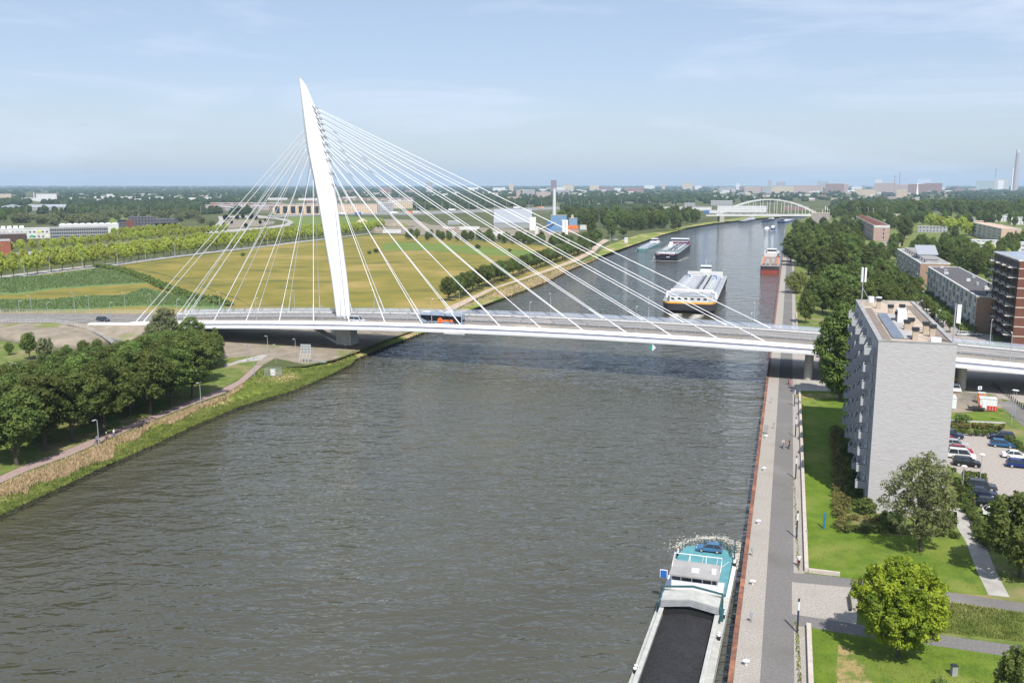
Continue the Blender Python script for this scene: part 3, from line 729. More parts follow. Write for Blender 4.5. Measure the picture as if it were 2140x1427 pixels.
#        key        n  h   w   z0  ncl cr  per size
species('oak',      7, 15, 10.5, 3.0, 92, 1.15, 130, .215, M['leaf_dark'], .82, .34)
species('oak_edge', 2, 14, 10, 2.6, 80, 1.2, 120, .23, M['leaf_mid'], .85, .22)
species('silver_willow', 2, 14.5, 8.5, 1.2, 96, 1.1, 110, .23, M['leaf_pale'], .6, .2)
species('avenue',   5, 11.5, 8.0, 3.0, 44, 1.15, 76, .30, M['leaf_lime'], .72, .12)
species('canal',    4, 10, 8.2, 2.4, 46, 1.2, 86, .29, M['leaf_dark'], .9, .15)
species('park',     6, 20, 13, 1.6, 90, 1.7, 110, .35, M['leaf_dark'], .8, .22)
species('park_mid', 5, 17, 12, 1.4, 72, 1.6, 104, .35, M['leaf_mid'], .85, .22)
species('poplar',   2, 24, 11, 1.0, 80, 1.5, 46, .5, M['leaf_mid'], .55, .14)
species('weeping',  1, 11, 10.5, 1.5, 60, 1.3, 70, .45, M['leaf_willow'], .85, .1, droop=2.4)
species('birch',    1, 14.2, 11.5, 1.6, 210, .8, 64, .17, M['leaf_birch'], .68, .3, spiky=.7, limbs=26, r=.26)
species('golden',   1, 11.3, 10.0, 1.3, 430, .62, 80, .16, M['leaf_gold'], .95, .1, spiky=.5, limbs=14, r=.22)
species('tall_ash', 1, 23, 10.5, .6, 300, 1.2, 84, .27, M['leaf_dark'], .8, .16)
species('maple',    2, 11, 9.5, 1.8, 120, .95, 66, .26, M['leaf_mid'], .85, .22)
species('limegreen',2, 13, 11, 1.2, 50, 1.5, 46, .5, M['leaf_lime'], .85, .2)
species('purple',   2, 8, 6.4, 1.2, 30, 1.1, 40, .45, M['leaf_purple'], .9, .12)
species('shrub',    3, 3.4, 4.2, .1, 26, .7, 44, .24, M['leaf_mid'], .9, .25, limbs=4)
species('pale_shrub',2, 9, 11, .3, 50, 1.5, 44, .5, M['leaf_pale'], .9, .25, limbs=4)
species('little',   2, 5.5, 4.2, 1.5, 30, .72, 44, .22, M['leaf_mid'], .85, .15)

KIND = dict(oak='oak_tree', oak_edge='oak_tree', silver_willow='willow_tree', avenue='avenue_tree', canal='elm_tree', park='broadleaf_tree', park_mid='ash_tree', poplar='poplar_tree', weeping='weeping_willow', birch='birch_tree', golden='maple_tree', tall_ash='tall_ash_tree', maple='maple_tree', limegreen='lime_tree', purple='copper_beech_tree', shrub='bush', pale_shrub='willow_tree', little='street_tree')
def tree(key, x, y, label, group=None, h=None, w=None, name='tree', z=0.0, i=None, cat='tree'):
    if name == 'tree': name = KIND[key]
    lst = PROTO[key]; cm, tm, hh = lst[(rnd.randrange(len(lst)) if i is None else i)]
    t = thing(name, label, cat, (x, y, z), rnd.uniform(0, 6.28), group)
    sz = (h/hh) if h else rnd.uniform(.9, 1.1); sx = sz*(w or rnd.uniform(.92, 1.08)); t.scale = (sx, sx, sz)
    link_mesh('crown', cm, t); link_mesh('trunk', tm, t); return t

# --- dark mass left of the bridge, row by row
OAK = 'dark leafy tree in the wood along the left cycle path'
g_ = 'trees in the wood left of the bridge'
front = [(36,972,15,'dark tree at the front of the left wood by the picture edge'),(95,940,15.5,None),(152,922,15,None),(217,902,15,'dark tree right behind the left cycle path lamp'),
         (271,868,14.5,None),(314,867,15,'tree with a clear straight trunk under a low crown by the path'),(358,849,14,'smaller tree between two thicker trunks near the path bend'),(402,831,15.6,'dark tree at the right end of the left wood above the path lamp')]
for x, y, h, lab in front:
    q = at(x, y); tree('oak', q[0], q[1], lab or 'dark tree in the front row of the left wood beside the cycle path', 'front row of the left wood', h, 1.22)
rows = [(-60,985,15),(-20,940,15),(20,905,15),(65,890,14),(120,885,15),(170,868,15),(225,850,14),(280,832,14.5),(330,822,14),(382,805,15),(428,797,14.5),
        (-40,880,14),(0,862,14),(50,848,13),(100,838,14),(150,822,13.5),(205,808,14),(260,796,14),(310,788,14),(360,776,14.5),(410,770,15),(445,772,13),
        (60,806,9),(120,800,10),(170,790,11.5),(220,778,12.5),(265,765,13),(310,756,13),(350,752,13.5),(395,748,14),(440,752,12),
        (240,748,9),(285,744,11),(330,738,12),(375,736,13),(418,738,13.5)]
for x in range(-60, 460, 31):
    for y in (772, 800, 828, 858, 890, 925):
        yy = y+rnd.uniform(-9, 9); xx = x+rnd.uniform(-12, 12)
        lim = 985-.40*max(0, xx) if xx < 300 else 865-(xx-300)*.45
        if yy < lim-14: rows.append((xx, yy, rnd.uniform(12.5, 14.5)))
PROF = [(-200,790),(-60,772),(0,766),(60,762),(100,748),(160,735),(230,722),(280,708),(330,694),(420,688),(445,702),(470,725)]
def skyline(x):
    for (a, p), (b, r_) in zip(PROF, PROF[1:]):
        if x <= b: return p+(r_-p)*(x-a)/(b-a)
    return PROF[-1][1]
for x, y, h in rows:
    h = min(h, height(x, y, x, skyline(x))*1.02)
    if h < 3.5: continue
    q = at(x+rnd.uniform(-6,6), y+rnd.uniform(-3,3)); tree('oak' if rnd.random() < .8 else 'oak_edge', q[0], q[1], OAK, g_, h*rnd.uniform(.95,1.03), min(1.6, 1.12*13/h))
q = at(452,762); tree('oak_edge', q[0], q[1], 'yellowing green tree at the right tip of the left wood', None, 10.5, .7, i=1)
q = at(350,741); tree('silver_willow', q[0], q[1], 'tall pale silvery willow rising above the left wood before the bridge', None, 15.0, 1.15, i=0)
q = at(402,744); tree('oak_edge', q[0], q[1], 'fresh green tree right of the tall silvery willow', None, 12.0, 1.0, i=0)
q = at(318,738); tree('silver_willow', q[0], q[1], 'lower pale silvery willow beside the tallest willow', None, 10.2, 1.0, i=1)
q = at(62,752); tree('canal', q[0], q[1], 'dark round bush tree beside the ball court', None, 8, .85)
q = at(95,752); tree('pale_shrub', q[0], q[1], 'grey green shrub right of the dark round bush tree', None, 6.5, .6, name='shrub', cat='shrub')
for x, y, h in ((20,742,4),(140,752,4.5),(175,745,5),(205,742,5),(120,760,4),(160,770,5)):
    q = at(x, y); tree('oak_edge', q[0], q[1], 'yellow green bush behind the left wood', 'bushes behind the left wood', h, 1.1, name='bush', cat='bush')

# --- avenue of young lime green trees, four rows
AV = [[(-120,590),(0,583),(114,568),(250,551),(311,542),(429,527),(519,518),(600,507),(690,497),(775,487)],
      [(-100,574),(0,566),(110,554),(250,539),(311,531),(429,517),(519,508),(600,499),(690,490),(800,481)],
      [(-60,545),(0,535),(110,525),(250,511),(400,496),(470,489)],
      [(240,500),(330,490),(400,484)]]
for k, line in enumerate(AV):
    pts = along([at2(x, y) for x, y in line], 9.0 if k < 2 else 10.0)
    nm_ = ('lime green young tree in the avenue row nearest the meadow','lime green young tree in the second avenue row','lime green young tree in the third avenue row before the offices','lime green young tree in the last row by the office fronts')[k]
    for x, y in pts:
        if math.hypot(x, y) > 1010: continue
        tree('avenue', x+rnd.uniform(-.6,.6), y+rnd.uniform(-.6,.6), nm_, ('first','second','third','fourth')[k]+' row of avenue trees', rnd.uniform(10.8,12.6) if k < 2 else rnd.uniform(9.8,11.0))

# --- dark row along the bank beyond the bridge
for x, y in along([at2(x, y) for x, y in [(946,629),(977,617),(1000,607),(1030,596),(1060,585),(1090,574),(1115,566),(1140,558),(1165,549),(1190,541),(1215,532),(1238,523)]], 8.8):
    tree('canal', x-1.5+rnd.uniform(-.8,.8), y+rnd.uniform(-1,1), 'dark round tree in the row on the bank beyond the bridge', 'row of dark trees on the bank beyond the bridge', rnd.uniform(9.6,11))
# hedge line across the reeds
hd = MB()
def hedge(name, pts, wdt, hgt, m, label, per=90, size=.3, step=.8, cat='hedge'):
    cs = []; rs = []
    for x, y in along(pts, step):
        for _ in range(max(1, int(wdt/1.1))):
            cs.append((x+rnd.uniform(-.5,.5)*wdt, y+rnd.uniform(-.5,.5)*wdt, hgt*rnd.uniform(.35,.72))); rs.append(hgt*.42)
    x0, y0 = pts[0][:2]; cs = [(a-x0, b-y0, c) for a, b, c in cs]
    me = leaf_cloud(name, cs, rs, per, size, m, .9, 0, .5, hash_(label))
    return tag(link_mesh(name, me, None, (x0, y0, 0)), label, cat)
hedge('hedge', [at2(x, y) for x, y in [(205,558),(252,565),(300,583),(350,605),(400,622),(440,628),(475,640)]], 5, 2.0, M['leaf_mid'], 'wavy dark hedge between the reeds and the hay meadow', 26, .6, 2.2)

def scatter(key, poly_px, n, label, group, h0, h1, name='tree', wf=None, cat='tree'):
    """n single trees standing inside a pixel outline"""
    xs = [p[0] for p in poly_px]; ys = [p[1] for p in poly_px]; k = 0; tries = 0
    pl = poly_px
    def inside(x, y):
        c = False; j = len(pl)-1
        for i in range(len(pl)):
            if (pl[i][1] > y) != (pl[j][1] > y) and x < (pl[j][0]-pl[i][0])*(y-pl[i][1])/(pl[j][1]-pl[i][1])+pl[i][0]: c = not c
            j = i
        return c
    done = []
    while k < n and tries < 4000:
        tries += 1; x, y = rnd.uniform(min(xs), max(xs)), rnd.uniform(min(ys), max(ys))
        if not inside(x, y): continue
        q = at(x, y)
        if any(math.hypot(q[0]-a, q[1]-b) < 5.5 for a, b in done): continue
        done.append((q[0], q[1])); kk = key if isinstance(key, str) else rnd.choice(key)
        tree(kk, q[0], q[1], label, group, rnd.uniform(h0, h1), wf, name, cat=cat); k += 1

# --- far left and middle distance
scatter('pale_shrub', [(20,470),(90,472),(170,474),(235,466),(170,458),(60,458)], 24, 'pale willow clump behind the white school', 'pale willows behind the school', 9, 15, wf=1.1)
scatter('pale_shrub', [(180,462),(240,460),(300,458),(380,466),(440,478),(452,470),(400,452),(300,450),(190,455)], 26, 'grey green willow beyond the dark office', 'grey green willows beyond the dark office', 8, 13, wf=.95)
scatter('park_mid', [(-30,470),(30,468),(60,450),(240,448),(420,450),(440,444),(200,440),(-30,446)], 80, 'dark green tree in the belt behind the sheds', 'tree belt behind the grey sheds', 10, 15)
scatter('purple', [(470,462),(540,462),(540,458),(470,458)], 7, 'dark purple leaved tree in the clump on the roundabout', 'purple trees on the roundabout', 7, 9)
for x, y in ((484,470),(544,470),(556,466),(468,475),(514,477)):
    q = at(x, y); tree('purple', q[0], q[1], 'small purple tree standing alone on the bare island', 'lone purple trees on the bare island', 6)
scatter('park_mid', [(850,502),(880,502),(1000,508),(1180,515),(1180,508),(1000,501),(850,496)], 40, 'green tree in front of the industrial yard', 'trees before the industrial yard', 7, 10, wf=.95)
scatter('park_mid', [(990,490),(1080,498),(1200,500),(1215,508),(1150,512),(1000,505)], 26, 'green bush tree among the yard sheds', 'trees among the yard sheds', 6, 9)
q = at(1236,503); tree('poplar', q[0], q[1], 'tall upright poplar by the bend of the left bank', None, 25, .8, i=0)
q = at(1277,497); tree('poplar', q[0], q[1], 'broad light green tree right of the tall poplar', None, 17.5, 1.35, i=1)
q = at(1302,496); tree('canal', q[0], q[1], 'dark low tree right of the broad light green tree', None, 9, 1.3)
for x, y, h in ((1222,509,10),(1248,508,12),(1215,515,9)):
    q = at(x, y); tree('canal', q[0], q[1], 'dark tree at the foot of the tall poplar', 'dark trees under the poplar', h, 1.1)
scatter(['park','park_mid'], [(1180,476),(1240,476),(1330,484),(1400,474),(1478,463),(1470,456),(1380,456),(1240,458),(1170,462)], 78, 'dark green tree in the wood on the left bank before the arch bridge', 'wood on the left bank before the arch bridge', 15, 21)
scatter('park', [(1310,486),(1345,484),(1400,476),(1410,472),(1330,472)], 14, 'big dark tree close to the left bank', 'big dark trees close to the left bank', 14, 19)
for x, y, h in ((1418,480,8),(1408,482,7)):
    q = at(x, y); tree('canal', q[0], q[1], 'low dark bush tree at the water edge left bank', 'bushes at the water edge', h, 1.2)
for x, y, h in ((786,528,3),(772,531,2.5),(998,520,3.6),(1065,526,2.6),(508,536,3)):
    q = at(x, y); tree('shrub', q[0], q[1], 'lone dark bush in the hay meadow', 'lone bushes in the hay meadow', h, 1.2, name='bush', cat='bush')

# --- right bank
q = at(1665,613); tree('weeping', q[0], q[1], 'pale green weeping willow at the edge of the right quay', None, 11)
q = at(1684,676); tree('park_mid', q[0], q[1], 'small light green tree on the grass beyond the bridge', None, 12.5, .75, i=2)
q = at(1756,838); tree('tall_ash', q[0], q[1], 'tall leafy tree hugging the left side of the grey flats', None, 23.0, 1.12)
q = at(1924,1151); tree('birch', q[0], q[1], 'airy birch before the blank end wall of the grey flats', None, 14.3)
q = at(1876,1372); tree('golden', q[0], q[1], 'round golden green tree by the lower park path', None, 11.2)
q = at(2132,1205); tree('maple', q[0], q[1], 'dense green tree at the right edge beside the car park', None, 11.6, 1.05, i=0)
q = at(2125,1500); tree('maple', q[0], q[1], 'green tree top rising from the bottom right corner', None, 7.5, .75, i=1)
q = at(1960,1500); tree('little', q[0], q[1], 'thin young tree at the bottom edge of the lower lawn', None, 4.2, .8)
big = [(1652,548,19),(1668,556,21),(1690,552,22),(1712,560,23),(1735,552,22),(1758,562,22),(1780,556,21),(1690,575,20),(1715,590,19),(1745,586,21),(1775,582,20),(1800,574,18),
       (1658,528,18),(1680,525,22),(1705,528,22),(1730,525,21),(1760,530,21),(1785,534,20),(1668,505,17),(1695,505,19),(1725,503,18),(1755,506,17),(1663,488,15),(1690,486,16),(1720,485,16),(1745,488,15)]
for x, y, h in big:
    q = at(x, y); tree('park', q[0], q[1], 'big dense dark tree in the wood along the right quay', 'wood along the right quay', h, 1.12)
for x, y, h in [(1712,622,14),(1740,628,16),(1775,622,16),(1806,618,15),(1838,610,14),(1720,655,14),(1752,662,15),(1785,650,15),(1830,640,15),(1862,640,10),(1880,642,7),(1868,598,10),(1884,612,9),(1858,585,11),(1900,622,7),(1700,640,13),(1810,660,14),(1845,662,13)]:
    q = at(x, y); tree(rnd.choice(['park','park_mid']), q[0], q[1], 'round dark tree between the quay wood and the grey flats', 'round trees behind the grey flats', h, 1.15)
for x, y, h in [(1878,636,7),(1900,648,6),(1915,640,6),(1935,655,6),(1952,668,6),(1970,682,6),(1985,695,6),(1925,672,5)]:
    q = at(x, y); tree('little', q[0], q[1], 'small street tree beside the row of parked cars', 'street trees beside the parked cars', h)
scatter(['park','park_mid'], [(1850,520),(1930,512),(1990,520),(2040,540),(2075,560),(2070,590),(2000,560),(1950,545),(1880,525)], 44, 'dark tree between the long low flats', 'trees between the long low flats', 10, 14)
scatter(['park_mid','limegreen'], [(1990,525),(2080,530),(2140,500),(2160,520),(2080,560)], 24, 'mid green tree in front of the white flats', 'trees before the white flats', 9, 13)
q = at(1890,500); tree('park', q[0], q[1], 'broad very dark tree right of the pink gabled flats', None, 21, 1.15, i=3)
q = at(1995,500); tree('park', q[0], q[1], 'small dark round tree before the low terraced houses', None, 13, 1.0, i=2)
for x, y, h in ((1945,474,16),(1965,480,16),(1985,486,17),(2010,482,16),(2025,492,14)):
    q = at(x, y); tree('limegreen', q[0], q[1], 'light green tree among the terraced houses', 'light green trees among the houses', h, 1.1)
scatter(['park_mid','park'], [(1750,475),(1780,500),(1830,490),(1900,475),(1960,466),(1880,455),(1790,452),(1740,455)], 58, 'green tree around the pink gabled flats', 'trees around the pink gabled flats', 12, 18)
scatter(['park','park_mid'], [(1740,453),(1840,456),(2000,455),(2160,456),(2200,442),(2000,438),(1840,440),(1740,446)], 120, 'tall green tree in the wide wood on the right', 'wide wood on the right', 18, 25, wf=1.15)
scatter(['park','park_mid'], [(1900,470),(2000,474),(2090,476),(2160,486),(2160,462),(2040,456),(1900,458)], 46, 'green tree between the terraced houses', 'trees between the terraced houses', 12, 17)

scatter(['park','park_mid'], [(1790,545),(1838,530),(1850,575),(1868,630),(1830,610)], 9, 'dark tree beside the flats with roof terraces', 'trees beside the terrace flats', 9, 12, wf=1.15)
scatter(['park_mid','park'], [(1985,545),(2080,575),(2085,560),(2000,525)], 12, 'dark tree behind the long black roofed flats', 'trees behind the black roofed flats', 11, 15, wf=1.1)
scatter('park_mid', [(1850,575),(1868,562),(1928,604),(1932,625),(1885,628)], 9, 'low tree in the gardens of the terrace flats', 'low trees before the terrace flats', 4.5, 6.5, wf=1.3)
scatter('park', [(1836,525),(1868,514),(1878,545),(1848,562)], 7, 'dark tree left of the flats with roof terraces', 'trees left of the terrace flats', 8, 10, wf=1.3)
# hedges near the flats
hedge('hedge', [at2(x, y) for x, y in [(1762,1112),(1830,1113),(1900,1112),(2000,1125)]], 1.0, 1.1, M['leaf_hedge'], 'low clipped hedge at the near edge of the flats garden', 110, .12, .35)
hedge('hedge', [at2(x, y) for x, y in [(1748,900),(1752,980),(1756,1050),(1762,1110)]], 2.2, 1.4, M['leaf_brown'], 'brownish shaggy hedge along the lawn beside the flats', 50, .14, .5)
hedge('hedge', [at2(x, y) for x, y in [(1775,930),(1788,990),(1797,1060)]], 2.6, 1.2, M['leaf_hedge'], 'dark planting under the balconies of the flats', 45, .14, .5)
hedge('hedge', [at2(x, y) for x, y in [(1770,1085),(1810,1088),(1850,1092)]], 3.2, 1.0, M['leaf_brown'], 'brown green planting in the garden corner of the flats', 50, .13, .5)
hedge('hedge', [at2(x, y) for x, y in [(1981,893),(2040,896),(2095,899)]], 1.6, 1.3, M['leaf_brown'], 'brownish hedge along the top of the car park', 130, .15, .45)
hedge('hedge', [at2(x, y) for x, y in [(1981,907),(2020,908)]], 1.2, 1.4, M['leaf_hedge'], 'short dark hedge behind the left parked cars', 130, .14, .4)
hedge('hedge', [at2(x, y) for x, y in [(2030,910),(2095,913),(2140,950)]], 1.2, 1.4, M['leaf_hedge'], 'dark hedge behind the right parked cars', 130, .14, .4)
hedge('hedge', [at2(x, y) for x, y in [(2005,992),(2040,1000),(2060,1004)]], 1.5, 1.2, M['leaf_hedge'], 'clipped hedge between the two bays of parked cars', 130, .14, .4)
hedge('hedge', [at2(x, y) for x, y in [(2010,1010),(2022,1050),(2040,1100),(2060,1145)]], 1.8, 1.5, M['leaf_hedge'], 'long hedge between the footpath and the car park', 130, .15, .45)
for x, y, h, lb in ((1808,1072,2.6,'bright green bush at the near corner of the grey flats'),(1862,1095,2.0,'bush under the airy birch'),(1975,1100,2.4,'bush right of the airy birch'),(2010,884,2.0,'brown heap of cut branches on the small lawn')):
    q = at(x, y); tree('shrub', q[0], q[1], lb, None, h, 1.3 if h > 2 else 1.6, name='bush', cat='bush')
flatA_hedge = hedge('hedge', [Q(63.5,v_)[:2] for v_ in (245,280,320,360)], 3.5, 2.6, M['leaf_mid'], 'leafy front gardens below the long flats with balconies', 40, .4, 1.4)

# tall grass and tufts
def tufts(name, label, poly_px, n, h, wdt, m, zf=None, seed=3):
    xs = [at2(*p) for p in poly_px]; g = np.random.default_rng(seed); tri = tessellate_polygon([[Vector((a, b, 0)) for a, b in xs]])
    ar = []; T = []
    for t in tri:
        a, b, c = (np.array(xs[i]) for i in t); ar.append(abs((b-a)[0]*(c-a)[1]-(b-a)[1]*(c-a)[0])/2); T.append((a, b, c))
    ar = np.array(ar); pick = g.choice(len(T), n, p=ar/ar.sum()); vs = []; fs = []
    for k in pick:
        a, b, c = T[k]; r1, r2 = g.random(2); r1 = math.sqrt(r1); p = a*(1-r1)+b*r1*(1-r2)+c*r1*r2
        an = g.random()*6.28; dx, dy = math.cos(an)*wdt/2, math.sin(an)*wdt/2; hh = h*(.5+.8*g.random()); lx, ly = g.normal()*.25*h, g.normal()*.25*h
        z = zf(p[0], p[1]) if zf else 0.0; o = len(vs)
        vs += [(p[0]-dx,p[1]-dy,z),(p[0]+dx,p[1]+dy,z),(p[0]+lx+dx*.5,p[1]+ly+dy*.5,z+hh),(p[0]+lx-dx*.5,p[1]+ly-dy*.5,z+hh)]; fs.append((o,o+1,o+2,o+3))
    mb = MB(); mb.v = vs; mb.f = fs; mb.mi = [0]*len(fs)
    o = mb.build(name, m); o['kind'] = 'stuff'; o['label'] = label; return o
M['tan'] = leaf_mat('tan_grass_blades', (.60,.46,.30), (.44,.35,.19), .05)
M['blade'] = leaf_mat('green_grass_blades', (.26,.295,.08), (.15,.195,.045), .05)
M['reedblade'] = leaf_mat('reed_blades', (.20,.27,.11), (.135,.195,.075), .05)
WEa = np.array(we); BEa = np.array(be)
def bank_z(x, y):
    dw = min(math.hypot(x-a[0], y-a[1]) for a in WFINE); db = min(math.hypot(x-a[0], y-a[1]) for a in BFINE)
    t = dw/(dw+db+1e-6); return -1.35+1.35*t**.8
WFINE = along(we[:22], 3.0); BFINE = along(be[:22], 3.0)
tufts('tall_grass', 'tall tan seeding grass along the left cycle path', [(-60,1030),(0,1016),(63,989),(142,960),(202,934),(268,906),(347,874),(419,846),(473,827),(505,806),(508,810),(470,833),(425,848),(360,880),(322,886),(285,912),(240,925),(235,950),(175,965),(140,985),(70,1003),(55,1018),(0,1030),(-60,1050)], 11000, .7, .22, M['tan'], bank_z, 4)
tufts('bank_tufts', 'green grass tufts on the slope of the left bank', [(-60,1050),(0,1024),(110,988),(221,936),(315,893),(410,850),(500,812),(590,788),(690,762),(740,745),(735,755),(690,776),(600,813),(504,841),(410,879),(315,923),(221,964),(110,1015),(0,1065),(-60,1090)], 32000, .3, .2, M['blade'], bank_z, 5)
tufts('bank_tufts', 'green weeds between the cycle path and the bridge ground', [(475,822),(511,800),(549,771),(640,768),(700,755),(745,737),(740,750),(640,785),(560,815),(500,832)], 8000, .36, .32, M['blade'], bank_z, 6)
tufts('tall_grass', 'tan seeding grass along the bank beyond the bridge', [(960,646),(1033,612),(1100,588),(1160,567),(1210,549),(1245,532),(1262,517),(1280,520),(1238,542),(1196,559),(1140,586),(1070,612),(1000,636)], 5000, .8, .6, M['tan'], bank_z, 7)
tufts('weeds', 'rough weeds and flowers between the two park paths', [(1976,1258),(2140,1282),(2140,1342),(1962,1322)], 4200, .28, .10, M['blade'], None, 8)
tufts('lawn_grass', 'short blades on the lower lawn', [(1692,1314),(1790,1331),(1950,1353),(2150,1378),(2150,1440),(1692,1440)], 9000, .09, .08, M['blade'], None, 9)
tufts('reed_blades', 'standing reeds left of the hay meadow', [(-40,612),(-40,588),(0,583),(110,575),(205,562),(240,566),(300,581),(310,591),(240,594),(110,603),(40,613)], 9000, .8, .5, M['reedblade'], None, 10)
tufts('reed_blades', 'standing reeds beside the approach road', [(-40,655),(-40,628),(110,627),(180,620),(262,618),(300,603),(350,614),(420,623),(470,641),(300,638),(120,648)], 9000, .8, .5, M['reedblade'], None, 11)

tufts('weeds', 'weeds growing along the foot of the low quay walls', [(1661,1300),(1668,1300),(1676,1435),(1668,1435)], 260, .22, .12, M['blade'], None, 14)
tufts('weeds', 'weeds along the verge by the long low wall', [(1657,1000),(1661,1000),(1671,1195),(1666,1195)], 300, .2, .12, M['blade'], None, 15)
tufts('lawn_grass', 'short blades on the upper lawn', [(1676,1090),(1740,1090),(1790,1130),(1990,1140),(2050,1235),(1800,1205),(1690,1190)], 9000, .08, .08, M['blade'], None, 16)
# ================================================================ BUILDINGS
WIN = {}
def window_mesh(w, h, key='std', frame=.08, mull=1, fm='white', gm='glass', depth=.10):
    """frame and pane meshes for a window lying in the local plane x=0 facing -x"""
    k = (w, h, key)
    if k not in WIN:
        f = MB()
        f.box(-depth,-w/2,0,0,w/2,frame); f.box(-depth,-w/2,h-frame,0,w/2,h); f.box(-depth,-w/2,frame,0,-w/2+frame,h-frame); f.box(-depth,w/2-frame,frame,0,w/2,h-frame)
        for i in range(mull):
            y = -w/2+w*(i+1)/(mull+1); f.box(-depth,y-frame*.4,frame,0,y+frame*.4,h-frame)
        g = MB(); g.box(-depth*.4,-w/2+frame,frame,-.005,w/2-frame,h-frame)
        WIN[k] = (f.mesh('window_frame', M[fm]), g.mesh('window_pane', M[gm]))
    return WIN[k]
def put_window(parent, loc, rz, w, h, pane=True, **kw):
    f, g = window_mesh(w, h, **kw)
    o = link_mesh('window', f, parent, loc, rz)
    link_mesh('pane', g, o) if pane else None
    return o

M['wall_grey'] = mix_in(mat('pale_grey_brick', (.455,.44,.445), .85, (.415,.40,.405), scale=1.1, detail=6, stretch=(1,1,2.2), bump=.5, bscale=1.5), (.40,.385,.39), .5, .45, .8, world=False, stretch=(1,1,2.5))
M['wall_side'] = mat('grey_rendered_panel', (.40,.41,.43), .8, (.34,.35,.37), scale=.7)
M['gravel'] = mix_in(mat('roof_gravel', (.50,.41,.32), .95, (.40,.325,.25), scale=.9, detail=8), (.30,.25,.20), .3, .52, .62, world=False)
M['bitumen'] = mat('roof_bitumen', (.105,.098,.098), .9, (.075,.07,.07), scale=.4, detail=6)
M['roofgrey'] = mat('grey_roof', (.36,.35,.34), .85, (.26,.255,.25), scale=.25, detail=6)
M['brick'] = mat('brown_brick', (.36,.235,.165), .9, (.28,.18,.125), scale=1.2, detail=7)
M['brickred'] = mat('red_brown_brick', (.175,.07,.05), .9, (.125,.05,.037), scale=1.2, detail=7)
M['pink'] = mat('pink_brick', (.42,.29,.255), .9, (.36,.245,.215), scale=.6, detail=6)
M['peach'] = mat('peach_brick', (.55,.40,.30), .9, (.48,.345,.255), scale=.6, detail=6)
M['solar'] = mat('solar_cells', (.17,.20,.25), .3, (.12,.145,.19), scale=1.5)

# ---- the tall grey flats on the right: local x = r, y = v
fl = thing('apartment_block', 'tall grey ten storey flats with blank end wall and rows of slanted balconies', 'apartment block', Q(17.3,56.2,0), -QA)
W_, L_, H_ = 10.6, 50.5, 27.0
b = MB(); b.box(0,.35,0,W_,L_,H_-.35); b.build('body_wall', M['wall_side'], fl)
b = MB(); b.box(-.06,0,0,W_+.06,.35,H_-.2); b.build('end_wall', M['wall_grey'], fl)['label'] = 'blank pale end wall facing the park'
b = MB(); b.box(.3,.5,H_-.35,W_-.3,L_-.3,H_-.2); b.build('roof', M['gravel'], fl)
b = MB()
b.box(-.15,-.04,H_-.2,W_+.15,.45,H_+.02); b.box(-.15,L_-.4,H_-.36,W_+.15,L_+.1,H_+.02); b.box(-.15,.45,H_-.36,.55,L_-.4,H_+.02); b.box(W_-.55,.45,H_-.36,W_+.15,L_-.4,H_+.02)
b.build('parapet', M['roofgrey'], fl)
NF, NB = 10, 5; FH = 2.66
balc = MB()
balc.prism([(0,-2.2),(-1.75,-2.2),(-1.05,1.9),(0,1.9)], -.12, .04)
balc.loft([[(-1.68,-2.13,z),(-1.78,-2.2,z),(-1.08,1.95,z),(-.98,1.85,z)] for z in (.04,1.05)])
balc.loft([[(0,-2.2,z),(-1.7,-2.2,z),(-1.7,-2.12,z),(0,-2.12,z)] for z in (.04,1.0)])
balc_me = balc.mesh('balcony', M['wall_side'])
brl = MB(); brl.tube([(0,-2.15,1.22),(-1.74,-2.15,1.22),(-1.04,1.9,1.22)], .03, 4)
for t in (0,.5,1): brl.tube([(-1.74+.7*t,-2.15+4.05*t,1.0),(-1.74+.7*t,-2.15+4.05*t,1.22)], .02, 4)
brl_me = brl.mesh('balcony_rail', M['white_dull'])
for f in range(NF):
    z = .35+f*FH
    for k in range(NB):
        y = 5+k*10
        if f > 0: o = link_mesh('balcony', balc_me, fl, (0,y,z)); link_mesh('balcony_rail', brl_me, o)
        put_window(fl, (0,y+.2,z+.15), 0, 2.6, 2.2, key='door', mull=2, gm='glass')
        put_window(fl, (0,y+4.2,z+.55), 0, 1.9, 1.75, key='tall', mull=1, gm='glassblue')
for k in range(10):
    d = MB(); d.box(-.09,.5+5*k-.1,.2,-.002,.5+5*k+.1,H_-.4); d.build('downpipe', M['grey'], fl)
ch = MB(); ch.box(-.38,-.36,0,.38,.36,1.45); chm = ch.mesh('chimney', M['gravel'])
cc = MB(); cc.box(-.5,-.46,1.45,.5,.46,1.95); ccm = cc.mesh('chimney_cap', M['dark'])
for x, y in ((5.3,3.0),(5.0,11),(5.9,13.5),(7.6,9.5),(8.2,6.8),(4.7,21),(4.4,30),(6.4,31),(3.2,39),(6.0,24.5)):
    o = link_mesh('chimney', chm, fl, (x,y,H_-.25)); link_mesh('chimney_cap', ccm, o)
b = MB(); b.box(4.5,19.5,H_-.2,5.9,22.4,H_+2.1); b.build('plant_box', M['white'], fl)
b = MB(); b.box(7.3,1.2,H_-.2,8.7,1.8,H_+.55); b.build('vent_unit', M['white'], fl)
for k in range(15):
    y = 3.2+k*1.75
    for x0, dz in ((2.2,0),(3.75,0)):
        s = MB(); s.add([(x0,y,H_-.1),(x0+1.5,y,H_-.1),(x0+1.5,y+1.35,H_+.25),(x0,y+1.35,H_+.25),(x0,y+1.3,H_-.15),(x0+1.5,y+1.3,H_-.15)], [(0,1,2,3),(3,2,5,4),(0,3,4),(1,5,2),(0,4,5,1)])
        s.build('solar_panel', M['solar'] if x0 < 3 else M['roofgrey'], fl)
b = MB()
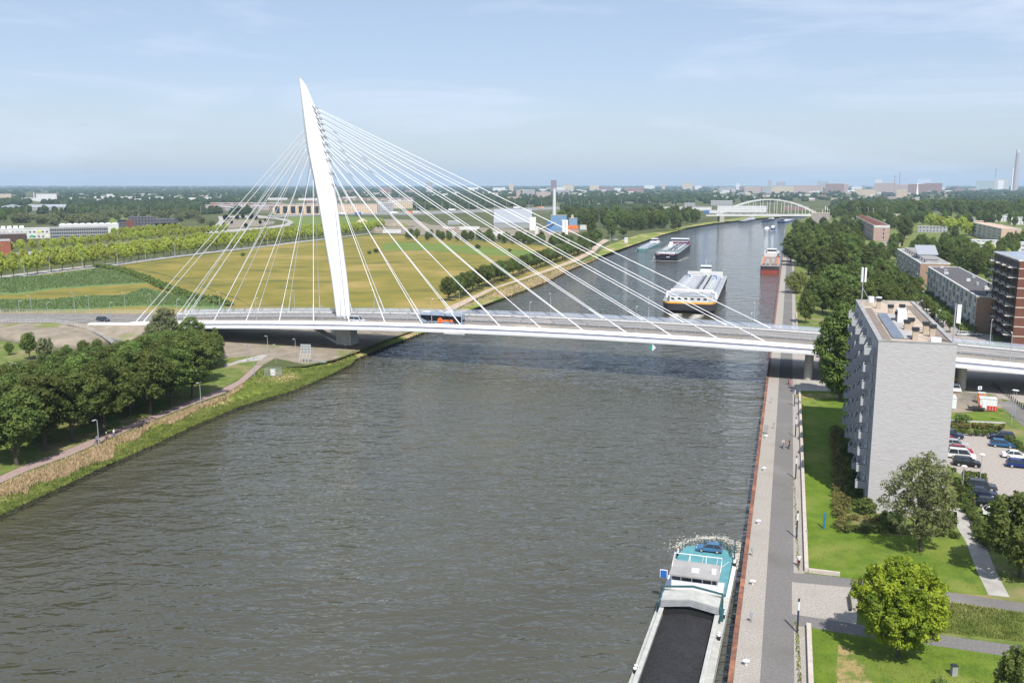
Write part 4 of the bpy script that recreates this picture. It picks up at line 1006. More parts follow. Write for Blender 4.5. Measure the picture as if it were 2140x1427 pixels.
for x, y in ((1.1,0),): b.box(.62,.6,H_-.2,1.9,L_-12,H_-.14)
b.box(8.6,.6,H_-.2,10.0,L_-6,H_-.14); b.build('roof_walkway', mat('dirty_roof_felt', (.25,.20,.165), .95, (.17,.14,.12), scale=1.0, detail=7), fl)
for x, y, hh, sg in ((.9,L_-1.5,6.6,1),(W_-.4,1.0,5.8,-1)):
    b = MB(); b.tube([(x,y,H_-.2),(x,y,H_+hh)], .09, 6); b.tube([(x+1.6,y,H_-.1),(x,y,H_+2.6)], .05, 5); o = b.build('antenna_mast', M['steel'], fl)
    p = MB()
    if sg > 0:
        for an in (0,2.1,4.2): p.cbox(x+.45*math.cos(an), y+.45*math.sin(an), H_+hh-2.9, .34, .22, 2.9, an)
    else: p.cbox(x+.5, y, H_+2.9, .55, .35, 2.7)
    p.build('antenna_panel', M['white'], o)
b = MB(); b.cyl(2.6,L_-2,H_-.2,H_+.9,.6,10); b.cyl(4.0,L_-2.2,H_-.2,H_+.9,.6,10); b.build('vent_drum', M['white'], fl)

# ---- generic long flats in the quay frame
def flats(label, r0, v0, W, L, H, floors, bays, endm, sidem, roofm, gallery=True, name='apartment_block', balcony=True, roofbits=8, gm='glass'):
    t = thing(name, label, 'flats', Q(r0, v0, 0), -QA); fh = (H-.5)/floors; bw = L/bays
    b = MB(); b.box(0,.3,0,W,L,H-.3); b.build('wall', sidem, t)
    b = MB(); b.box(-.04,0,0,W+.04,.3,H-.3); b.build('end_wall', endm, t)
    b = MB(); b.box(.4,.4,H-.3,W-.4,L-.4,H-.12); b.build('roof', roofm, t)
    b = MB(); b.box(-.35,-.1,H-.3,W+.2,.4,H+.12); b.box(-.35,L-.4,H-.3,W+.2,L+.1,H+.12); b.box(-.35,.4,H-.3,.4,L-.4,H+.12); b.box(W-.4,.4,H-.3,W+.2,L-.4,H+.12); b.build('parapet', M['white_dull'], t)
    bl = MB(); bl.box(-1.1,-bw*.42,-.1,-.02,bw*.42,.05); bl.box(-1.1,-bw*.42,.05,-1.02,bw*.42,.85); blm = bl.mesh('balcony', M['white_dull'])
    for f in range(floors):
        for k in range(bays):
            y = (k+.5)*bw
            put_window(t, (0,y-bw*.2,.5+f*fh+.5), 0, bw*.42, fh*.62, key='f'+label[:6], mull=1, gm=gm)
            if balcony and f and (k+f) % 2 == 0: link_mesh('balcony', blm, t, (0,y,.45+f*fh))
    b = MB()
    for f in range(1, floors+1): b.box(-.12,.35,f*fh+.2,-.003,L-.05,f*fh+.42)
    b.build('floor_band', M['white_dull'], t)
    for k in range(roofbits):
        x, y = rnd.uniform(1.5, W-2), (k+.6)*L/roofbits
        c = MB(); c.box(x,y,H-.13,x+rnd.uniform(.8,1.8),y+rnd.uniform(.8,2),H+rnd.uniform(.5,1.1)); c.build('roof_vent', M['white_dull'] if k % 2 else M['steel'], t)
    return t
M['side_mixed'] = mat('flats_side_panel', (.60,.58,.55), .8, (.42,.38,.34), scale=.5, detail=3)
flats('long low flats with black roof and brown brick end beside the brick tower', 66.0, 252, 12.8, 118, 12.3, 4, 14, M['brick'], M['side_mixed'], M['bitumen'])
tb = flats('long flats with roof terraces and brown brick end farther along the quay', 66.2, 397, 13.2, 104, 11.6, 4, 12, M['brick'], M['side_mixed'], M['roofgrey'])
for k in range(9):
    c = MB(); y = 8+k*10; c.box(3,y,11.3,9,y+5,13.0); c.box(2.6,y-.3,13.0,9.4,y+5.3,13.25); c.build('roof_terrace', M['roofgrey'], tb)
b = MB(); b.add([(2,30,13.6),(12,30,13.6),(12,44,17.5),(2,44,17.5),(2,30,13.9),(12,30,13.9),(12,44,17.8),(2,44,17.8)], [(3,2,1,0),(4,5,6,7),(0,1,5,4),(1,2,6,5),(2,3,7,6),(3,0,4,7)]); b.box(3,30.5,11.4,11,43,13.7); b.build('roof_canopy', M['steel'], tb)
pk = flats('pink brick flats with dark gabled dormers and a white topped end wall', 75.5, 781, 13, 240, 13.6, 3, 18, M['pink'], M['pink'], M['brickred'], balcony=False, roofbits=2)
b = MB(); b.box(-.1,-.12,11.6,13.1,-.04,13.3); b.build('end_panel', M['white_dull'], pk)
b = MB()
for k in range(16): b.prism([(-.4,10+k*14),(6,10+k*14),(6,16+k*14),(-.4,16+k*14)], 13.5, 15.6, [(2,10.5+k*14),(6,10.5+k*14),(6,15.5+k*14),(2,15.5+k*14)])
b.build('dormer_row', M['brickred'], pk)
for k in range(3): put_window(pk, (8.3,-.01,2+k*3.3), math.pi/2, 1.2, 2.4, key='pk', mull=0)
og = flats('peach brick flats with dark blue panelled side near the right edge', 176.5, 777, 15, 130, 12.4, 4, 6, M['peach'], M['side_mixed'], M['peach'], balcony=False, roofbits=3)
for k in range(3): put_window(og, (11,-.01,2+k*3.3), math.pi/2, 1.5, 2.2, key='og', mull=0)

# ---- brick tower with stacked balconies at the right edge
tw = thing('apartment_tower', 'red brown brick tower with white floor bands and stacked zigzag balconies', 'apartment tower', Q(72,224.5,0), -QA)
TH_, TL = 27.0, 37
b = MB(); b.box(0,.4,0,26,TL,TH_-.4); b.build('wall', mat('dark_cladding', (.055,.04,.038), .6, (.035,.028,.028), scale=1, detail=5), tw)
b = MB(); b.box(-.1,0,0,26,.4,TH_-.5); b.build('brick_wall', M['brickred'], tw)
b = MB(); b.box(-.4,-.1,TH_-.5,26.4,TL+.3,TH_); b.build('roof_edge', M['white_dull'], tw)
b = MB(); b.box(.3,.5,TH_+.004,25.6,TL-.4,TH_+.1); b.build('roof', mat('blue_grey_roof', (.34,.39,.46), .5, (.24,.28,.34), scale=.2, stretch=(3,.3,1)), tw)
b = MB()
for f in range(8): b.box(-.16,-.08,3.3+f*3.0-.2,26,-.003,3.3+f*3.0+.12)
b.build('floor_band', mat('pink_white_band', (.62,.52,.46), .8), tw)
bs = MB(); bs.prism([(0,-3.6),(-2.4,-3.0),(-1.7,3.4),(0,3.4)], -.16, .04); bsm = bs.mesh('balcony', mat('balcony_edge', (.68,.63,.56), .8))
br = MB()
pr = [(-.05,-3.5),(-2.35,-2.95),(-1.65,3.35),(-.05,3.35)]
for a, c in zip(pr, pr[1:]):
    n_ = max(2, int(math.dist(a, c)/.5))
    for i in range(n_+1): x, y = a[0]+(c[0]-a[0])*i/n_, a[1]+(c[1]-a[1])*i/n_; br.box(x-.025,y-.025,.04,x+.025,y+.025,1.05)
    br.tube([(a[0],a[1],1.05),(c[0],c[1],1.05)], .035, 4)
brm = br.mesh('balcony_rail', M['dark'])
for f in range(8):
    for k in range(4):
        o = link_mesh('balcony', bsm, tw, (0,5.2+k*9+(1.2 if f % 2 else 0),3.3+f*3.0)); link_mesh('balcony_rail', brm, o)
        put_window(tw, (0,4.5+k*9,.6+f*3.0), 0, 5.4, 2.3, key='tw', mull=4, fm='brickred', gm='glass')
for f in (1,3): put_window(tw, (9.5,-.01,.9+f*3.0), math.pi/2, 2.0, 1.7, key='tw2', mull=1)

# ---- buildings facing the camera, given by their outline in the photograph
def block(name, label, x0, x1, yb, yt, wallm, roofm=None, depth=None, cat='building', group=None, z0=0.0, yaw=0.0, roof='flat', parts=None):
    xm = (x0+x1)/2; q = at(xm, yb, z0); D = math.hypot(q[0], q[1]); az = math.atan2(q[0], q[1])
    a, c = at(x0, yb, z0), at(x1, yb, z0); wd_ = math.dist(a[:2], c[:2]); hh = height(xm, yb, xm, yt, z0); dp = depth or wd_*.5
    t = thing(name, label, cat, (q[0], q[1], z0), -az+yaw, group)
    b = MB(); b.box(-wd_/2,0,-.2,wd_/2,dp,hh); b.build('wall', wallm, t)
    r_ = MB()
    if roof == 'flat': r_.box(-wd_/2-.15,-.15,hh,wd_/2+.15,dp+.15,hh+max(.25,hh*.03))
    elif roof == 'shed': r_.loft([[(-wd_/2-.3,-.4,hh),(-wd_/2-.3,dp+.4,hh),(-wd_/2-.3,dp*.5,hh+dp*.16)],[(wd_/2+.3,-.4,hh),(wd_/2+.3,dp+.4,hh),(wd_/2+.3,dp*.5,hh+dp*.16)]])
    elif roof == 'gable': r_.loft([[(-wd_/2-.3,y,hh),(0,y,hh+wd_*.11),(wd_/2+.3,y,hh)] for y in (-.4,dp+.4)])
    r_.build('roof', roofm or M['roofgrey'], t)
    return t, wd_, dp, hh
def blk_windows(t, wd, y0, hh, nx, nf, ww, wh, z0=.8, key='b', gm='glass', fm='white', pane=True, x0=None, x1=None):
    x0 = -wd/2 if x0 is None else x0; x1 = wd/2 if x1 is None else x1
    for f in range(nf):
        for k in range(nx):
            put_window(t, (x0+(k+.5)*(x1-x0)/nx, y0, z0+f*(hh-.6)/nf), math.pi/2, ww, wh, pane, key=key, gm=gm, fm=fm)
M['whitewall'] = mat('white_render', (.60,.60,.60), .8, (.50,.50,.50), scale=.15)
M['beige'] = facade('beige_facade', (.56,.43,.30), (.10,.08,.07), 4.2, 3.3, .36)
M['fac_white'] = facade('white_facade', (.66,.66,.67), (.16,.18,.21), 3.6, 3.2, .30)
M['fac_grey'] = facade('grey_facade', (.36,.36,.37), (.07,.08,.10), 3.2, 3.2, .28)
M['fac_red'] = facade('red_facade', (.27,.175,.155), (.09,.08,.09), 3.4, 3.1, .33)
M['fac_pink'] = facade('pink_facade', (.42,.335,.31), (.14,.12,.13), 3.8, 3.1, .33)
M['fac_tan'] = facade('tan_facade', (.52,.44,.34), (.15,.13,.12), 4.0, 3.2, .34)
M['fac_dark'] = facade('dark_facade', (.10,.10,.115), (.03,.035,.045), 3.2, 3.0, .25)
M['fac_purple'] = facade('purple_facade', (.22,.165,.19), (.10,.09,.11), 4, 3.3, .3)
# near-left group
t, w, d, h = block('school', 'long white school with coloured window panels and roof boxes', -80, 110, 500, 479, M['whitewall'], M['white_dull'], 14)
blk_windows(t, w, 0, h, 24, 2, 1.8, 1.6, 1.0, 'school', pane=True)
cols = [(.03,.45,.16),(.60,.68,.10),(.75,.78,.55),(.10,.45,.30),(.55,.72,.35)]
for k in range(14):
    c = MB(); x = -w/2+(k*2+1)*w/28+rnd.uniform(-.5,.5); zz = (1.0,5.0)[k % 2]+.1
    c.box(x-1.3,-.14,zz,x+1.3,-.004,zz+2.2); c.build('coloured_panel', mat('panel_colour', cols[k % 5], .6), t)
for k in range(4):
    c = MB(); x = -w*.05+k*5; c.box(x,3,h+.3,x+3.5,8,h+2.6); c.build('roof_box', M['white'], t)
t, w, d, h = block('office_building', 'grey three storey office with long strip windows behind the avenue', 112, 222, 498, 476, M['grey'], M['roofgrey'], 18)
blk_windows(t, w, 0, h, 26, 3, 1.6, 2.0, .9, 'office', gm='glass', fm='steel', pane=True)
t, w, d, h = block('sports_hall', 'white hall with scalloped white roof behind the grey office', 131, 244, 488, 470, M['whitewall'], M['white'], 20)
for k in range(9):
    c = MB(); x = -w/2+(k+.5)*w/9; c.loft([[(x+w/20*math.cos(a),y,h+.3+.9*math.sin(a)) for a in np.linspace(0,math.pi,7)] for y in (-.1,d)]); c.build('roof_vault', M['white'], t)
t, w, d, h = block('dark_office', 'black and rust coloured office of stacked boxes behind the avenue', 252, 369, 482, 462, M['fac_dark'], M['dark'], 24)
c = MB(); c.box(-w*.32,-2.5,h*.3,w*.12,d*.6,h+4.5); c.build('upper_box', M['fac_dark'], t)
c = MB(); c.box(w*.05,-2.3,h*.75,w*.46,d*.6,h+2.2); c.build('right_box', M['fac_dark'], t)
c = MB(); c.box(-w*.36,-3,.1,-w*.23,6,h+1.5); c.build('rust_wall', M['brickred'], t)
c = MB(); c.box(-w*.5,-.1,h+.8,w*.1,d,h+1.2); c.build('roof_slab', M['dark'], t)
t, w, d, h = block('red_brick_building', 'plain red brick block at the left picture edge', -60, 19, 536, 505, mat('plain_red_brick', (.30,.095,.06), .9, (.25,.08,.052), scale=.6, detail=6), M['roofgrey'], 25)
t, w, d, h = block('timber_clad_building', 'low dark timber building with pale flat roof at the left edge', -60, 50, 509, 490, facade('timber_facade', (.075,.045,.032), (.02,.02,.025), 2.5, 3.5, .3), M['roofgrey'], 30)
block('warehouse', 'grey gabled warehouse at the far left', 2, 52, 441, 434, M['grey'], M['steel'], 60, roof='gable')
block('warehouse', 'long grey blue warehouse right of the gabled one', 64, 137, 440, 433, M['grey'], M['steel'], 30, roof='shed')
block('office_tower', 'pale rectangular office slab among the far left trees', 79, 117, 421, 405.5, M['fac_white'], M['roofgrey'], 30)
c_, w, d, h = block('factory', 'low white works beside the pale office slab', 48, 80, 420, 414, M['whitewall'], M['white_dull'], 30)
b = MB(); b.cyl(10, 5, 0, height(70,420,70,401), 1.6, 10, 1.3); b.build('chimney', M['whitewall'], c_)
block('apartment_block', 'tan flats at the far left picture edge', 3, 23, 421, 406, M['fac_tan'], M['white_dull'], 20)
block('apartment_block', 'grey flats half cut by the far left edge', -16, 2, 421, 408, M['fac_grey'], M['white_dull'], 20)
for k, (a, c, yb, yt, nm) in enumerate([(146,196,418,413,'long low works with thin pale roof'),(180,215,421,416.5,'white low works left of the pylon trees'),(199,224,414,410.5,'white raised shed above the low works'),(226,282,416,411.5,'long grey roofed works in the left distance'),(282,300,421,416,'small white shed in the left distance'),(312,345,416,412.5,'flat pale shed left of the bridge cables'),(378,410,419,413.5,'white works hall behind the left cables'),(415,470,416,412.5,'low grey works behind the left cables'),(490,530,420,416,'white curved hall roof beyond the roundabout'),(545,600,418,414,'grey sheds beyond the beige flats'),(624,668,419,414.5,'pale sheds behind the pylon'),(722,742,416,411.5,'white shed right of the pylon')]):
    block('warehouse', nm, a, c, yb, yt, M['whitewall'] if k % 2 else M['white_dull'], M['white_dull'], 25, group='works in the left distance')
t, w, d, h = block('apartment_block', 'long beige flats with dark stair slots left of the pylon', 573, 700, 448, 428, M['beige'], M['roofgrey'], 40)
for k in range(8):
    c = MB(); x = -w/2+(k+.55)*w/8; c.box(x-3.5,-.35,2,x+3.5,-.01,h-2.5); c.build('stair_slot', M['glass'], t)
t, w, d, h = block('apartment_block', 'beige flats with a close grid of dark windows right of the pylon', 703, 788, 446, 427, M['beige'], M['roofgrey'], 40)
blk_windows(t, w, -.02, h-2, 16, 5, 3.0, 2.8, 1.0, 'bg', pane=False)
block('apartment_block', 'dark roofed flats between cables right of the beige grid flats', 790, 822, 443, 424, M['fac_grey'], M['white_dull'], 40)
block('apartment_block', 'pale flats with white roof edge among the cables', 812, 862, 436, 420, M['fac_tan'], M['white_dull'], 40)
# row of terraced houses beyond the roundabout
for k in range(13):
    x = 425+k*11.5; y0 = 441-k*.3+(k % 3)
    block('terraced_house', ('brick red terraced house in the estate beyond the roundabout','grey brown terraced house in the estate beyond the roundabout','pale terraced house in the estate beyond the roundabout')[k % 3], x, x+11, y0, y0-7, (M['fac_red'],M['fac_grey'],M['fac_pink'])[k % 3], M['roofgrey'], 12, cat='house', group=('red','grey brown','pale')[k % 3]+' estate houses', roof='shed')
for row, (xa, xb, y0, wd_) in enumerate(((430,575,434.5,7.5),(440,590,429.5,6),(640,700,424.5,6),(700,860,419.5,6.5))):
    x = xa
    while x < xb:
        kk = (int(x)*7+row) % 3
        block('terraced_house', ('brick red','grey brown','pale')[kk]+' roofed house in the dense rows behind the cables', x, x+wd_, y0, y0-4.6, (M['fac_red'],M['fac_purple'],M['fac_pink'])[kk], M['brick'] if kk == 0 else M['roofgrey'], 10, cat='house', group=('red','grey brown','pale')[kk]+' houses in dense rows', roof='shed'); x += wd_*1.15
# industrial site
t, w, d, h = block('concrete_plant', 'bright blue concrete plant tower with hoppers', 1151, 1184, 484, 451, mat('blue_cladding', (.15,.27,.43), .6, (.12,.225,.37), scale=.2), M['roofgrey'], 14)
c = MB(); c.box(-w*.5-4,-2,0,-w*.5-.02,8,h*.62); c.build('hopper', M['blue'], t)
c = MB(); c.tube([(-w*.5-16,-6,0),(-w*.3,-.6,h*.55)], 1.0, 4); c.build('conveyor', M['grey'], t)
t, w, d, h = block('silo_group', 'two white silos in front of the blue concrete plant', 1174, 1187, 494, 461, M['whitewall'], M['white_dull'], 7)
for sg in (-1,1): c = MB(); c.cyl(sg*w*.25, -1.2, .2, h-.6, w*.24, 12); c.build('silo', M['white'], t)
t, w, d, h = block('concrete_plant', 'smaller blue and orange plant right of the white silos', 1189, 1206, 486, 457, mat('pale_blue_cladding', (.18,.30,.45), .6), M['roofgrey'], 10)
c = MB(); c.box(-w*.6,-1.5,h*.28,w*.6,-.02,h*.52); c.build('orange_band', M['orange'], t); c = MB(); c.box(-w*.62,-2.2,0,w*.7,-.05,h*.26); c.build('base_wall', M['pink'], t)
c = MB(); c.cyl(-w*.1,4,h,h+4,1.8,10,1.0); c.build('cyclone', M['sand'], t)
q = at(1158, 478); D_ = math.hypot(*q[:2])
c = MB(); c.cyl(0,0,0,height(1158,478,1158,393.5),2.3,14,1.6); sk = c.build('chimney', M['whitewall'], loc=q); tag(sk, 'tall slim pale factory chimney beside the blue plant', 'chimney')
t, w, d, h = block('warehouse', 'large pale blue grey warehouse left of the silos', 1032, 1112, 477, 466, M['grey'], M['steel'], 90, roof='shed')
t, w, d, h = block('silo_group', 'cluster of tall white silos right of the warehouse', 1106, 1120, 482, 455, M['whitewall'], M['white_dull'], 8)
for sg in (-1,0,1): c = MB(); c.cyl(sg*w*.32, -1.4, .2, h, w*.17, 10); c.build('silo', M['white'], t)
block('silo_group', 'short white silo before the tall white silos', 1118, 1125, 492, 474, M['whitewall'], M['white_dull'], 5)
for k, (a, c_, yb, yt, nm) in enumerate([(800,838,487,482,'long white yard wall'),(936,960,470,463,'grey open shed in the yard'),(960,1002,480,475,'white roofed shed in the yard'),(926,950,482,477,'salmon roofed shed in the yard'),(1010,1050,493,487,'pale stacked goods shed'),(1060,1100,499,493,'white shed behind the yard trees'),(1212,1226,480,472,'grey shed by the poplar'),(1060,1090,421,412,'brick works behind the cables'),(1305,1312,507,499,'white quay cabin on the left bank')]):
    block('shed', nm, a, c_, yb, yt, (M['whitewall'],M['grey'],M['white_dull'],M['pink'])[k % 4], M['white_dull'], 14, cat='shed')
# sand and rubble heaps
for x, y, wpx, hpx, m, lb in ((757,467,32,10,'sand','pale conical sand heap beyond the meadow'),(830,474,70,11,'soil','long low rubble heap beyond the meadow'),(790,484,26,6,'soil','grey scrap heap at the end of the avenue')):
    q = at(x, y); D = math.hypot(*q[:2]); k = D/FPX; b = MB(); secs = []
    for f, zz in ((1,0),(.7,.42),(.35,.8),(.08,1)):
        secs.append([(wpx/2*k*f*math.cos(a)*(1+.12*math.sin(3*a)), wpx/3*k*f*math.sin(a), hpx*k*zz) for a in np.linspace(0, 6.28, 18, endpoint=False)])
    b.loft(secs); tag(b.build('heap', M[m], loc=q, smooth=True), lb, 'heap')

# far city: each building its own thing
CITY = [
 (891,904,404,382,'fac_grey','lone grey tower block behind the cables'),
 (846,862,407,398,'fac_red','dark red flats just right of the pylon trees'),(795,818,405,393,'fac_red','wide dark red flats right of the pylon'),(720,738,405,398,'fac_red','low dark red flats beside the pylon'),
 (1064,1073,396,384.5,'fac_tan','yellow tan tower on the skyline'),(1030,1056,397,392.5,'fac_white','row of white houses on the skyline'),(978,1000,395,391.5,'fac_white','white roofs on the skyline behind cables'),
 (1079,1088,412,398,'fac_pink','narrow pinkish tower behind the cables'),(1092,1118,412,397,'fac_grey','grey flats left of the factory chimney'),(1120,1151,413,402,'fac_pink','pinkish long flats left of the factory chimney'),
 (1160,1190,406,398,'fac_grey','grey flats right of the factory chimney'),(1162,1180,398,391,'fac_white','white flats right of the purple tower'),(1176,1199,395,386.5,'fac_tan','stepped cream flats right of the purple tower'),
 (1205,1214,400,396,'fac_white','small white block before the far wood'),(1232,1252,397,388,'fac_tan','cream and pink flats on the skyline'),(1254,1285,397,391,'fac_purple','dark purplish offices on the skyline'),
 (1284,1298,398,393,'fac_white','white block right of the purplish offices'),(1308,1345,404,393,'fac_red','red brown offices above the far wood'),(1426,1447,393,383.5,'fac_tan','yellow cream block alone on the skyline'),
 (1346,1368,389.5,387.5,'fac_white','thin white hall on the horizon'),(1384,1390,390,384,'fac_tan','small cream tower on the horizon'),(1452,1466,391,388.5,'fac_white','low white hall on the horizon'),
 (1505,1535,397,391,'fac_grey','dark city block left of the white water tower'),(1545,1560,396,390,'fac_purple','purplish city block right of the white water tower'),(1556,1590,404,390.5,'fac_pink','pink grey flats above the arch bridge'),
 (1592,1612,403,389,'fac_grey','grey flats above the arch bridge'),(1610,1657,403,390,'fac_tan','long pale flats above the arch bridge'),(1604,1612,390,377.5,'fac_grey','slim grey tower on the skyline above the arch'),
 (1622,1640,392,380,'fac_grey','grey blue tower pair on the skyline above the arch'),(1658,1718,403,388,'fac_pink','long pink city block right of the arch bridge'),(1725,1762,400,384.5,'fac_red','dark red stepped city block'),
 (1755,1772,400,385,'fac_pink','light brick block right of the dark red one'),(1708,1730,388,380,'fac_grey','pale grey office behind the dark red block'),(1786,1828,408,396,'fac_tan','tan low city block'),(1808,1826,410,400,'fac_tan','small tan block in front of the long red roofs'),
 (1828,1872,404,383,'fac_pink','long reddish city block with white tower'),(1828,1842,388,376,'fac_white','white tower on the long reddish block'),(1870,1900,402,386,'fac_pink','salmon city block in the middle right'),(1873,1894,418,397,'fac_tan','tan stone tower before the wood'),
 (1846,1866,412,402,'fac_dark','dark glass office before the wood'),(1855,1880,422,412,'fac_pink','low brick roof at the edge of the wood'),(1898,1930,405,385,'fac_red','reddish city block left of the slim white spire'),(1930,1966,402,383,'fac_red','long brick red city block right of the slim white spire'),
 (1918,1944,380.5,374.5,'fac_white','pair of white tanks on the skyline'),(1985,2000,398,391,'fac_dark','dark low office near the power plant'),(1996,2016,400,394,'fac_red','brick houses near the power plant'),(2024,2040,398,394,'fac_pink','pink roofed houses left of the power plant'),
 (1700,1716,404,399,'fac_white','white low roof before the pink block'),(1780,1800,396,390,'fac_white','white roof among the city blocks'),(1538,1546,390,383,'fac_white','white round topped water tower building'),(1880,1892,398,391,'fac_tan','yellowish roofed hall in the city'),
 (930,952,432,425,'fac_pink','low brick works with white band behind the cables'),(1245,1290,432,428,'fac_grey','grey flyover block by the motorway'),(1430,1452,431,424,'fac_grey','grey station block left of the arch bridge'),(1486,1530,430,420,'fac_grey','wide grey office left of the arch bridge'),(1500,1600,444,431,'fac_white','long white roofed market hall behind the arch'),(1420,1486,440,433,'fac_white','long white market roof left of the arch'),(1384,1400,441,433,'fac_white','white market shed behind the bank wood'),(1480,1500,446,439,'fac_white','white cube by the arch bridge end'),
 (1472,1482,446,440,'blue','small blue container block by the arch bridge'),(1640,1690,440,432,'fac_red','low red roofed block seen through the arch')]
for a, c, yb, yt, mk_, lb in CITY:
    ex = max(0, min(6, (404-yb)*.45)); block('city_building', lb, a, c, yb+ex, yt, M[mk_], M['white_dull'] if len(lb) % 3 else M['roofgrey'], None, cat='city building')
g5 = random.Random(21)
for (xa, xb, ya, yb_, n_, where) in ((1480,1990,394,420,110,'right of the arch bridge skyline'),(1010,1320,396,412,46,'on the skyline behind the factory chimney'),(410,700,428,440,26,'in the estate beyond the roundabout'),(150,480,408,420,22,'in the left distance'),(700,1010,402,425,34,'behind the cables')):
    for _ in range(n_):
        x = g5.uniform(xa, xb); y = g5.uniform(ya, yb_); wpx = g5.uniform(5, 15); hp = g5.uniform(2.2, 4.6)
        kk = g5.choice(['fac_white','fac_grey','fac_pink','fac_tan','fac_red','fac_white'])
        block('town_house', 'small '+dict(fac_white='white', fac_grey='grey', fac_pink='pinkish', fac_tan='tan', fac_red='brick red')[kk]+' building in the town '+where, x, x+wpx, y, y-hp, M[kk], M['white_dull'] if g5.random() < .5 else M['roofgrey'], None, cat='building', group='town '+where, roof=g5.choice(['flat','shed']))
# purple tower exactly behind the chimney, power plant, spire
t, w, d, h = block('office_tower', 'square purple grey tower on the skyline above the factory chimney', 1151, 1163, 404, 378, M['fac_purple'], M['dark'], None)
pp, w, d, h = block('power_plant', 'pale green and grey power plant hall beside tall chimneys', 2042, 2104, 398, 379, mat('plant_green', (.36,.45,.45), .7, (.30,.38,.38), scale=.02), M['grey'], None)
c = MB(); c.box(w*.05,-3,0,w*.47,d*.5,h*1.28); c.build('boiler_house', mat('plant_grey', (.52,.50,.48), .8), pp)
c = MB(); c.box(w*.16,-4,h*.1,w*.33,-3.01,h*1.1); c.build('white_panel', M['white'], pp)
for k in (-.3,-.1): c = MB(); c.tube([(w*k,-2,0),(w*k,-2,h*1.05)], 1.5, 5); c.build('duct', M['white_dull'], pp)
q = at(2120, 402); hh = height(2120, 402, 2126, 313)
c = MB(); c.cyl(0,0,0,hh*.93,math.hypot(*q[:2])/FPX*4.6,16,math.hypot(*q[:2])/FPX*2.9); o = c.build('chimney', mat('chimney_concrete', (.40,.37,.38), .85), loc=q); tag(o, 'tall tapering concrete power plant chimney with white top', 'chimney')
c = MB(); c.cyl(0,0,hh*.93,hh,math.hypot(*q[:2])/FPX*2.9,16,math.hypot(*q[:2])/FPX*2.7); c.build('chimney_top', M['white_dull'], o)
q = at(2113, 402); hh = height(2113, 402, 2116, 352)
c = MB(); c.cyl(0,0,0,hh,math.hypot(*q[:2])/FPX*1.5,10,math.hypot(*q[:2])/FPX*1.2); tag(c.build('chimney', M['white'], loc=q), 'slim white chimney left of the tall concrete one', 'chimney')
q = at(1916, 412); k = math.hypot(*q[:2])/FPX; hh = height(1916, 412, 1915, 385)
c = MB(); c.loft([[(-2.2*k,-k,0),(2.6*k,-k,0),(2.6*k,k,0),(-2.2*k,k,0)],[(-.9*k,-.5*k,hh),(.1*k,-.5*k,hh),(.1*k,.5*k,hh),(-.9*k,.5*k,hh)]]); c.box(-2.6*k,-.6*k,hh,2.2*k,.6*k,hh+1.2*k)
tag(c.build('bridge_pylon', M['white'], loc=q), 'slim white leaning spire rising from the city right of centre', 'spire')
for x, yb, yt, lb in ((1868,400,367,'dark tower crane above the long reddish block'),(1878,400,361,'thin grey crane mast right of the dark crane'),(2078,392,352,'crane on the power plant roof')):
    q = at(x, yb+6); k = math.hypot(*q[:2])/FPX; hh = height(x, yb+6, x, yt); c = MB(); c.box(-.5*k,-.5*k,0,.5*k,.5*k,hh); c.box(-1.8*k,-.4*k,hh-3*k,2.2*k,.4*k,hh-2*k)
    tag(c.build('tower_crane', M['grey'], loc=q), lb, 'crane')

# low houses on the right
for a, c_, yb, yt, wm, rm, lb, rf in [(1919,1977,486,474,'fac_grey','roofgrey','low grey terrace with stepped roofs','flat'),(1980,2034,465,455,'fac_grey','roofgrey','grey terrace before the wide wood','flat'),(2064,2110,463,450,'fac_white','roofgrey','pale terrace near the right edge','flat'),(2116,2170,470,455,'fac_white','white_dull','white terrace cut by the right edge','flat'),
      (1866,1896,466,448,'fac_tan','roofgrey','cream ended flats with blue roof strip','flat'),(2014,2084,516,503,'fac_white','white_dull','low white flat roofed shops','flat'),(2106,2180,527,508,'fac_white','white_dull','white flats with blue strip windows at the right edge','flat'),(1838,1880,521,508,'fac_tan','roofgrey','pale low building with orange awning end','flat'),(1769,1784,468,459,'fac_white','white_dull','small white house left of the pink flats','flat'),(2035,2052,490,463,'peach','peach','plain peach brick gable behind the peach flats','flat')]:
    block('house_row' if 'terrace' in lb else 'building', lb, a, c_, yb, yt, M[wm], M[rm], 14, cat='building')
t, w, d, h = block('brick_building', 'grey brick block with roof antennas at the right end of the arch bridge', 1695, 1732, 470, 446, mat('grey_brick', (.33,.29,.28), .9, (.28,.25,.245), scale=.3), M['gravel'], 18)
for x, hh in ((-.3,3),(.1,4),(.25,9),(.36,7)):
    c = MB(); c.tube([(w*x,4,h),(w*x,4,h+hh)], .25, 5); c.cbox(w*x,4,h+hh*.55,1.0,.6,hh*.42); c.build('antenna', M['white_dull'], t)

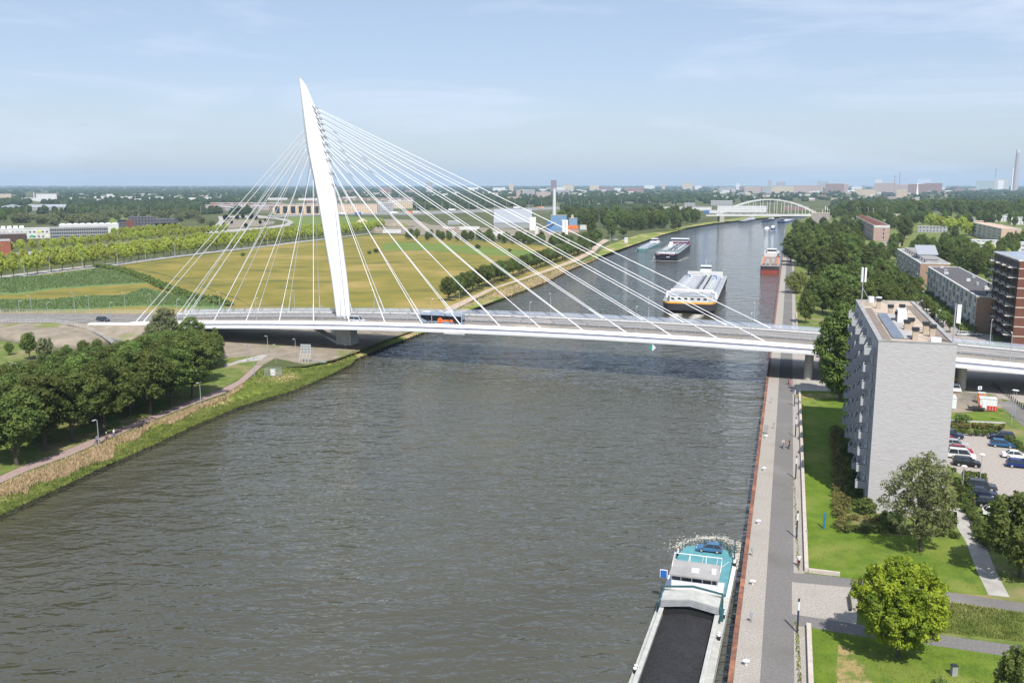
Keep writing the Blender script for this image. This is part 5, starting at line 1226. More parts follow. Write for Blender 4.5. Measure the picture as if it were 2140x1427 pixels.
# ---- white arch bridge in the distance
D0 = 1228.0
def ab_(pxx, z): d = ray(pxx, 449); t_ = D0/d[1]; return (d[0]*t_, D0, z)
xl, xr = ab_(1502,0)[0], ab_(1709,0)[0]; xm, hw = (xl+xr)/2, (xr-xl)/2
ar = thing('arch_bridge', 'white steel arch bridge with vertical hangers over the far canal', 'bridge', (xm, D0, 0))
x0d = ab_(1474,0)[0]-xm
c = MB(); c.box(x0d,-6,7.4,hw,6,8.6); c.box(-hw-2,-6.4,7.2,hw+2,-6.02,9.6); c.box(-hw-2,6.02,7.2,hw+2,6.4,9.6); c.build('deck', M['white_dull'], ar)
for sg in (-1,1):
    c = MB(); c.loft([[(hw*t_,sg*6.2-.5,9.6+19.5*(1-t_*t_)-.62),(hw*t_,sg*6.2+.5,9.6+19.5*(1-t_*t_)-.62),(hw*t_,sg*6.2+.5,9.6+19.5*(1-t_*t_)+.62),(hw*t_,sg*6.2-.5,9.6+19.5*(1-t_*t_)+.62)] for t_ in np.linspace(-1,1,33)]); c.build('arch', M['white_dull'], ar)
    for k in range(-6,7):
        t_ = k/7; c = MB(); c.box(hw*t_-.27,sg*6.2-.2,9.4,hw*t_+.27,sg*6.2+.2,9.6+19.5*(1-t_*t_)-.7); c.build('hanger', M['white_dull'], ar)
c = MB()
for k in range(-5,6): c.box(hw*k/7-.4,-5.6,9.6+19.5*(1-(k/7)**2)-.3,hw*k/7+.4,5.6,9.6+19.5*(1-(k/7)**2)+.3)
c.build('wind_bracing', M['white'], ar)
for x in (-hw+3, hw-3): c = MB(); c.box(x-3,-7,-3,x+3,7,7.0); c.build('pier', M['concrete'], ar)

# ---- far-off woods out to the horizon: one mass of crowns nobody could count
def woods(name, label, samples, seed, hmin, hmax):
    g = random.Random(seed); V = []; Fs = []
    base = []
    for j in range(3):
        t = math.pi/2*(j/3)
        for k in range(7): base.append((math.cos(t)*math.cos(k*.8976+j*.45), math.cos(t)*math.sin(k*.8976+j*.45), math.sin(t)))
    base.append((0,0,1)); bf = []
    for j in range(2):
        for k in range(7): bf.append((j*7+k, j*7+(k+1)%7, (j+1)*7+(k+1)%7, (j+1)*7+k))
    for k in range(7): bf.append((14+k, 14+(k+1)%7, 21))
    for x, y in samples:
        D = math.hypot(x, y); far_ = min(3.2, max(1.0, D/2600))
        for q_ in range(2 if D < 3000 else 1):
            rx = g.uniform(4.5,8.5)*far_; hh = g.uniform(hmin,hmax); o = len(V); ox, oy = g.uniform(-6,6)*far_, g.uniform(-6,6)*far_
            for a, b_, c in base:
                j = g.uniform(.72,1.2); V.append((x+ox+a*rx*j, y+oy+b_*rx*j, max(0,hh*.25)+c*hh*.75*g.uniform(.85,1.08)))
            Fs += [tuple(i+o for i in f) for f in bf]
            # skirt down to the ground
            o2 = len(V); V.extend([(x+ox+math.cos(k*.8976)*rx*.8, y+oy+math.sin(k*.8976)*rx*.8, 0) for k in range(7)])
            Fs += [(o2+k, o2+(k+1)%7, o+(k+1)%7, o+k) for k in range(7)]
    mb = MB(); mb.v = V; mb.f = Fs; mb.mi = [0]*len(Fs)
    o = mb.build(name, M['woods']); o['kind'] = 'stuff'; o['label'] = label; return o
M['woods'] = mix_in(mat('far_foliage', (.040,.060,.026), .9, (.020,.034,.016), scale=.22, world=True, detail=4), (.055,.078,.03), .012, .45, .65)
def clear(x, y):
    """open ground kept free of the far woods"""
    for poly in OPEN:
        c = False; j = len(poly)-1
        for i in range(len(poly)):
            if (poly[i][1] > y) != (poly[j][1] > y) and x < (poly[j][0]-poly[i][0])*(y-poly[i][1])/(poly[j][1]-poly[i][1])+poly[i][0]: c = not c
            j = i
        if c: return False
    return True
OPEN = [[(540,457),(870,452),(1010,446),(1310,433),(1480,436),(1480,426),(1300,426),(1000,437),(860,441),(540,447)],
        [(418,482),(470,486),(620,470),(640,455),(700,452),(900,476),(1240,480),(1240,440),(860,440),(560,448),(412,452)],
        [(1320,452),(1480,470),(1720,480),(1720,445),(1480,428),(1380,436)],[(120,470),(300,470),(300,452),(180,452)],
        [(560,450),(870,450),(870,415),(560,415)],[(420,446),(575,446),(575,426),(420,430)],[(0,446),(140,446),(140,430),(0,430)],[(46,424),(120,424),(120,404),(46,404)],
        [(1500,452),(1740,452),(1740,420),(1500,424)]]
smp = []
g_ = random.Random(5)
for _ in range(9000):
    y = 389.5+(448-389.5)*g_.random()**1.7; x = g_.uniform(-140, 2280)
    if x > 1745 and y > 437: continue
    if clear(x, y):
        # thinner where the city stands
        if 1480 < x < 2000 and 392 < y < 424 and g_.random() < .68: continue
        if 140 < x < 480 and 408 < y < 422 and g_.random() < .55: continue
        if 1160 < x < 1480 and 396 < y < 404 and g_.random() < .3: continue
        smp.append(at2(x, y))
struct_w = woods('distant_woods', 'far-off woods and treelines out to the horizon', smp, 3, 8, 15)
HAZE = 0.00006
# ================================================================ BOATS
def hull_outline(L, W, bow=6.0, stern=3.0, n=7, near_round=.75):
    """plan outline, y from 0 (near end) to L, counter-clockwise"""
    pts = []
    for k in range(n+1):
        a = math.pi/2*k/n; pts.append((W/2-(W/2*(1-near_round))*(1-math.sin(a)), bow*(1-math.sin(a))*1.0))
    right = [(W/2*near_round, 0.0)]+[(W/2*(near_round+(1-near_round)*math.sin(math.pi/2*k/n)), bow*(1-math.cos(math.pi/2*k/n))) for k in range(1,n+1)]
    right += [(W/2, L-stern)]+[(W/2-W*.14*(1-math.cos(math.pi/2*k/4)), L-stern+stern*math.sin(math.pi/2*k/4)) for k in range(1,5)]
    return right+[(-x, y) for x, y in reversed(right)]
def scaled(o, f, L, dy=0.0): return [(x*f, dy+y*(L-2*dy)/L) for x, y in o]
def bulwark(mb, outl, z0, z1, y0, y1, t=.18):
    """a thin wall along the part of the outline with y0<=y<=y1"""
    n = len(outl)
    for i in range(n):
        a, b = outl[i], outl[(i+1) % n]
        if min(a[1], b[1]) < y0-.01 or max(a[1], b[1]) > y1+.01: continue
        dx, dy = b[0]-a[0], b[1]-a[1]; l = math.hypot(dx, dy)
        if l < 1e-6: continue
        nx, ny = -dy/l*t, dx/l*t
        mb.loft([[(a[0],a[1],z0),(a[0]+nx,a[1]+ny,z0),(a[0]+nx,a[1]+ny,z1),(a[0],a[1],z1)],[(b[0],b[1],z0),(b[0]+nx,b[1]+ny,z0),(b[0]+nx,b[1]+ny,z1),(b[0],b[1],z1)]])
M['hullgrey'] = mat('dark_grey_hull', (.075,.075,.085), .45, (.05,.05,.058), scale=.15)
M['hullnavy'] = mat('navy_hull', (.022,.026,.045), .4, (.015,.017,.03), scale=.2)
M['hullred'] = mat('red_hull', (.42,.085,.065), .6, (.32,.06,.048), scale=.3)
M['hulldark'] = mat('dark_brown_hull', (.06,.045,.05), .6, (.035,.028,.032), scale=.3, stretch=(1,1,.2))
M['maroon'] = mat('maroon_paint', (.20,.025,.055), .5)
M['yellow'] = mat('amber_paint', (.80,.42,.07), .5, (.70,.34,.045), scale=.5)
M['deck'] = mat('silver_deck', (.36,.39,.43), .6, (.27,.30,.335), scale=.5, detail=6)
M['deckgrey'] = mat('grey_green_deck', (.27,.32,.34), .65, (.19,.23,.25), scale=.4, detail=6)
M['deckorange'] = mat('rusty_orange_deck', (.52,.24,.13), .8, (.38,.17,.10), scale=.6, detail=6)
M['coal'] = mat('coal', (.030,.029,.032), .95, (.010,.010,.011), scale=3.0, detail=10, bump=3.0, bscale=4)
mix_in(M['coal'], (.034,.033,.036), .35, .5, .8, world=False)
M['side_deck'] = mix_in(mat('pale_side_deck', (.47,.47,.44), .75, (.36,.36,.335), scale=.9, detail=7), (.45,.30,.17), .35, .66, .74, world=False)

def pipes(par, L0, L1, wmax, z, n_long, n_cross, m, name='deck_pipe'):
    p = MB()
    for k in range(n_long):
        x = (k-(n_long-1)/2)*.42; p.tube([(x,L0,z+.45),(x,L1,z+.45)], .13, 5)
    for k in range(n_cross):
        y = L0+(k+.5)*(L1-L0)/n_cross; p.tube([(-wmax,y,z+.3),(wmax,y,z+.3)], .11, 5)
        p.tube([(-wmax,y+.6,z+.3),(wmax*.2,y+.6,z+.3)], .09, 5)
    return p.build(name, m, par)
def rail_line(pts, h, m, par, step=2.2, name='railing'):
    b = MB(); pl = along(pts, step)
    for a, c in zip(pl, pl[1:]):
        for hh in (h*.5, h): b.tube([(a[0],a[1],a[2]+hh),(c[0],c[1],c[2]+hh)], .04, 4)
        b.tube([a,(a[0],a[1],a[2]+h)], .045, 4)
    return b.build(name, m, par)

def tanker(label, r, v_, yaw, L, W, hullm, bowm, deckm, roofm, kind):
    t = thing('tanker_barge', label, 'tanker barge', Q(r, v_, WZ), -QA-yaw)
    o = hull_outline(L, W, 7, 4, near_round=.72 if kind == 'wide' else .8); dz = 4.3
    b = MB(); n = len(o); lo_ = scaled(o, .97, L, 2.6)
    b.loft([[(x*.96,y+(2.2 if y < L/2 else -1),-.8) for x, y in lo_],[(x,y,1.2) for x, y in scaled(o, .99, L, 1.0)],[(x,y,dz) for x, y in o]])
    b.build('hull', hullm, t)
    b = MB(); b.prism(scaled(o, .985, L, .3), dz+.003, dz+.05); b.build('deck', deckm, t)
    b = MB(); bulwark(b, [(x*1.003,y) for x, y in o], dz-(.25 if kind == 'wide' else 0), dz+.5, -.1, 7.1); b.build('bulwark', bowm, t)
    b = MB(); bulwark(b, o, dz+.05, dz+.28, 7, L+1); b.build('gunwale', M['white_dull'] if kind == 'wide' else M['tealdark'], t)
    b = MB(); b.box(-W*.38,24,dz+.06,W*.38,L-14,dz+1.05); b.build('tank_trunk', deckm, t)
    zt = dz+1.05
    pipes(t, 24, L-14, W*.35, zt, 5, 9, M['steel'])
    b = MB()
    for k in range(11):
        y = 27+k*(L-44)/10
        for x in (.9, 3.4): b.cyl(x, y, zt+.002, zt+1.0, .42, 8, .3)
    b.build('tank_valve', M['dark'], t)
    b = MB()
    for k in range(8):
        y = 30+k*(L-50)/7
        for x in (-W*.28, W*.27): b.cbox(x, y, zt+.002, 1.3, 1.0, .45)
        b.tube([(-W*.38,y+3,zt+.08),(W*.38,y+3,zt+.08)], .09, 4)
    b.build('tank_hatch', M['white_dull'], t)
    b = MB(); b.box(-.9,24,zt+.95,.1,L-16,zt+1.02)
    for k in range(14): b.box(-.5,25+k*(L-44)/13,zt,-.3,25.1+k*(L-44)/13,zt+.95)
    b.build('catwalk', M['steel'], t)
    for x, y in ((-W*.30,L*.78),(W*.30,L*.76),(W*.33,26)):
        b = MB(); b.cyl(x,y,zt,zt+1.6,.25,7); b.tube([(x,y,zt+1.5),(x-1.7,y-.8,zt+1.9)], .3, 5); b.build('hose_crane', M['bluesign'], t)
    for sg in (-1,1): rail_line([(sg*(W/2-.25),8,dz+.05),(sg*(W/2-.25),L-8,dz+.05)], 1.05, M['white_dull'], t, 3.2)
    if kind == 'wide':
        b = MB(); b.box(-W*.41,18.5,dz+.05,W*.41,21,dz+3.0); b.box(-W*.41,L-11,dz+.05,W*.41,L-8,dz+3.0)
        b.loft([[(x,y,z) for y, z in ((18.5,dz+3.0),(21,dz+3.0),(20.7,dz+3.5),(18.8,dz+3.5))] for x in (-W*.41,W*.41)])
        b.build('cross_house', M['white_dull'], t)
        hs = MB(); hs.prism([(-W*.36,3.2),(W*.36,3.2),(W*.42,8),(W*.42,13),(-W*.42,13),(-W*.42,8)], dz+.05, dz+2.5); ho = hs.build('deckhouse', M['white_dull'], t)
        hr = MB(); hr.prism([(-W*.35,3.0),(W*.35,3.0),(W*.41,8),(W*.41,13.4),(-W*.41,13.4),(-W*.41,8)], dz+2.502, dz+2.65); hr.build('roof', M['deck'], ho)
        for k in range(6):
            x = -W*.30+k*W*.6/5; put_window(ho, (x,3.19,dz+.9), math.pi/2, 1.5, 1.0, key='tk', mull=0)
        for k in range(4):
            y = 8.6+k*1.2; put_window(ho, (W*.42,y,dz+.9), math.pi, .7, 1.0, key='tk2', mull=0)
        b = MB(); b.box(-5,14,dz+.06,-1,16.5,dz+1.7); b.build('boat_cradle', M['blue'], t)
        b = MB(); b.cbox(-W*.1,7.5,dz+2.66,4,2,.5); b.cbox(W*.18,9.5,dz+2.66,2.2,1.6,.7); b.cbox(W*.02,11,dz+2.66,5.5,.9,.4); b.build('roof_gear', M['grey'], ho)
        b = MB(); b.box(-2.6,L-8,dz+3.0,2.8,L-4.6,dz+6); wh = b.build('wheelhouse', M['white'], t)
        b = MB(); b.box(-2.65,L-8.06,dz+4.4,2.85,L-7.9,dz+5.4); b.build('window_band', M['glass'], wh)
        b = MB(); b.tube([(0,L-6,dz+6),(0,L-6,dz+9)], .1, 5); b.tube([(-W*.3,19.5,dz+3.5),(-W*.3,19.5,dz+6.4)], .08, 5); b.build('mast', M['white_dull'], t)
        for sg in (-1,1): b = MB(); b.tube([(sg*W*.47,16,dz+.1),(sg*W*.47,17,dz+2.3),(sg*W*.38,18.4,dz+2.7)], .5, 6); b.build('side_stairs', M['white'], t)
    else:
        b = MB(); b.box(-W*.44,L-12,dz+.05,W*.44,L-4,dz+2.6); b.build('deckhouse', M['maroon'], t)
        b = MB(); b.box(-W*.40,L-11.5,dz+2.6,W*.40,L-5.5,dz+4.6); wh = b.build('wheelhouse', M['white'], t)
        b = MB(); b.box(-W*.405,L-11.58,dz+3.2,W*.405,L-11.4,dz+4.3); b.build('window_band', M['glass'], wh)
        b = MB(); b.box(-W*.44,L-12,dz+4.6,W*.44,L-5,dz+5.1); b.build('roof', M['white'], wh)
        b = MB()
        for x0, x1 in ((-W*.40,-W*.27),(W*.14,W*.36)): b.box(x0,-.05 if kind == 'wide' else .02,dz-.2,x1,.4,dz+.35)
        b.box(W*.03,.3,dz-1.95,W*.16,1.2,dz-1.6)
        b.build('name_board', M['white'], t)
        b = MB()
        for k in range(9): b.cbox(-W*.3+k*W*.6/8, 4+(k%3)*2.2, dz+.05, 1.1, 1.1, .9)
        b.build('winch', M['white'], t)
        b = MB(); b.cbox(-W*.2,L*.55,zt,3.0,4.0,1.8); b.cbox(-W*.22,L*.62,zt,2.4,2.4,3.2); b.build('deck_locker', M['white'], t)
    return t
tanker('very wide silver decked tanker barge with amber bulwark and white deckhouse', -34.0, 282.5, R(-1.4), 116, 21.6, M['hullgrey'], M['yellow'], M['deck'], M['white'], 'wide')
tanker('dark navy tanker barge with maroon bow heading this way', -76.3, 539, R(-1.2), 112, 16, M['hullnavy'], M['maroon'], M['deckgrey'], M['white'], 'dark')

# ---- coal barge in the foreground (its far end is the stern)
cb = thing('coal_barge', 'open hold barge full of black coal with teal stern deck beside the quay', 'barge', Q(-4.98,35.8,WZ), -QA-R(1.3))
W, L = 8.3, 84
ol = [(-W/2,-L),(W/2,-L),(W/2,-4.5),(W*.47,-2.0),(W*.38,-.6),(W*.24,0),(-W*.24,0),(-W*.38,-.6),(-W*.47,-2.0),(-W/2,-4.5)]
b = MB(); b.loft([[(x*.97,y-.4,-.9) for x, y in ol],[(x,y,1.15) for x, y in ol]]); b.build('hull', M['tealdark'], cb)
b = MB(); b.box(-W/2-.03,-L,.35,-W/2-.005,-4.6,.8); b.box(W/2+.005,-L,.35,W/2+.03,-4.6,.8); b.build('rubbing_strake', M['white_dull'], cb)
for sg in (-1,1):
    b = MB(); b.box(min(sg*W/2,sg*3.12),-L,1.152,max(sg*W/2,sg*3.12),-14,1.2); b.build('side_deck', M['side_deck'], cb)
    b = MB(); b.box(min(sg*3.12,sg*3.3),-L,1.2,max(sg*3.12,sg*3.3),-20.6,2.15); b.box(min(sg*2.98,sg*3.5),-L,2.15,max(sg*2.98,sg*3.5),-20.6,2.25); b.build('hold_coaming', M['side_deck'], cb)
b = MB(); nx_, ny_ = 26, 130; g = random.Random(3)
ph = [(g.uniform(.2,1.1),g.uniform(.15,.8),g.uniform(0,6.28),g.uniform(.015,.05)) for _ in range(9)]
rowz = []
for j in range(ny_+1):
    y = -L+.1+(L-21.2)*j/ny_; row = []
    for i in range(nx_+1):
        x = -3.1+6.2*i/nx_; e = 1-(abs(x)/3.1)**2.2; tail = min(1, max(0, (-21.4-y)/4.0))
        z = 1.38+.75*e*(.35+.65*tail)+sum(a_*math.sin(fx*x*2+fy*y*1.3+p_) for fx, fy, p_, a_ in ph)*e+g.uniform(-.018,.018)-.15*(1-tail)*(abs(x)/3.1)
        row.append((x,y,z))
    rowz.append(row)
b.loft(rowz, closed=False); b.build('coal_heap', M['coal'], cb, smooth=True)
b = MB(); b.box(-3.2,-17.55,.9,3.2,-17.4,2.3); b.build('hold_bulkhead', M['black'], cb)
for k in range(4):
    b = MB(); z = 2.35+k*.2; y0 = -17.9+k*.12; b.loft([[(-3.4,y,z),(0,y,z+.55),(3.4,y,z),(3.4,y,z+.15),(0,y,z+.7),(-3.4,y,z+.15)] for y in (y0,-14.9)]); b.build('hatch_cover', M['side_deck'] if k == 3 else M['grey'], cb)
b = MB()
for sg in (-1,1): b.tube([(sg*3.55,-14.6,1.2),(sg*3.55,-14.6,3.4)], .12, 6); b.tube([(sg*3.55,-17.7,1.2),(sg*3.55,-17.7,2.9)], .1, 6); b.tube([(sg*3.55,-14.6,3.4),(sg*3.55,-17.7,2.9)], .08, 5)
b.loft([[(x,-14.62,3.3+.5*(1-abs(x)/3.6)),(x,-14.42,3.3+.5*(1-abs(x)/3.6)),(x,-14.42,3.5+.5*(1-abs(x)/3.6)),(x,-14.62,3.5+.5*(1-abs(x)/3.6))] for x in (-3.6,0,3.6)]); b.build('hatch_gantry', M['tealdark'], cb)
b = MB(); b.box(-3.35,-13.6,1.2,3.35,-8.4,2.75); dh = b.build('deckhouse', M['white'], cb)
for x in (-1.7,1.6): put_window(dh, (x,-13.605,1.5), math.pi/2, 2.2, .95, key='cbw', mull=0)
b = MB(); b.box(-3.55,-14.2,2.752,3.55,-11.6,2.85); b.build('front_deck', M['side_deck'], dh)
b = MB(); b.box(-2.75,-12.2,2.86,2.75,-8.9,4.05); wh = b.build('wheelhouse', M['white'], cb)
b = MB(); b.box(-2.72,-12.17,4.05,2.72,-8.95,4.75); b.build('window_band', M['glass'], wh)
b = MB()
for x in (-2.74,-1.6,-.3,1.0,2.1,2.74): b.box(x-.06,-12.23,4.05,x+.06,-12.1,4.75)
b.build('window_post', M['white'], wh)
b = MB(); b.loft([[(-3.0,-12.7,4.95),(3.0,-12.7,4.95),(3.0,-12.7,4.75),(-3.0,-12.7,4.75)],[(-3.0,-8.6,5.12),(3.0,-8.6,5.12),(3.0,-8.6,4.9),(-3.0,-8.6,4.9)]]); rf = b.build('roof', M['roofgrey'], wh)
b = MB(); b.box(-.45,-11.5,5.0,.45,-10.7,5.25); b.box(1.95,-11.3,5.0,2.5,-10.5,5.4); b.build('roof_box', M['white'], rf)
b = MB(); b.tube([(-2.95,-10.6,5.05),(-2.95,-8.5,6.0),(2.95,-8.5,6.0),(2.95,-10.6,5.05)], .06, 5)
for x in (-2.9,-1,1,2.9): b.tube([(x,-8.6,5.0),(x,-8.5,6.0)], .05, 5)
b.build('roof_rail', M['white'], rf)
b = MB(); b.prism([(-3.6,-13.3),(3.6,-13.3),(3.55,-4.0),(2.9,-1.3),(1.8,-.7),(-1.8,-.7),(-2.9,-1.3),(-3.55,-4.0)], 1.2, 2.1); b.build('aft_deck', M['teal'], cb)
b = MB(); b.prism([(3.62,-14),(4.13,-14),(4.13,-4.5),(3.62,-4.0)], 1.16, 1.24); b.prism([(-4.13,-14),(-3.62,-14),(-3.62,-4.0),(-4.13,-4.5)], 1.16, 1.24); b.build('side_walk', M['white'], cb)
b = MB()
for x in (-2.0,-.2,1.7): b.tube([(x,-12.8,2.14),(x,-4.6,2.14)], .05, 4)
b.tube([(2.2,-8,2.16),(3.2,-5.2,2.16)], .05, 4); b.build('deck_line', M['white_dull'], cb)
rail_line([(-3.55,-4,2.1),(-2.9,-1.3,2.1),(-1.8,-.7,2.1),(1.8,-.7,2.1),(2.9,-1.3,2.1),(3.55,-4,2.1)], 1.0, M['tealdark'], cb, 1.0)
b = MB(); b.tube([(3.7,-2.2,1.2),(3.7,-2.2,4.2)], .09, 5); b.tube([(3.2,-1.5,2.1),(1.0,-.4,3.4)], .07, 5); b.build('davit', M['tealdark'], cb)
b = MB(); b.box(-4.45,-10.4,3.3,-3.5,-10.3,4.35); s_ = b.build('signal_board', M['white'], cb); s_['label'] = 'blue board in a white frame'
b = MB(); b.box(-4.36,-10.46,3.38,-3.59,-10.402,4.27); b.build('blue_panel', M['bluesign'], s_)
bo = MB()
for dy in (-.3,.3): bo.cyl(0,dy,0,.5,.19,9); bo.m = 1; bo.cyl(0,dy,.5,.62,.21,9); bo.m = 0
bom = bo.mesh('mooring_bitts', [M['black'], M['white']])
for sg, y in ((-1,-35),(1,-38),(-1,-56),(1,-58),(-1,-18.6),(1,-19.5),(-1,-2.6),(1,-3.8),(1,-25)): link_mesh('mooring_bitts', bom, cb, (sg*3.85,y,1.2))
b = MB()
for sg in (-1,1): b.box(min(sg*3.2,sg*3.9),-17.2,1.2,max(sg*3.2,sg*3.9),-15.4,2.0)
b.build('deck_locker', M['tealdark'], cb)

for o_ in list(cb.children):
    k_ = o_.name.split('.')[0]
    if k_ in ('deckhouse','wheelhouse','signal_board'): o_.location.y -= 5.0
    elif k_ in ('hatch_cover','hatch_gantry','hold_bulkhead','deck_locker'): o_.location.y -= 3.6
# ---- red barge moored on the right
rb = thing('cargo_barge', 'empty red bottomed barge with orange brown decks moored by the right quay', 'barge', Q(-6.2,465.5,WZ), -QA+R(.3))
W, L = 10.4, 84; o = hull_outline(L, W, 3.0, 4, near_round=.86)
b = MB(); b.loft([[(x*.98,y+.4,-.6) for x, y in o],[(x,y,2.0) for x, y in o]]); b.build('hull', M['hullred'], rb)
b = MB(); b.loft([[(x*.995,y+.02,2.0) for x, y in o],[(x*1.01,y-.1,4.6) for x, y in o]]); b.build('topside', M['hulldark'], rb)
b = MB(); bulwark(b, [(x*1.02,y-.15) for x, y in o], 4.45, 4.75, -1, L+1); b.build('gunwale', M['white_dull'], rb)
b = MB()
for sg in (-1,1): b.box(min(sg*5.0,sg*3.5),4,4.62,max(sg*5.0,sg*3.5),L-16,5.0)
b.build('side_deck', M['deckorange'], rb)
b = MB(); b.box(-3.5,6,3.2,3.5,L-18,4.3); b.build('cargo_hold', mat('hold_floor', (.22,.19,.17), .9, (.13,.12,.11), scale=.4, detail=6), rb)
b = MB(); b.prism(scaled(o,.97,L,.4), 4.602, 4.64); b.build('deck', mat('worn_deck', (.30,.23,.20), .9, (.20,.16,.14), scale=.5), rb)
b = MB(); b.loft([[(-2.0+math.cos(a)*1.5,y,4.4+math.sin(a)*1.9) for a in np.linspace(0,math.pi,6)] for y in (16,30)]); b.loft([[(1.4+math.cos(a)*1.2,y,4.4+math.sin(a)*1.5) for a in np.linspace(0,math.pi,6)] for y in (20,40)]); b.build('cargo_cover', M['concrete'], rb)
b = MB()
for x, y in ((-3.4,3),(-1.2,2.4),(1.6,2.6),(3.3,3)): b.cbox(x,y,4.64,1.3,1.5,1.0)
b.build('winch', M['hulldark'], rb); rail_line([(-4.3,.6,4.7),(4.3,.6,4.7)], 1.1, M['white_dull'], rb, 1.0)
b = MB(); b.box(-4.6,L-15,4.64,4.6,L-6,7.0); b.box(-4.9,L-11,7,-3.2,L-8,8.2); b.box(3.2,L-11,7,4.9,L-8,8.2); b.build('deckhouse', M['white_dull'], rb)
b = MB(); b.box(-2.8,L-14,7.0,2.8,L-9,8.0); b.box(-3.0,L-14.3,9.3,3.0,L-8.6,9.7); wh = b.build('wheelhouse', M['white'], rb)
for k in range(3): c = MB(); c.box(-2.7+k*1.85,L-14.05,8.05,-1.1+k*1.85,L-9.2,9.28); c.build('window_pane', M['glass'], wh)

# ---- smaller boats
def small_barge(name, label, r, v_, L, W, hullm, deckm, cabm, yaw=0.0, cab_far=True, zs=1.0, cat='barge', h=1.6):
    t = thing(name, label, cat, Q(r, v_, WZ), -QA-yaw); o = hull_outline(L, W, W*.6, 2, near_round=.45)
    b = MB(); b.loft([[(x*.93,y+.6,-.5) for x, y in o],[(x,y,h) for x, y in o]]); b.build('hull', hullm, t)
    b = MB(); b.prism(scaled(o,.95,L,.4), h+.004, h+.08); b.build('deck', deckm, t)
    b = MB(); b.box(-W*.36,L*.16,h+.08,W*.36,L*.76,h+1.0); b.build('hatch', deckm, t)
    y0 = L*.80 if cab_far else L*.1
    b = MB(); b.box(-W*.40,y0,h+.08,W*.40,y0+L*.15,h+1.7); dh = b.build('deckhouse', cabm, t)
    b = MB(); b.box(-W*.30,y0+L*.02,h+1.7,W*.30,y0+L*.10,h+3.6); wh = b.build('wheelhouse', cabm, t)
    b = MB(); b.box(-W*.305,y0+L*.018,h+2.4,W*.305,y0+L*.102,h+3.2); b.build('window_band', M['glass'], wh)
    b = MB(); b.box(-W*.33,y0,h+3.6,W*.33,y0+L*.12,h+3.8); b.build('roof', M['white'], wh); return t
small_barge('cargo_barge', 'slim sea green barge with pale hatches left of the navy tanker', -106, 622, 86, 8.5, mat('sea_green_hull', (.16,.36,.36), .5), M['deck'], M['white'], h=2.0)
q1, q2 = rv(1549,465,WZ), rv(1582,458,WZ); small_barge('cargo_barge', 'grey barge with black bow near the arch bridge', q1[0], q1[1], 95, 9, M['hulldark'], M['deck'], M['white'], math.atan2(q2[0]-q1[0], q2[1]-q1[1]))
q1, q2 = rv(1597,464,WZ), rv(1618,459,WZ); small_barge('cargo_barge', 'low dark blue barge with white stern cabin near the arch bridge', q1[0], q1[1], 75, 8, mat('dark_blue_hull', (.03,.06,.14), .5), M['hulldark'], M['white'], math.atan2(q2[0]-q1[0], q2[1]-q1[1]))
q1, q2 = rv(1630,466,WZ), rv(1662,459,WZ); small_barge('cargo_barge', 'bright blue barge with white and red cabin half behind the quay trees', q1[0], q1[1], 90, 9.5, M['blue'], M['white_dull'], M['white'], math.atan2(q2[0]-q1[0], q2[1]-q1[1]), False)
def yacht(label, r, v_, L, W, hullm, yaw=0.0):
    t = thing('motor_yacht', label, 'motor boat', Q(r, v_, WZ), -QA-yaw); o = hull_outline(L, W, L*.45, 1, near_round=.25)
    b = MB(); b.loft([[(x*.8,y+.5,-.4) for x, y in o],[(x,y,1.5) for x, y in o]]); b.build('hull', hullm, t)
    b = MB(); b.prism([(-W*.32,L*.3),(W*.32,L*.3),(W*.38,L*.85),(-W*.38,L*.85)], 1.5, 3.3, [(-W*.28,L*.42),(W*.28,L*.42),(W*.36,L*.85),(-W*.36,L*.85)]); c = b.build('cabin', M['white'], t)
    b = MB(); b.prism([(-W*.30,L*.37),(W*.30,L*.37),(W*.385,L*.8),(-W*.385,L*.8)], 2.2, 2.9, [(-W*.29,L*.40),(W*.29,L*.40),(W*.375,L*.8),(-W*.375,L*.8)]); b.build('window_band', M['glass'], c)
    b = MB(); b.box(-W*.3,L*.48,3.3,W*.3,L*.8,3.5); b.tube([(0,L*.7,3.5),(0,L*.72,4.9)], .06, 5); b.build('flybridge', M['white'], t); return t
q1 = rv(1601,482,WZ); yacht('white motor yacht coming up the middle of the far canal', q1[0], q1[1], 17, 6.2, M['white'], R(4))
q1 = rv(1614,479,WZ); yacht('blue hulled motor boat just behind the white motor yacht', q1[0], q1[1], 15, 5, M['blue'], R(4))
# foam thrown up by the hulls
def foam(name, label, fn, n, seed, size, m='white_dull'):
    g = random.Random(seed); b = MB()
    for _ in range(n):
        x, y, s = fn(g); s *= size*g.uniform(.4,1.5); k = g.randint(5,7); ph_ = g.uniform(0,6.28)
        b.add([(x+s*1.6*math.cos(ph_+6.28*i/k)*g.uniform(.6,1.2), y+s*.7*math.sin(ph_+6.28*i/k)*g.uniform(.6,1.2), WZ+.03+g.random()*.05) for i in range(k)], [tuple(range(k))])
    o = b.build(name, M[m]); o['kind'] = 'stuff'; o['label'] = label; return o
M['foam'] = mat('foam', (.52,.51,.46), .8, (.5,.48,.42), scale=3)
ARC = [at2(x, y, WZ) for x, y in ((1418,1146),(1424,1136),(1442,1129),(1462,1125),(1485,1123),(1510,1125),(1530,1131),(1545,1141),(1551,1153),(1549,1170))]
ARCF = along(ARC, .3)
def f1(g):
    p = g.choice(ARCF); k = g.random(); sp = .35 if k < .6 else 1.3
    return p[0]+g.gauss(0,sp), p[1]+g.gauss(0,sp*.8)-(.9 if k > .8 else 0), 1
foam('wake_foam', 'foam curling behind the coal barge stern', f1, 1700, 1, .07, 'foam')
def f1b(g):
    q = Q(-1.1+g.gauss(0,.5), 33+g.uniform(0,6)); return q[0], q[1], 1
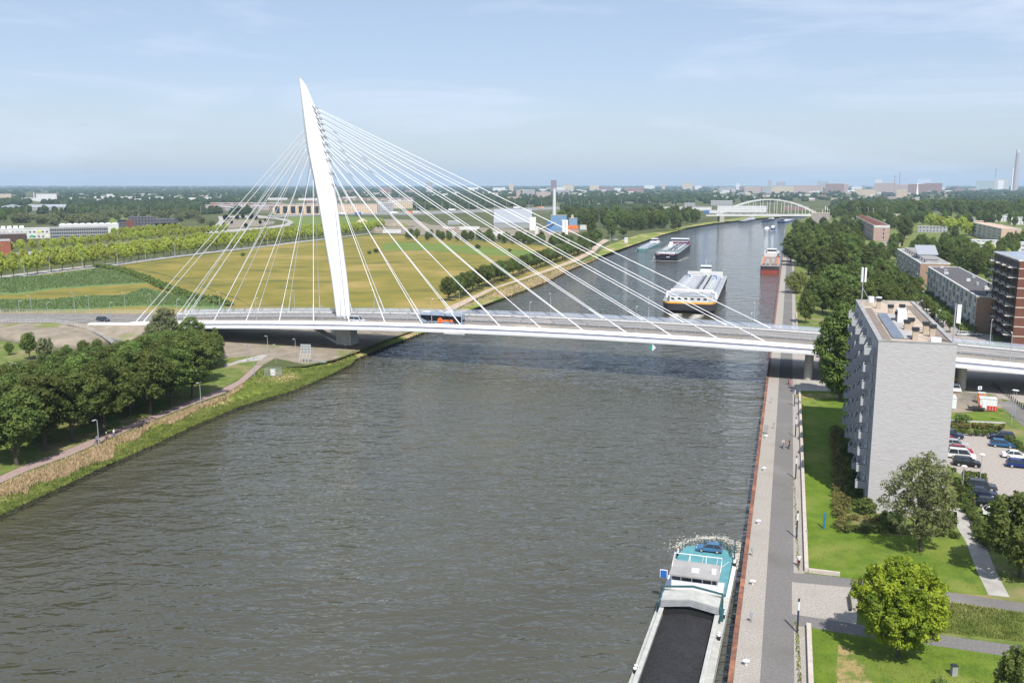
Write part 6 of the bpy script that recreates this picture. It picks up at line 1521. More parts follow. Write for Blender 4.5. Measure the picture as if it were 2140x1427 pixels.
foam('wake_foam', 'foam between coal barge and quay', f1b, 420, 12, .09, 'foam')
def f2(g):
    sg = g.choice((-1,1)); d = abs(g.gauss(0,14)); q = Q(-34+sg*(4.5-.05*d)+g.gauss(0,1.0), 281.5-d*.75); return q[0], q[1], 1
foam('wake_foam', 'two pale streaks of wash in front of the wide tanker', f2, 1500, 2, .22, 'foam')
def f3(g):
    t = g.gauss(0,.5); q = Q(-76.3+max(-1.3,min(1.3,t))*8.2, 538.2+abs(t)*2.2+g.uniform(-.8,.5)); return q[0], q[1], 1
foam('wake_foam', 'white bow wave of the navy tanker', f3, 900, 3, .26, 'white')
q1 = rv(1601,483,WZ)
def f4(g):
    q = Q(q1[0]+g.gauss(0,3), q1[1]+g.uniform(-2,4)); return q[0], q[1], 1
foam('wake_foam', 'bow wave of the white motor yacht', f4, 200, 4, .45, 'white')

def f5(g):
    sg = g.choice((-1,1)); d = g.uniform(0,34)**1.0; q = Q(-76.3+sg*(8.4+d*.10)+g.gauss(0,.25+.02*d), 541+d); return q[0], q[1], 1
foam('wake_foam', 'thin foam lines along the navy tanker sides', f5, 420, 6, .2, 'foam')
def f6(g):
    d = g.uniform(0,26); sg = g.choice((-1,1)); q = Q(-106+sg*(4.2+d*.12)+g.gauss(0,.3), 624+d); return q[0], q[1], 1
foam('wake_foam', 'thin foam lines along the slim sea green barge', f6, 160, 7, .28, 'foam')
# ================================================================ VEHICLES
CARM = {}
def paint(c, key):
    if key not in CARM: CARM[key] = mat('car_paint_'+key, c, .22, tuple(x*.92 for x in c), scale=.6, metal=.15)
    return CARM[key]
def tyre_meshes(r=.32, w=.22):
    t = MB(); t.wheel(0,0,0,r,w,14); h = MB(); h.wheel(0,0,0,r*.62,w+.02,10); return t.mesh('wheel', M['black']), h.mesh('rim', M['steel'])
TY, RI = tyre_meshes()
def car(label, loc, rz, c, key, kind='hatch', group=None):
    """x forward; length about 4.4 m"""
    t = thing('parked_car' if group != 'traffic' else 'car', label, 'car', loc, rz, None if group == 'traffic' else group)
    L, Wd, Ht = {'hatch':(4.3,1.78,1.47),'suv':(4.6,1.86,1.66),'van':(4.7,1.85,1.82),'saloon':(4.7,1.82,1.44)}[kind]
    hb = .92 if kind in ('suv','van') else .84
    prof = {'hatch':[(-L/2,.35),(-L/2,.78),(-L/2+.15,hb),(L*.16,hb+.05),(L/2-.35,hb-.12),(L/2,.62),(L/2,.3)],
            'suv':[(-L/2,.38),(-L/2,.9),(-L/2+.12,hb+.05),(L*.17,hb+.06),(L/2-.3,hb-.05),(L/2,.68),(L/2,.32)],
            'van':[(-L/2,.36),(-L/2,.95),(-L/2+.06,hb+.05),(L*.24,hb+.05),(L/2-.25,hb-.1),(L/2,.66),(L/2,.32)],
            'saloon':[(-L/2,.36),(-L/2,.8),(-L/2+.2,hb+.03),(L*.15,hb+.03),(L/2-.35,hb-.14),(L/2,.6),(L/2,.3)]}[kind]
    b = MB()
    b.loft([[(x,y*s,z) for x, z in prof] for y, s in ((-Wd/2+.07,1),(-Wd/2,1),(Wd/2,1),(Wd/2-.07,1))] if False else
           [[(x*.985,-Wd/2+.06,.18 if z < .45 else z-.05) for x, z in prof],[(x,-Wd/2+.0,z) for x, z in prof],[(x,Wd/2,z) for x, z in prof],[(x*.985,Wd/2-.06,.18 if z < .45 else z-.05) for x, z in prof]][1:3])
    gx = {'hatch':(-L/2+.12,-L*.36,L*.06,L*.26),'suv':(-L/2+.1,-L*.40,L*.08,L*.24),'van':(-L/2+.05,-L*.44,L*.16,L*.33),'saloon':(-L/2+.55,-L*.24,L*.05,L*.24)}[kind]
    rw = Wd/2-.26
    b.loft([[(gx[1],-rw,Ht-.05),(gx[1],rw,Ht-.05),(gx[1],rw,Ht),(gx[1],-rw,Ht)],[(gx[2],-rw,Ht-.05),(gx[2],rw,Ht-.05),(gx[2],rw,Ht),(gx[2],-rw,Ht)]])
    for sg in (-1,1):
        for xa, xb in ((gx[0],gx[1]),((gx[0]+gx[3])/2-.2,(gx[1]+gx[2])/2-.1),(gx[3],gx[2])): b.tube([(xa,sg*(Wd/2-.08),hb+.02),(xb,sg*rw,Ht-.03)], .045, 4)
    bd = b.build('body', paint(c, key), t)
    g = MB(); g.loft([[(gx[0]+.04,-Wd/2+.09,hb-.04),(gx[0]+.04,Wd/2-.09,hb-.04),(gx[3]-.03,Wd/2-.09,hb-.02),(gx[3]-.03,-Wd/2+.09,hb-.02)],[(gx[1]+.02,-rw+.01,Ht-.06),(gx[1]+.02,rw-.01,Ht-.06),(gx[2]-.02,rw-.01,Ht-.06),(gx[2]-.02,-rw+.01,Ht-.06)]]); g.build('windows', M['glass'], t)
    for x in (-L*.30, L*.30):
        for y in (-Wd/2+.09, Wd/2-.09): o = link_mesh('wheel', TY, t, (x,y,.32)); link_mesh('rim', RI, o)
    for y in (-Wd*.36, Wd*.36):
        h = MB(); h.cbox(L/2-.02,y,.58,.08,.34,.15); h.build('headlight', M['white'], t)
        h = MB(); h.cbox(-L/2,y,.66,.06,.26,.16); h.build('tail_light', M['red'], t)
    return t
def carpx(label, x, y, rz, c, key, kind='hatch', group='cars in the car park'): return car(label, at(x, y, .03), rz, c, key, kind, group)
lot = -QA+R(-4)
NAVY=(.012,.02,.05); WHT=(.78,.78,.78); RED=(.33,.012,.025); BLK=(.012,.013,.016); BLU=(.03,.12,.26); SIL=(.45,.47,.49); DGR=(.06,.065,.07)
carpx('dark blue car nearest the hedge in the left row of the car park', 1987, 914, lot, (.02,.04,.08), 'inkblue', 'suv')
carpx('bright red car showing its nose beside the flats wall', 1983, 926, lot, (.45,.03,.04), 'brightred', 'hatch')
carpx('silver car behind the dark red car in the left row', 1997, 933, lot, SIL, 'silver', 'hatch')
carpx('dark red car in the left row of the car park', 2004, 945, lot, RED, 'red', 'saloon')
carpx('white people carrier in the left row of the car park', 2009, 957, lot, WHT, 'white', 'van')
carpx('black estate car at the near end of the left row', 2020, 973, lot, BLK, 'black', 'suv')
carpx('navy car at the top of the right row by the hedge', 2093, 918, lot+math.pi, NAVY, 'navy', 'suv')
carpx('mid blue hatchback in the right row of the car park', 2094, 933, lot, BLU, 'midblue', 'hatch')
carpx('white saloon in the right row of the car park', 2123, 957, lot, WHT, 'white', 'saloon')
carpx('royal blue hatchback at the near end of the right row', 2130, 976, lot, (.01,.03,.16), 'royal', 'hatch')
carpx('dark grey off-road car in the lower bay behind the hedge', 2051, 1022, lot, DGR, 'darkgrey', 'suv')
carpx('shiny navy saloon in the lower bay of the car park', 2052, 1036, lot, NAVY, 'navy', 'saloon')
carpx('black car half hidden behind the right edge tree', 2068, 1058, lot, BLK, 'black', 'hatch')
carpx('white car mostly hidden behind the right edge tree', 2085, 1078, lot, WHT, 'white', 'hatch')
sd = -QA+math.pi/2
for k, (x, y, c, key, lb) in enumerate([(1926,637,BLU,'midblue','blue car farthest along the street behind the flats'),(1935,648,WHT,'white','white car second along the street behind the flats'),(1942,656,SIL,'silver','silver car third along the street behind the flats'),(1948,664,NAVY,'navy','navy car in the middle of the street behind the flats'),(1956,673,BLK,'black','black car near the flats roof edge'),(1965,683,DGR,'darkgrey','dark grey car nearest the roof aerial')]):
    carpx(lb, x, y, sd, c, key, ('hatch','suv')[k % 2], 'cars along the street behind the flats')
for x, lb in ((2012,'left of three white cars by the brick tower'),(2024,'middle of three white cars by the brick tower'),(2035,'right of three white cars by the brick tower')):
    carpx(lb, x, 701, lot+.3, WHT, 'white', 'hatch', 'white cars by the brick tower')
carpx('white car parked under the right end of the bridge', 1997, 817, sd+math.pi, WHT, 'white', 'suv', 'traffic')
car('dark green grey car driving off the left end of the bridge', Bp(-89,-7.5,bz(-89)-.44), -BA, (.045,.06,.065), 'darkgreen', 'suv', 'traffic')
car('silver white car on the bridge right of the pylon', Bp(9.2,-8.6,bz(9)-.48), -BA, (.62,.64,.67), 'silverwhite', 'van', 'traffic')
qb = Q(-4.7,33.6,WZ+2.12); car('blue car carried on the teal stern deck of the coal barge', (qb[0], qb[1], qb[2]), -QA+math.pi, (.07,.17,.32), 'carblue', 'hatch', 'traffic').scale = (.82,.82,.82)

# ---- bus
bs_ = thing('city_bus', 'grey and black city bus with an orange badge crossing the bridge', 'bus', Bp(37,-7.6,bz(37)-.48), -BA)
L, W_b, Hb = 13.4, 2.55, 3.35
M['busgrey'] = mat('bus_silver', (.27,.33,.41), .35, (.23,.28,.35), scale=.5)
b = MB(); b.loft([[(x,y,z) for y, z in ((-W_b/2,.35),(W_b/2,.35),(W_b/2,2.6),(W_b/2-.18,Hb),(-W_b/2+.18,Hb),(-W_b/2,2.6))] for x in (-L/2,-L/2+.05,L/2-.3)]+[[(L/2,y,z) for y, z in ((-W_b/2+.15,.4),(W_b/2-.15,.4),(W_b/2-.15,2.5),(W_b/2-.3,Hb-.15),(-W_b/2+.3,Hb-.15),(-W_b/2+.15,2.5))]]); b.build('body', M['busgrey'], bs_)
b = MB()
for sg in (-1,1):
    b.add([(-L/2+.15,sg*(W_b/2+.012),2.6),(-L/2+.35,sg*(W_b/2+.012),1.7),(-L/2+2.0,sg*(W_b/2+.012),1.0),(L/2-.25,sg*(W_b/2+.012),.85),(L/2-.2,sg*(W_b/2+.012),2.6)], [(0,1,2,3,4)])
b.add([(L/2+.01,-1.05,1.0),(L/2+.01,1.05,1.0),(L/2-.02,1.0,2.75),(L/2-.02,-1.0,2.75)], [(0,1,2,3)]); b.build('windows', mat('bus_glass', (.012,.014,.018), .35, spec=.2), bs_)
b = MB(); b.add([(L/2-2.2,-W_b/2-.02,.45),(L/2-.9,-W_b/2-.02,.45),(L/2-.9,-W_b/2-.02,1.3),(L/2-2.2,-W_b/2-.02,1.3)], [(0,1,2,3)]); b.add([(-.3,-W_b/2-.022,.45),(1.0,-W_b/2-.022,.45),(1.0,-W_b/2-.022,.6),(-.3,-W_b/2-.022,.6)], [(0,1,2,3)]); b.build('door', M['dark'], bs_)
b = MB()
for k in range(7): x = -L/2+2.2+k*1.45; b.box(x,-W_b/2-.02,1.3,x+.09,-W_b/2-.014,2.75)
b.build('window_post', M['dark'], bs_)
b = MB(); b.loft([[(-.2+.85*math.cos(a),y,1.15+.85*math.sin(a)) for a in np.linspace(0,6.28,20,endpoint=False)] for y in (-W_b/2-.05,-W_b/2-.026)]); b.add([(.4,-W_b/2-.028,1.0),(3.9,-W_b/2-.028,.85),(3.9,-W_b/2-.028,1.55),(.4,-W_b/2-.028,1.45)], [(0,1,2,3)]); bd_ = b.build('badge', M['orange'], bs_); bd_['label'] = 'round orange badge with an orange streak'
b = MB()
for cz in (.88,1.42): b.loft([[(-.2+r_*math.cos(a),-W_b/2-.06,cz+r_*.8*math.sin(a)) for a in np.linspace(0,6.28,14)] for r_ in (.14,.27)], closed=False)
b.build('badge_mark', M['red'], bd_)
b = MB(); b.box(-L/2+.5,-.9,Hb,-L/2+3.2,.9,Hb+.22); b.box(.5,-.8,Hb,2.6,.8,Hb+.18); b.build('roof_unit', M['white_dull'], bs_)
TY2 = MB().wheel(0,0,0,.48,.3,16).mesh('wheel', M['black']); RI2 = MB().wheel(0,0,0,.26,.33,10).mesh('rim', M['steel'])
for x in (-L/2+2.6,-L/2+3.9,L/2-2.7):
    for y in (-W_b/2+.14,W_b/2-.14): o = link_mesh('wheel', TY2, bs_, (x,y,.48)); link_mesh('rim', RI2, o)

# ---- lorries far off on the motorway
def lorry(label, x, y, c, rz=0.0):
    q = at(x, y, .06); t = thing('lorry', label, 'lorry', q, rz)
    b = MB(); b.box(-7,-1.25,1.0,4,1.25,4.0); b.build('box_body', mat('lorry_box', c, .5), t)
    b = MB(); b.box(4.4,-1.2,.5,6.6,1.2,3.3); b.build('cab', M['white_dull'], t)
    for xx in (-5.5,-4.2,2.5,5.5):
        for yy in (-1.1,1.1): link_mesh('wheel', TY2, t, (xx,yy,.48))
for x, y, c, lb in ((945,441,(.78,.78,.78),'white lorry on the motorway behind the cables'),(858,447,(.70,.20,.06),'orange lorry on the motorway right of the pylon'),(825,447,(.75,.75,.75),'white lorry ahead of the orange one'),(870,446,(.6,.6,.6),'pale van behind the orange lorry'),(1080,436,(.75,.75,.75),'white lorry on the motorway by the warehouse'),(1205,434,(.18,.36,.62),'blue lorry on the motorway behind the blue plant'),(1130,436,(.6,.25,.1),'rust red lorry on the motorway left of the chimney'),(1193,436,(.78,.78,.78),'white lorry behind the blue lorry'),(750,449,(.08,.16,.5),'dark blue lorry seen past the pylon'),(716,449,(.7,.7,.72),'pale lorry seen past the pylon')):
    lorry(lb, x, y, c, R(-4))
for x, y, c, lb in ((1286,502,(.75,.75,.75),'white van by the cabin on the left bank'),(1306,499,(.05,.15,.4),'blue van on the left bank beyond the cabin')):
    q = at(x, y); car(lb, q, R(20), c, 'van'+lb[:4].strip(), 'van', 'traffic')

# ---- building site beside the bridge: containers, skip, trailer, van, fence
def container(label, x, y, L, Wd, Ht, top, base, rz):
    t = thing('site_container', label, 'container', at(x, y, .03), rz)
    b = MB(); b.box(-L/2,-Wd/2,.1,L/2,Wd/2,Ht*.45); b.build('lower_wall', base, t); b = MB(); b.box(-L/2+.01,-Wd/2+.01,Ht*.45,L/2-.01,Wd/2-.01,Ht); b.build('upper_wall', top, t)
    b = MB(); b.box(-L/2-.05,-Wd/2-.05,Ht,L/2+.05,Wd/2+.05,Ht+.08)
    for k in range(6): b.box(-L/2+.3+k*L/6,-Wd/2-.03,.15,-L/2+.36+k*L/6,-Wd/2-.002,Ht-.1)
    b.build('frame', M['white_dull'], t)
    b = MB(); b.box(-L*.35,-Wd/2-.05,.2,-L*.1,-Wd/2-.012,Ht*.85); b.build('door', top, t)
container('red and white site container on the small lawn', 2063, 856, 3.4, 2.6, 2.7, M['white'], M['red'], lot)
container('small orange site cabin behind the red and white container', 2050, 842, 1.5, 1.5, 2.4, M['orange'], M['orange'], lot)
container('white van body parked at the flats corner', 1986, 850, 2.0, 4.4, 2.4, M['white'], M['white'], lot)
t = thing('trailer', 'flat black trailer on the small lawn', 'trailer', at(2040, 858), lot)
b = MB(); b.box(-1.7,-.9,.55,1.7,.9,.68); b.box(-1.7,-.9,.68,-1.62,.9,1.1); b.box(-1.6,-.9,.68,1.6,-.84,1.0); b.build('bed', M['dark'], t)
for y in (-.95,.95): link_mesh('wheel', TY, t, (-.2,y,.32))
b = MB(); b.tube([(1.7,0,.55),(3.0,0,.45)], .06, 5); b.build('drawbar', M['dark'], t)
b = MB()
for k in range(4):
    a, c = at(2008+k*8.2, 836.5+k*.5), at(2015.5+k*8.2, 837+k*.5)
    for z in (.15,1.9): b.tube([(a[0],a[1],z),(c[0],c[1],z)], .04, 4)
    for i in range(9): f = i/8; b.tube([(a[0]+(c[0]-a[0])*f,a[1]+(c[1]-a[1])*f,.1),(a[0]+(c[0]-a[0])*f,a[1]+(c[1]-a[1])*f,1.95)], .025, 3)
tag(b.build('site_fence', M['grey']), 'grey wire site fence panels before the bridge pier', 'fence')
t = thing('digger', 'small yellow digger half behind the flats', 'digger', at(1993, 800), 0)
b = MB(); b.box(-.9,-1.2,0,.9,1.2,.6); b.build('tracks', M['black'], t); b = MB(); b.box(-.8,-1,.6,.8,1,1.6); b.box(-.7,-.3,1.6,.1,.9,2.5); b.tube([(.3,.9,1.4),(.5,2.2,3.0),(.5,3.6,1.6)], .17, 5); b.build('body', mat('digger_yellow', (.75,.42,.03), .5), t)

# ================================================================ STREET FURNITURE
def post_sign(label, x, y, h):
    t = thing('quay_post', label, 'marker post', at(x, y, .03)); b = MB(); b.cyl(0,0,0,h*.66,.115,8); b.build('lower_pole', mat('dark_blue_pole', (.03,.04,.07), .5), t)
    b = MB(); b.cyl(0,0,h*.66,h*.92,.12,8); b.build('white_band', M['white'], t); b = MB(); b.cyl(0,0,h*.92,h,.13,8,.10); b.build('cap', M['dark'], t)
for k, (x, y) in enumerate([(1666,1321),(1664.5,1124),(1662.5,1000),(1662,913),(1660,848)]):
    post_sign(('black and white marker post nearest the camera on the quay','black and white marker post beside the upper lawn corner','third black and white marker post along the low wall','fourth black and white marker post along the low wall','black and white marker post just before the bridge')[k], x, y, 4.1)
def mooring(label, x, y):
    t = thing('mooring_bollard', label, 'mooring bollard', at(x, y, .02)); b = MB(); b.cyl(0,0,0,.42,.17,10); b.build('stem', M['white_dull'], t); b = MB(); b.ball(0,0,.5,.42,.3,.14,10,5); b.build('cap', M['white'], t)
for x, y, lb in ((1559,1389,'white mooring bollard nearest the camera on the cobbled quay'),(1573,1221,'white mooring bollard beside the coal barge stern'),(1585,1094,'white mooring bollard beyond the coal barge'),(1597,983,'white mooring bollard in the middle of the quay'),(1601,915,'white mooring bollard nearest the bridge')): mooring(lb, x, y)
def lifebuoy(label, x, y):
    t = thing('ladder_post', label, 'quay post', at(x, y, .02)); b = MB(); b.tube([(0,0,0),(0,0,1.25)], .05, 6); b.build('pole', M['grey'], t); b = MB(); b.cbox(0,0,.75,.42,.12,.5,.4); b.build('box', M['steel'], t)
for x, y, lb in ((1572,1162,'small grey post with box beside the barge wash'),(1570,1300,'small grey post with box beside the coal barge deckhouse'),(1612,842,'small grey post with box near the bridge'),(1617,895,'small dark post on the edge of the asphalt path')): lifebuoy(lb, x, y)
t = thing('info_board', 'slim blue and grey board standing on the cobbled quay', 'information board', at(1601, 907)); b = MB(); b.box(-.4,-.04,.3,.4,.04,1.9); b.build('panel', M['grey'], t); b = MB(); b.tube([(-.35,0,0),(-.35,0,.3)], .04, 5); b.tube([(.35,0,0),(.35,0,.3)], .04, 5); b.build('leg', M['steel'], t)
# low walls, kerbs
def low_wall(name, label, pts, w, h, m):
    b = MB(); 
    for a, c in zip(pts, pts[1:]):
        dx, dy = c[0]-a[0], c[1]-a[1]; l = math.hypot(dx, dy); nx, ny = -dy/l*w/2, dx/l*w/2
        b.loft([[(p[0]+nx,p[1]+ny,-.05),(p[0]-nx,p[1]-ny,-.05),(p[0]-nx,p[1]-ny,h),(p[0]+nx,p[1]+ny,h)] for p in (a, c)])
    return tag(b.build(name, m), label, 'low wall')
M['lightstone'] = mat('pale_stone', (.52,.46,.40), .9, (.42,.37,.32), scale=1.2, world=True, detail=6)
vA, vB = rv(1678,1194)[1], rv(1662,816)[1]; vC = rv(1690,1310)[1]
low_wall('low_wall', 'long low pale wall between the quay verge and the upper lawn', [Q(8.0,vA),Q(8.0,vB)], .5, .55, M['lightstone'])
c1 = at(1755,1203); q8 = Q(8.0,vA); low_wall('low_wall', 'short low wall turning along the upper park path', [(q8[0]+.25,q8[1]-.02),c1[:2]], .4, .5, M['lightstone'])
low_wall('low_wall', 'low pale wall beside the lower lawn in the corner', [Q(8.0,-60),Q(8.0,vC)], .5, .55, M['lightstone'])
vD = rv(1656,655)[1]
low_wall('low_wall', 'low wall along the grass beyond the bridge', [Q(8.0,rv(1664,690)[1]),Q(8.0,vD)], .4, .5, M['lightstone'])
# blue post, litter bin, small utility posts, benches
b = MB(); b.cbox(0,0,0,.3,.12,2.4); b.cbox(0,0,2.4,.24,.1,.06); tag(b.build('blue_post', mat('blue_post_paint', (.03,.17,.30), .5), loc=at(1722,1104,.02)), 'single blue post standing in the upper lawn', 'post')
b = MB(); b.cyl(0,0,0,.75,.09,7); b.cyl(0,0,.75,.85,.11,7); tag(b.build('grey_peg', M['steel'], loc=at(1686,1118,.02)), 'short grey peg at the lawn edge by the low wall', 'post')
t = thing('litter_bin', 'grey litter bin standing in the lower lawn', 'litter bin', at(1993,1410,.03)); b = MB(); b.box(-.28,-.25,.0,.28,.25,1.05); b.build('body', M['grey'], t); b = MB(); b.box(-.31,-.28,1.05,.31,.28,1.15); b.build('lid', M['dark'], t)
t = thing('lamp_column', 'thin grey column rising behind the golden tree', 'lamp post', at(1890,1255)); b = MB(); b.tube([(0,0,0),(0,0,5.2)], [.09,.08], 6); b.build('pole', M['grey'], t); b = MB(); b.cyl(0,0,5.2,5.7,.12,8); b.build('lamp_head', M['dark'], t)
b = MB(); b.box(-2,-.15,.35,2,.15,.45); b.box(-1.7,-.12,0,-1.5,.12,.35); b.box(1.5,-.12,0,1.7,.12,.35); o = b.build('bench', M['wood'], loc=at(1776,1263,.03)); o.rotation_euler = (0,0,-QA+math.pi/2); tag(o, 'dark backless bench on the cobbled square', 'bench')
t = thing('road_sign', 'small white and blue sign on a pole beside the site fence', 'sign', at(2046,832)); b = MB(); b.tube([(0,0,0),(0,0,2.8)], .04, 5); b.build('pole', M['steel'], t); b = MB(); b.box(-.45,-.03,2.1,.45,.03,2.9); b.build('panel', M['white'], t); b = MB(); b.box(-.22,-.04,2.35,.22,-.032,2.65); b.build('symbol', M['blue'], t)
def round_lamp(label, x, y, h, group=None):
    t = thing('street_lamp', label, 'street lamp', at(x, y), 0, group); b = MB(); b.tube([(0,0,0),(0,0,h)], [.08,.06], 6); b.build('pole', M['steel'], t); b = MB(); b.cyl(0,0,h,h+.12,.5,12,.32); b.build('lamp_head', M['white_dull'], t)
for x, y, h, lb in ((2048,1003,4.6,'round topped lamp with dark pole in the car park'),(2011,1022,4.0,'white round topped lamp beside the birch'),(2113,889,7.6,'tall lamp beside the narrow road'),(2120,868,5.6,'tall lamp beyond the narrow road by the bridge'),(1962,672,4.2,'round topped lamp in the street behind the flats'),(1982,690,4.2,'round topped lamp near the roof aerial'),(2004,705,4.6,'round topped lamp at the end of the street'),(1928,628,4,'round topped lamp at the far end of the street'),(2140,880,5,'lamp at the right edge by the road')): round_lamp(lb, x, y, h)
clamp = lamp_post(5.2, .6); fl_ = [False]
for x, y, lb in ((420,846,'grey lamp by the right end of the left wood on the cycle path'),(207,932,'grey lamp on the cycle path in front of the left wood'),(532,787,'grey lamp where the red cycle path narrows'),(618,745,'grey lamp beside the lattice billboard'),(517,757,'thin grey mast with boxes at the path junction'),(560,738,'thin grey pole in the shade under the bridge'),(577,758,'short grey lamp beside the fenced cabinet')):
    put_lamp(clamp, fl_, at(x, y), R(160), lb, 'lamps along the left cycle path', 1.0)
for x, y in ((52,579),(105,570),(173,561),(246,552),(305,544),(366,536),(560,514),(640,505)):
    put_lamp(clamp, fl_, at(x, y+3), R(180), 'tall lamp among the avenue trees', 'lamps along the avenue', 1.9)
for x, y in ((1100,505),(1164,499),(1275,508),(1330,482),(1348,478),(960,480),(1145,447),(1215,440),(1090,452)):
    put_lamp(clamp, fl_, at(x, y), R(180), 'thin lamp mast in the industrial district', 'lamp masts in the industrial district', 2.0)
for k in range(34):
    x = 570+k*27+rnd.uniform(-8,8); put_lamp(clamp, fl_, at(x, 446-k*.42+rnd.uniform(-1,1)), 0, 'tall lamp mast along the distant motorway', 'lamp masts along the motorway', 3.0)
for k in range(16):
    x = 30+k*26; put_lamp(clamp, fl_, at(x, 452-rnd.uniform(0,6)), 0, 'tall lamp mast in the left distance', 'lamp masts in the left distance', 2.6)
for x, y in ((1790,462),(1813,462),(1824,466),(1852,462),(1732,470)): put_lamp(clamp, fl_, at(x, y), 0, 'white lamp mast above the trees near the pink flats', 'lamp masts above the right trees', 3.4)
# lattice billboard seen from behind, fenced cabinet, hatch
t = thing('billboard', 'grey lattice billboard frame seen from behind left of the bridge foot', 'billboard', at(640,757), R(-8)); b = MB(); b.box(-1.5,0,2.6,1.5,.1,5.2); b.build('panel', M['steel'], t)
b = MB()
for x in (-1.4,-.5,.5,1.4): b.tube([(x,-.1,0),(x,-.06,5.0)], .05, 4); b.tube([(x-.3,-1.4,0),(x,-.1,3.4)], .05, 4)
for z in (.8,1.6,2.4,3.2,4.0,4.8): b.tube([(-1.5,-.08,z),(1.5,-.08,z)], .04, 4)
b.build('frame', M['white_dull'], t)
t = thing('utility_cabinet', 'white utility cabinet inside a wire cage on the grassy bank', 'cabinet', at(571,784), R(-10)); b = MB(); b.box(-.6,-.4,0,.6,.4,1.5); b.build('body', M['white'], t); b = MB(); b.box(-.65,-.45,1.5,.65,.45,1.6); b.build('lid', M['white_dull'], t)
b = MB()
for a, c in (((-2,-1.3),(2,-1.3)),((2,-1.3),(2,1.3)),((2,1.3),(-2,1.3)),((-2,1.3),(-2,-1.3))):
    n_ = int(math.dist(a, c)/.3)
    for i in range(n_+1): f = i/n_; b.tube([(a[0]+(c[0]-a[0])*f,a[1]+(c[1]-a[1])*f,0),(a[0]+(c[0]-a[0])*f,a[1]+(c[1]-a[1])*f,2.0)], .025, 3)
    for z in (.1,1.0,2.0): b.tube([(*a,z),(*c,z)], .03, 3)
b.build('cage', M['steel'], t)
b = MB(); b.cbox(0,0,0,2.6,1.3,.25,R(-15)); tag(b.build('hatch_cover', M['green'] if False else mat('grey_green_hatch', (.22,.27,.24), .8), loc=at(673,757,.02)), 'flat grey green hatch lying on the bridge ground', 'hatch')
b = MB()
for k in range(16):
    a = at(2075+k*4.2, 805+k*3.4); b.cyl(a[0],a[1],0,.9,.12,6)
for k in range(16):
    a = at(2075+k*4.2, 805+k*3.4); o = MB().cyl(0,0,0,.95,.13,7).cyl(0,0,.95,1.0,.09,7).build('kerb_bollard', M['dark'], loc=(a[0],a[1],.02)); tag(o, 'small dark bollard in the row under the right end of the bridge', 'bollard', 'bollards under the right bridge end')
# gantry over the motorway
q = at(1254,436); k = math.hypot(*q[:2])/FPX; b = MB(); b.box(-7*k,-.3,0,-6*k,.3,9*k); b.box(6*k,-.3,0,7*k,.3,9*k); b.box(-7*k,-.3,9*k,7*k,.3,10.5*k); tag(b.build('sign_gantry', M['steel'], loc=q), 'grey portal gantry over the motorway', 'gantry')

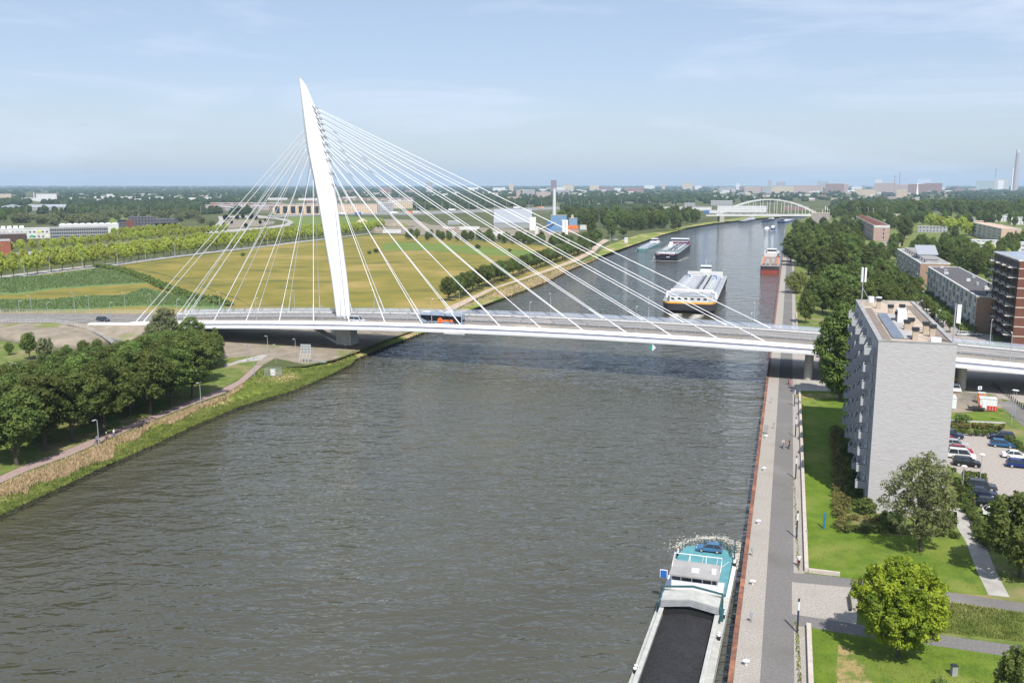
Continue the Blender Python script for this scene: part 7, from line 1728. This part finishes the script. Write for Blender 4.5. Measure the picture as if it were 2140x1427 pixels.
# ================================================================ PEOPLE AND BICYCLES
def skin_body(name, joints, edges, m, parent, root=0, sub=1):
    me = bpy.data.meshes.new(name); me.from_pydata([j[:3] for j in joints], edges, []); me.materials.append(m)
    o = bpy.data.objects.new(name, me); COL.objects.link(o); o.parent = parent
    md = o.modifiers.new('skin', 'SKIN'); md.use_smooth_shade = True
    for i, sv in enumerate(me.skin_vertices[0].data): sv.radius = (joints[i][3], joints[i][4] if len(joints[i]) > 4 else joints[i][3]); sv.use_root = i == root
    ss_ = o.modifiers.new('smooth', 'SUBSURF'); ss_.levels = ss_.render_levels = sub
    return o
def person(label, loc, rz, shirt, trousers, hair, pose='stand', group=None, sit=.0):
    """x forward; the figure faces +x"""
    t = thing('person', label, 'person', loc, rz, group); P = {}
    if pose in ('ride', 'sit'):
        hz = sit or .92; P = dict(pel=(0,0,hz), ch=(.14,0,hz+.42), nk=(.17,0,hz+.56), hd=(.2,0,hz+.70), top=(.2,0,hz+.80))
        kn = [(.42,.11,hz-.08),(.36,-.11,hz-.28)] if pose == 'ride' else [(.42,.12,hz+.02),(.42,-.12,hz+.02)]
        an = [(.30,.11,hz-.50),(.20,-.11,hz-.66)] if pose == 'ride' else [(.46,.12,hz-.42),(.46,-.12,hz-.42)]
        el = [(.34,.24,hz+.30),(.34,-.24,hz+.30)]; hn = [(.56,.22,hz+.16),(.56,-.22,hz+.16)]
    else:
        st = .24 if pose == 'walk' else .03
        P = dict(pel=(0,0,.93), ch=(.02,0,1.33), nk=(.02,0,1.48), hd=(.04,0,1.62), top=(.04,0,1.73))
        kn = [(st*.75,.10,.5),(-st*.2,-.10,.5)]; an = [(st,.10,.08),(-st,-.10,.10)]; el = [(-.10,.25,1.14),(.08,-.25,1.14)]; hn = [(.02,.27,.90),(.18,-.27,.93)]
    ft = [(a[0]+.17, a[1], a[2]-.03) for a in an]
    J = [(*P['pel'],.13,.10),(*P['ch'],.15,.11),(*P['nk'],.06),(*P['hd'],.10),(*P['top'],.08)]; E = [(0,1),(1,2),(2,3),(3,4)]
    for i, sg in enumerate((1,-1)):
        b0 = len(J); J += [(P['pel'][0],sg*.10,P['pel'][2]-.06,.09),(*kn[i],.065),(*an[i],.045),(*ft[i],.04)]; E += [(0,b0),(b0,b0+1),(b0+1,b0+2),(b0+2,b0+3)]
        c0 = len(J); J += [(P['ch'][0],sg*.19,P['ch'][2]+.03,.065),(*el[i],.045),(*hn[i],.035)]; E += [(1,c0),(c0,c0+1),(c0+1,c0+2)]
        for k in range(5):                      # four fingers and a thumb
            d0 = len(J); fx = .075-.012*abs(k-1.5) if k < 4 else .045; J.append((hn[i][0]+fx*(.8 if k < 4 else .4), hn[i][1]+(k-1.5)*.02*(1 if k < 4 else 0)-(sg*.04 if k == 4 else 0), hn[i][2]-fx*.6, .009)); E.append((c0+2, d0))
    skin_body('body', J, E, M['skin'], t)
    # shirt and trousers over the body
    Jc = [(*P['pel'],.15,.12),(*P['ch'],.17,.13),(P['nk'][0],0,P['nk'][2]-.05,.08)]; Ec = [(0,1),(1,2)]
    for i, sg in enumerate((1,-1)): c0 = len(Jc); Jc += [(P['ch'][0],sg*.20,P['ch'][2]+.03,.085),((P['ch'][0]+el[i][0])/2,(sg*.20+el[i][1])/2,(P['ch'][2]+el[i][2])/2,.075)]; Ec += [(1,c0),(c0,c0+1)]
    skin_body('shirt', Jc, Ec, shirt, t)
    Jt = [(P['pel'][0],0,P['pel'][2]+.05,.15,.12),(P['pel'][0],0,P['pel'][2]-.03,.155,.13)]; Et = [(0,1)]
    for i, sg in enumerate((1,-1)): c0 = len(Jt); Jt += [(P['pel'][0],sg*.10,P['pel'][2]-.1,.105),(*kn[i],.08),(an[i][0],an[i][1],an[i][2]+.06,.06)]; Et += [(1,c0),(c0,c0+1),(c0+1,c0+2)]
    skin_body('trousers', Jt, Et, trousers, t)
    h = MB(); h.ball(P['hd'][0]-.025,0,P['hd'][2]+.05,.115,.11,.11,10,6); h.build('hair', hair, t, True)
    f = MB()
    for sg in (-1,1): f.ball(P['hd'][0]+.095,sg*.035,P['hd'][2]+.015,.012,.014,.01,6,4)
    f.build('eyes', M['black'], t); f = MB(); f.ball(P['hd'][0]+.11,0,P['hd'][2]-.02,.022,.016,.022,6,4); f.ball(P['hd'][0]+.0,.105,P['hd'][2],.02,.012,.03,6,4); f.ball(P['hd'][0]+.0,-.105,P['hd'][2],.02,.012,.03,6,4); f.build('nose_and_ears', M['skin'], t)
    f = MB(); f.ball(P['hd'][0]+.098,0,P['hd'][2]-.06,.01,.025,.006,6,4); f.build('mouth', M['maroon'], t)
    b = MB()
    for a in ft: b.cbox(a[0]-.06,a[1],a[2]-.06,.27,.10,.09)
    b.build('shoes', M['dark'], t); return t
def bicycle(label, loc, rz, m):
    t = thing('bicycle', label, 'bicycle', loc, rz); b = MB()
    for p in ([(-.5,0,.36),(0,0,.32),(.42,0,.85)],[(-.5,0,.36),(-.18,0,.9)],[(-.18,0,.82),(.42,0,.80)],[(0,0,.32),(-.18,0,.9)],[(.55,0,.36),(.40,0,1.02)]): b.tube(p, .025, 5)
    b.build('frame', m, t)
    b = MB(); b.tube([(.42,-.28,1.05),(.40,0,1.02),(.42,.28,1.05)], .02, 5); b.build('handlebar', M['dark'], t); b = MB(); b.cbox(-.18,0,.9,.26,.16,.06); b.build('saddle', M['black'], t)
    for x in (-.5,.55):
        b = MB(); b.loft([[(x+(r_)*math.cos(a),y,.36+(r_)*math.sin(a)) for r_, y in ((.36,-.02),(.36,.02),(.31,.02),(.31,-.02))] for a in np.linspace(0,6.283,19)], caps=False)
        for k in range(6): a = k*math.pi/6; b.tube([(x+.31*math.cos(a),0,.36+.31*math.sin(a)),(x-.31*math.cos(a),0,.36-.31*math.sin(a))], .006, 3)
        b.build('wheel', M['black'], t)
    return t
M['pinkcloth'] = mat('pink_cloth', (.55,.16,.20), .9); M['whitecloth'] = mat('white_cloth', (.72,.72,.70), .9); M['darkcloth'] = mat('dark_cloth', (.03,.032,.04), .9); M['bluecloth'] = mat('blue_cloth', (.10,.16,.28), .9); M['hairdark'] = mat('dark_hair', (.03,.02,.015), .7); M['hairgrey'] = mat('grey_hair', (.35,.33,.31), .8); M['greycloth'] = mat('grey_cloth', (.25,.26,.28), .9)
toward = -QA-math.pi/2; away = -QA+math.pi/2
def rider(label, x, y, rz, shirt, tr, hair, bm, blabel, z=.02):
    q = at(x, y, z); bicycle(blabel, q, rz, bm); person(label, (q[0]-.16*math.cos(rz), q[1]-.16*math.sin(rz), z), rz, shirt, tr, hair, 'ride', None, .99)
rider('cyclist in a white shirt riding on the asphalt quay path', 1636, 936, toward, M['whitecloth'], M['greycloth'], M['hairgrey'], M['grey'], 'bicycle under the white shirted rider on the quay path')
rider('cyclist in dark clothes right of the white shirted rider', 1649, 937, toward, M['darkcloth'], M['darkcloth'], M['hairdark'], M['dark'], 'bicycle under the darkly dressed rider on the quay path')
rider('cyclist in a white top by the low wall corner', 1669, 1184, away, M['whitecloth'], M['darkcloth'], M['hairgrey'], M['red'], 'red bicycle by the low wall corner')
pd = math.atan2(be[6][1]-be[4][1], be[6][0]-be[4][0])
rider('cyclist in white and grey leading the group on the left path', 239, 914, pd, M['whitecloth'], M['greycloth'], M['hairgrey'], M['bluesign'], 'bicycle of the leading rider on the left path')
rider('cyclist with a pale cap second on the left path', 223, 921, pd, M['darkcloth'], M['darkcloth'], M['whitecloth'], M['dark'], 'bicycle of the second rider on the left path')
rider('cyclist in brown behind the others on the left path', 203, 928, pd, M['bluecloth'], M['darkcloth'], M['hairdark'], M['dark'], 'bicycle of the last rider on the left path')
for x, y, rz, s, tr, lb in ((1652,806,toward,'pinkcloth','pinkcloth','walker in pink beside the bridge shadow'),(1647.5,804,toward,'darkcloth','darkcloth','walker in dark clothes left of the pink one')):
    person(lb, at(x, y, .02), rz, M[s], M[tr], M['hairdark'], 'walk')
person('walker in a white top under the pylon foot', at(722,728,.02), R(-90), M['whitecloth'], M['greycloth'], M['hairdark'], 'walk')
person('walker in dark clothes right of the white topped walker', at(727.5,728,.02), R(-90), M['greycloth'], M['darkcloth'], M['hairdark'], 'walk')
qq = Bp(-69,12.4,bz(-69)-.5); person('walker on the far pavement near the left bridge end', qq, -BA, M['darkcloth'], M['darkcloth'], M['hairdark'], 'walk')
person('walker on the far footway left of the pylon', Bp(-46,12.2,bz(-46)-.46), -BA, M['darkcloth'], M['bluecloth'], M['hairdark'], 'walk')

# ================================================================ HAZE
hz = MB(); hz.box(-18600,-900,-3.6,18600,18600,230)
hm = bpy.data.materials.new('haze'); hm.use_nodes = True; nt = hm.node_tree
for n_ in list(nt.nodes):
    if n_.type != 'OUTPUT_MATERIAL': nt.nodes.remove(n_)
pv = nt.nodes.new('ShaderNodeVolumePrincipled'); pv.inputs['Color'].default_value = (.56,.75,1.0,1); pv.inputs['Density'].default_value = HAZE
pv.inputs['Anisotropy'].default_value = 0.0
nt.links.new(pv.outputs[0], nt.nodes['Material Output'].inputs['Volume'])
ho = hz.build('haze', hm); ho['kind'] = 'stuff'; ho['label'] = 'pale summer haze'
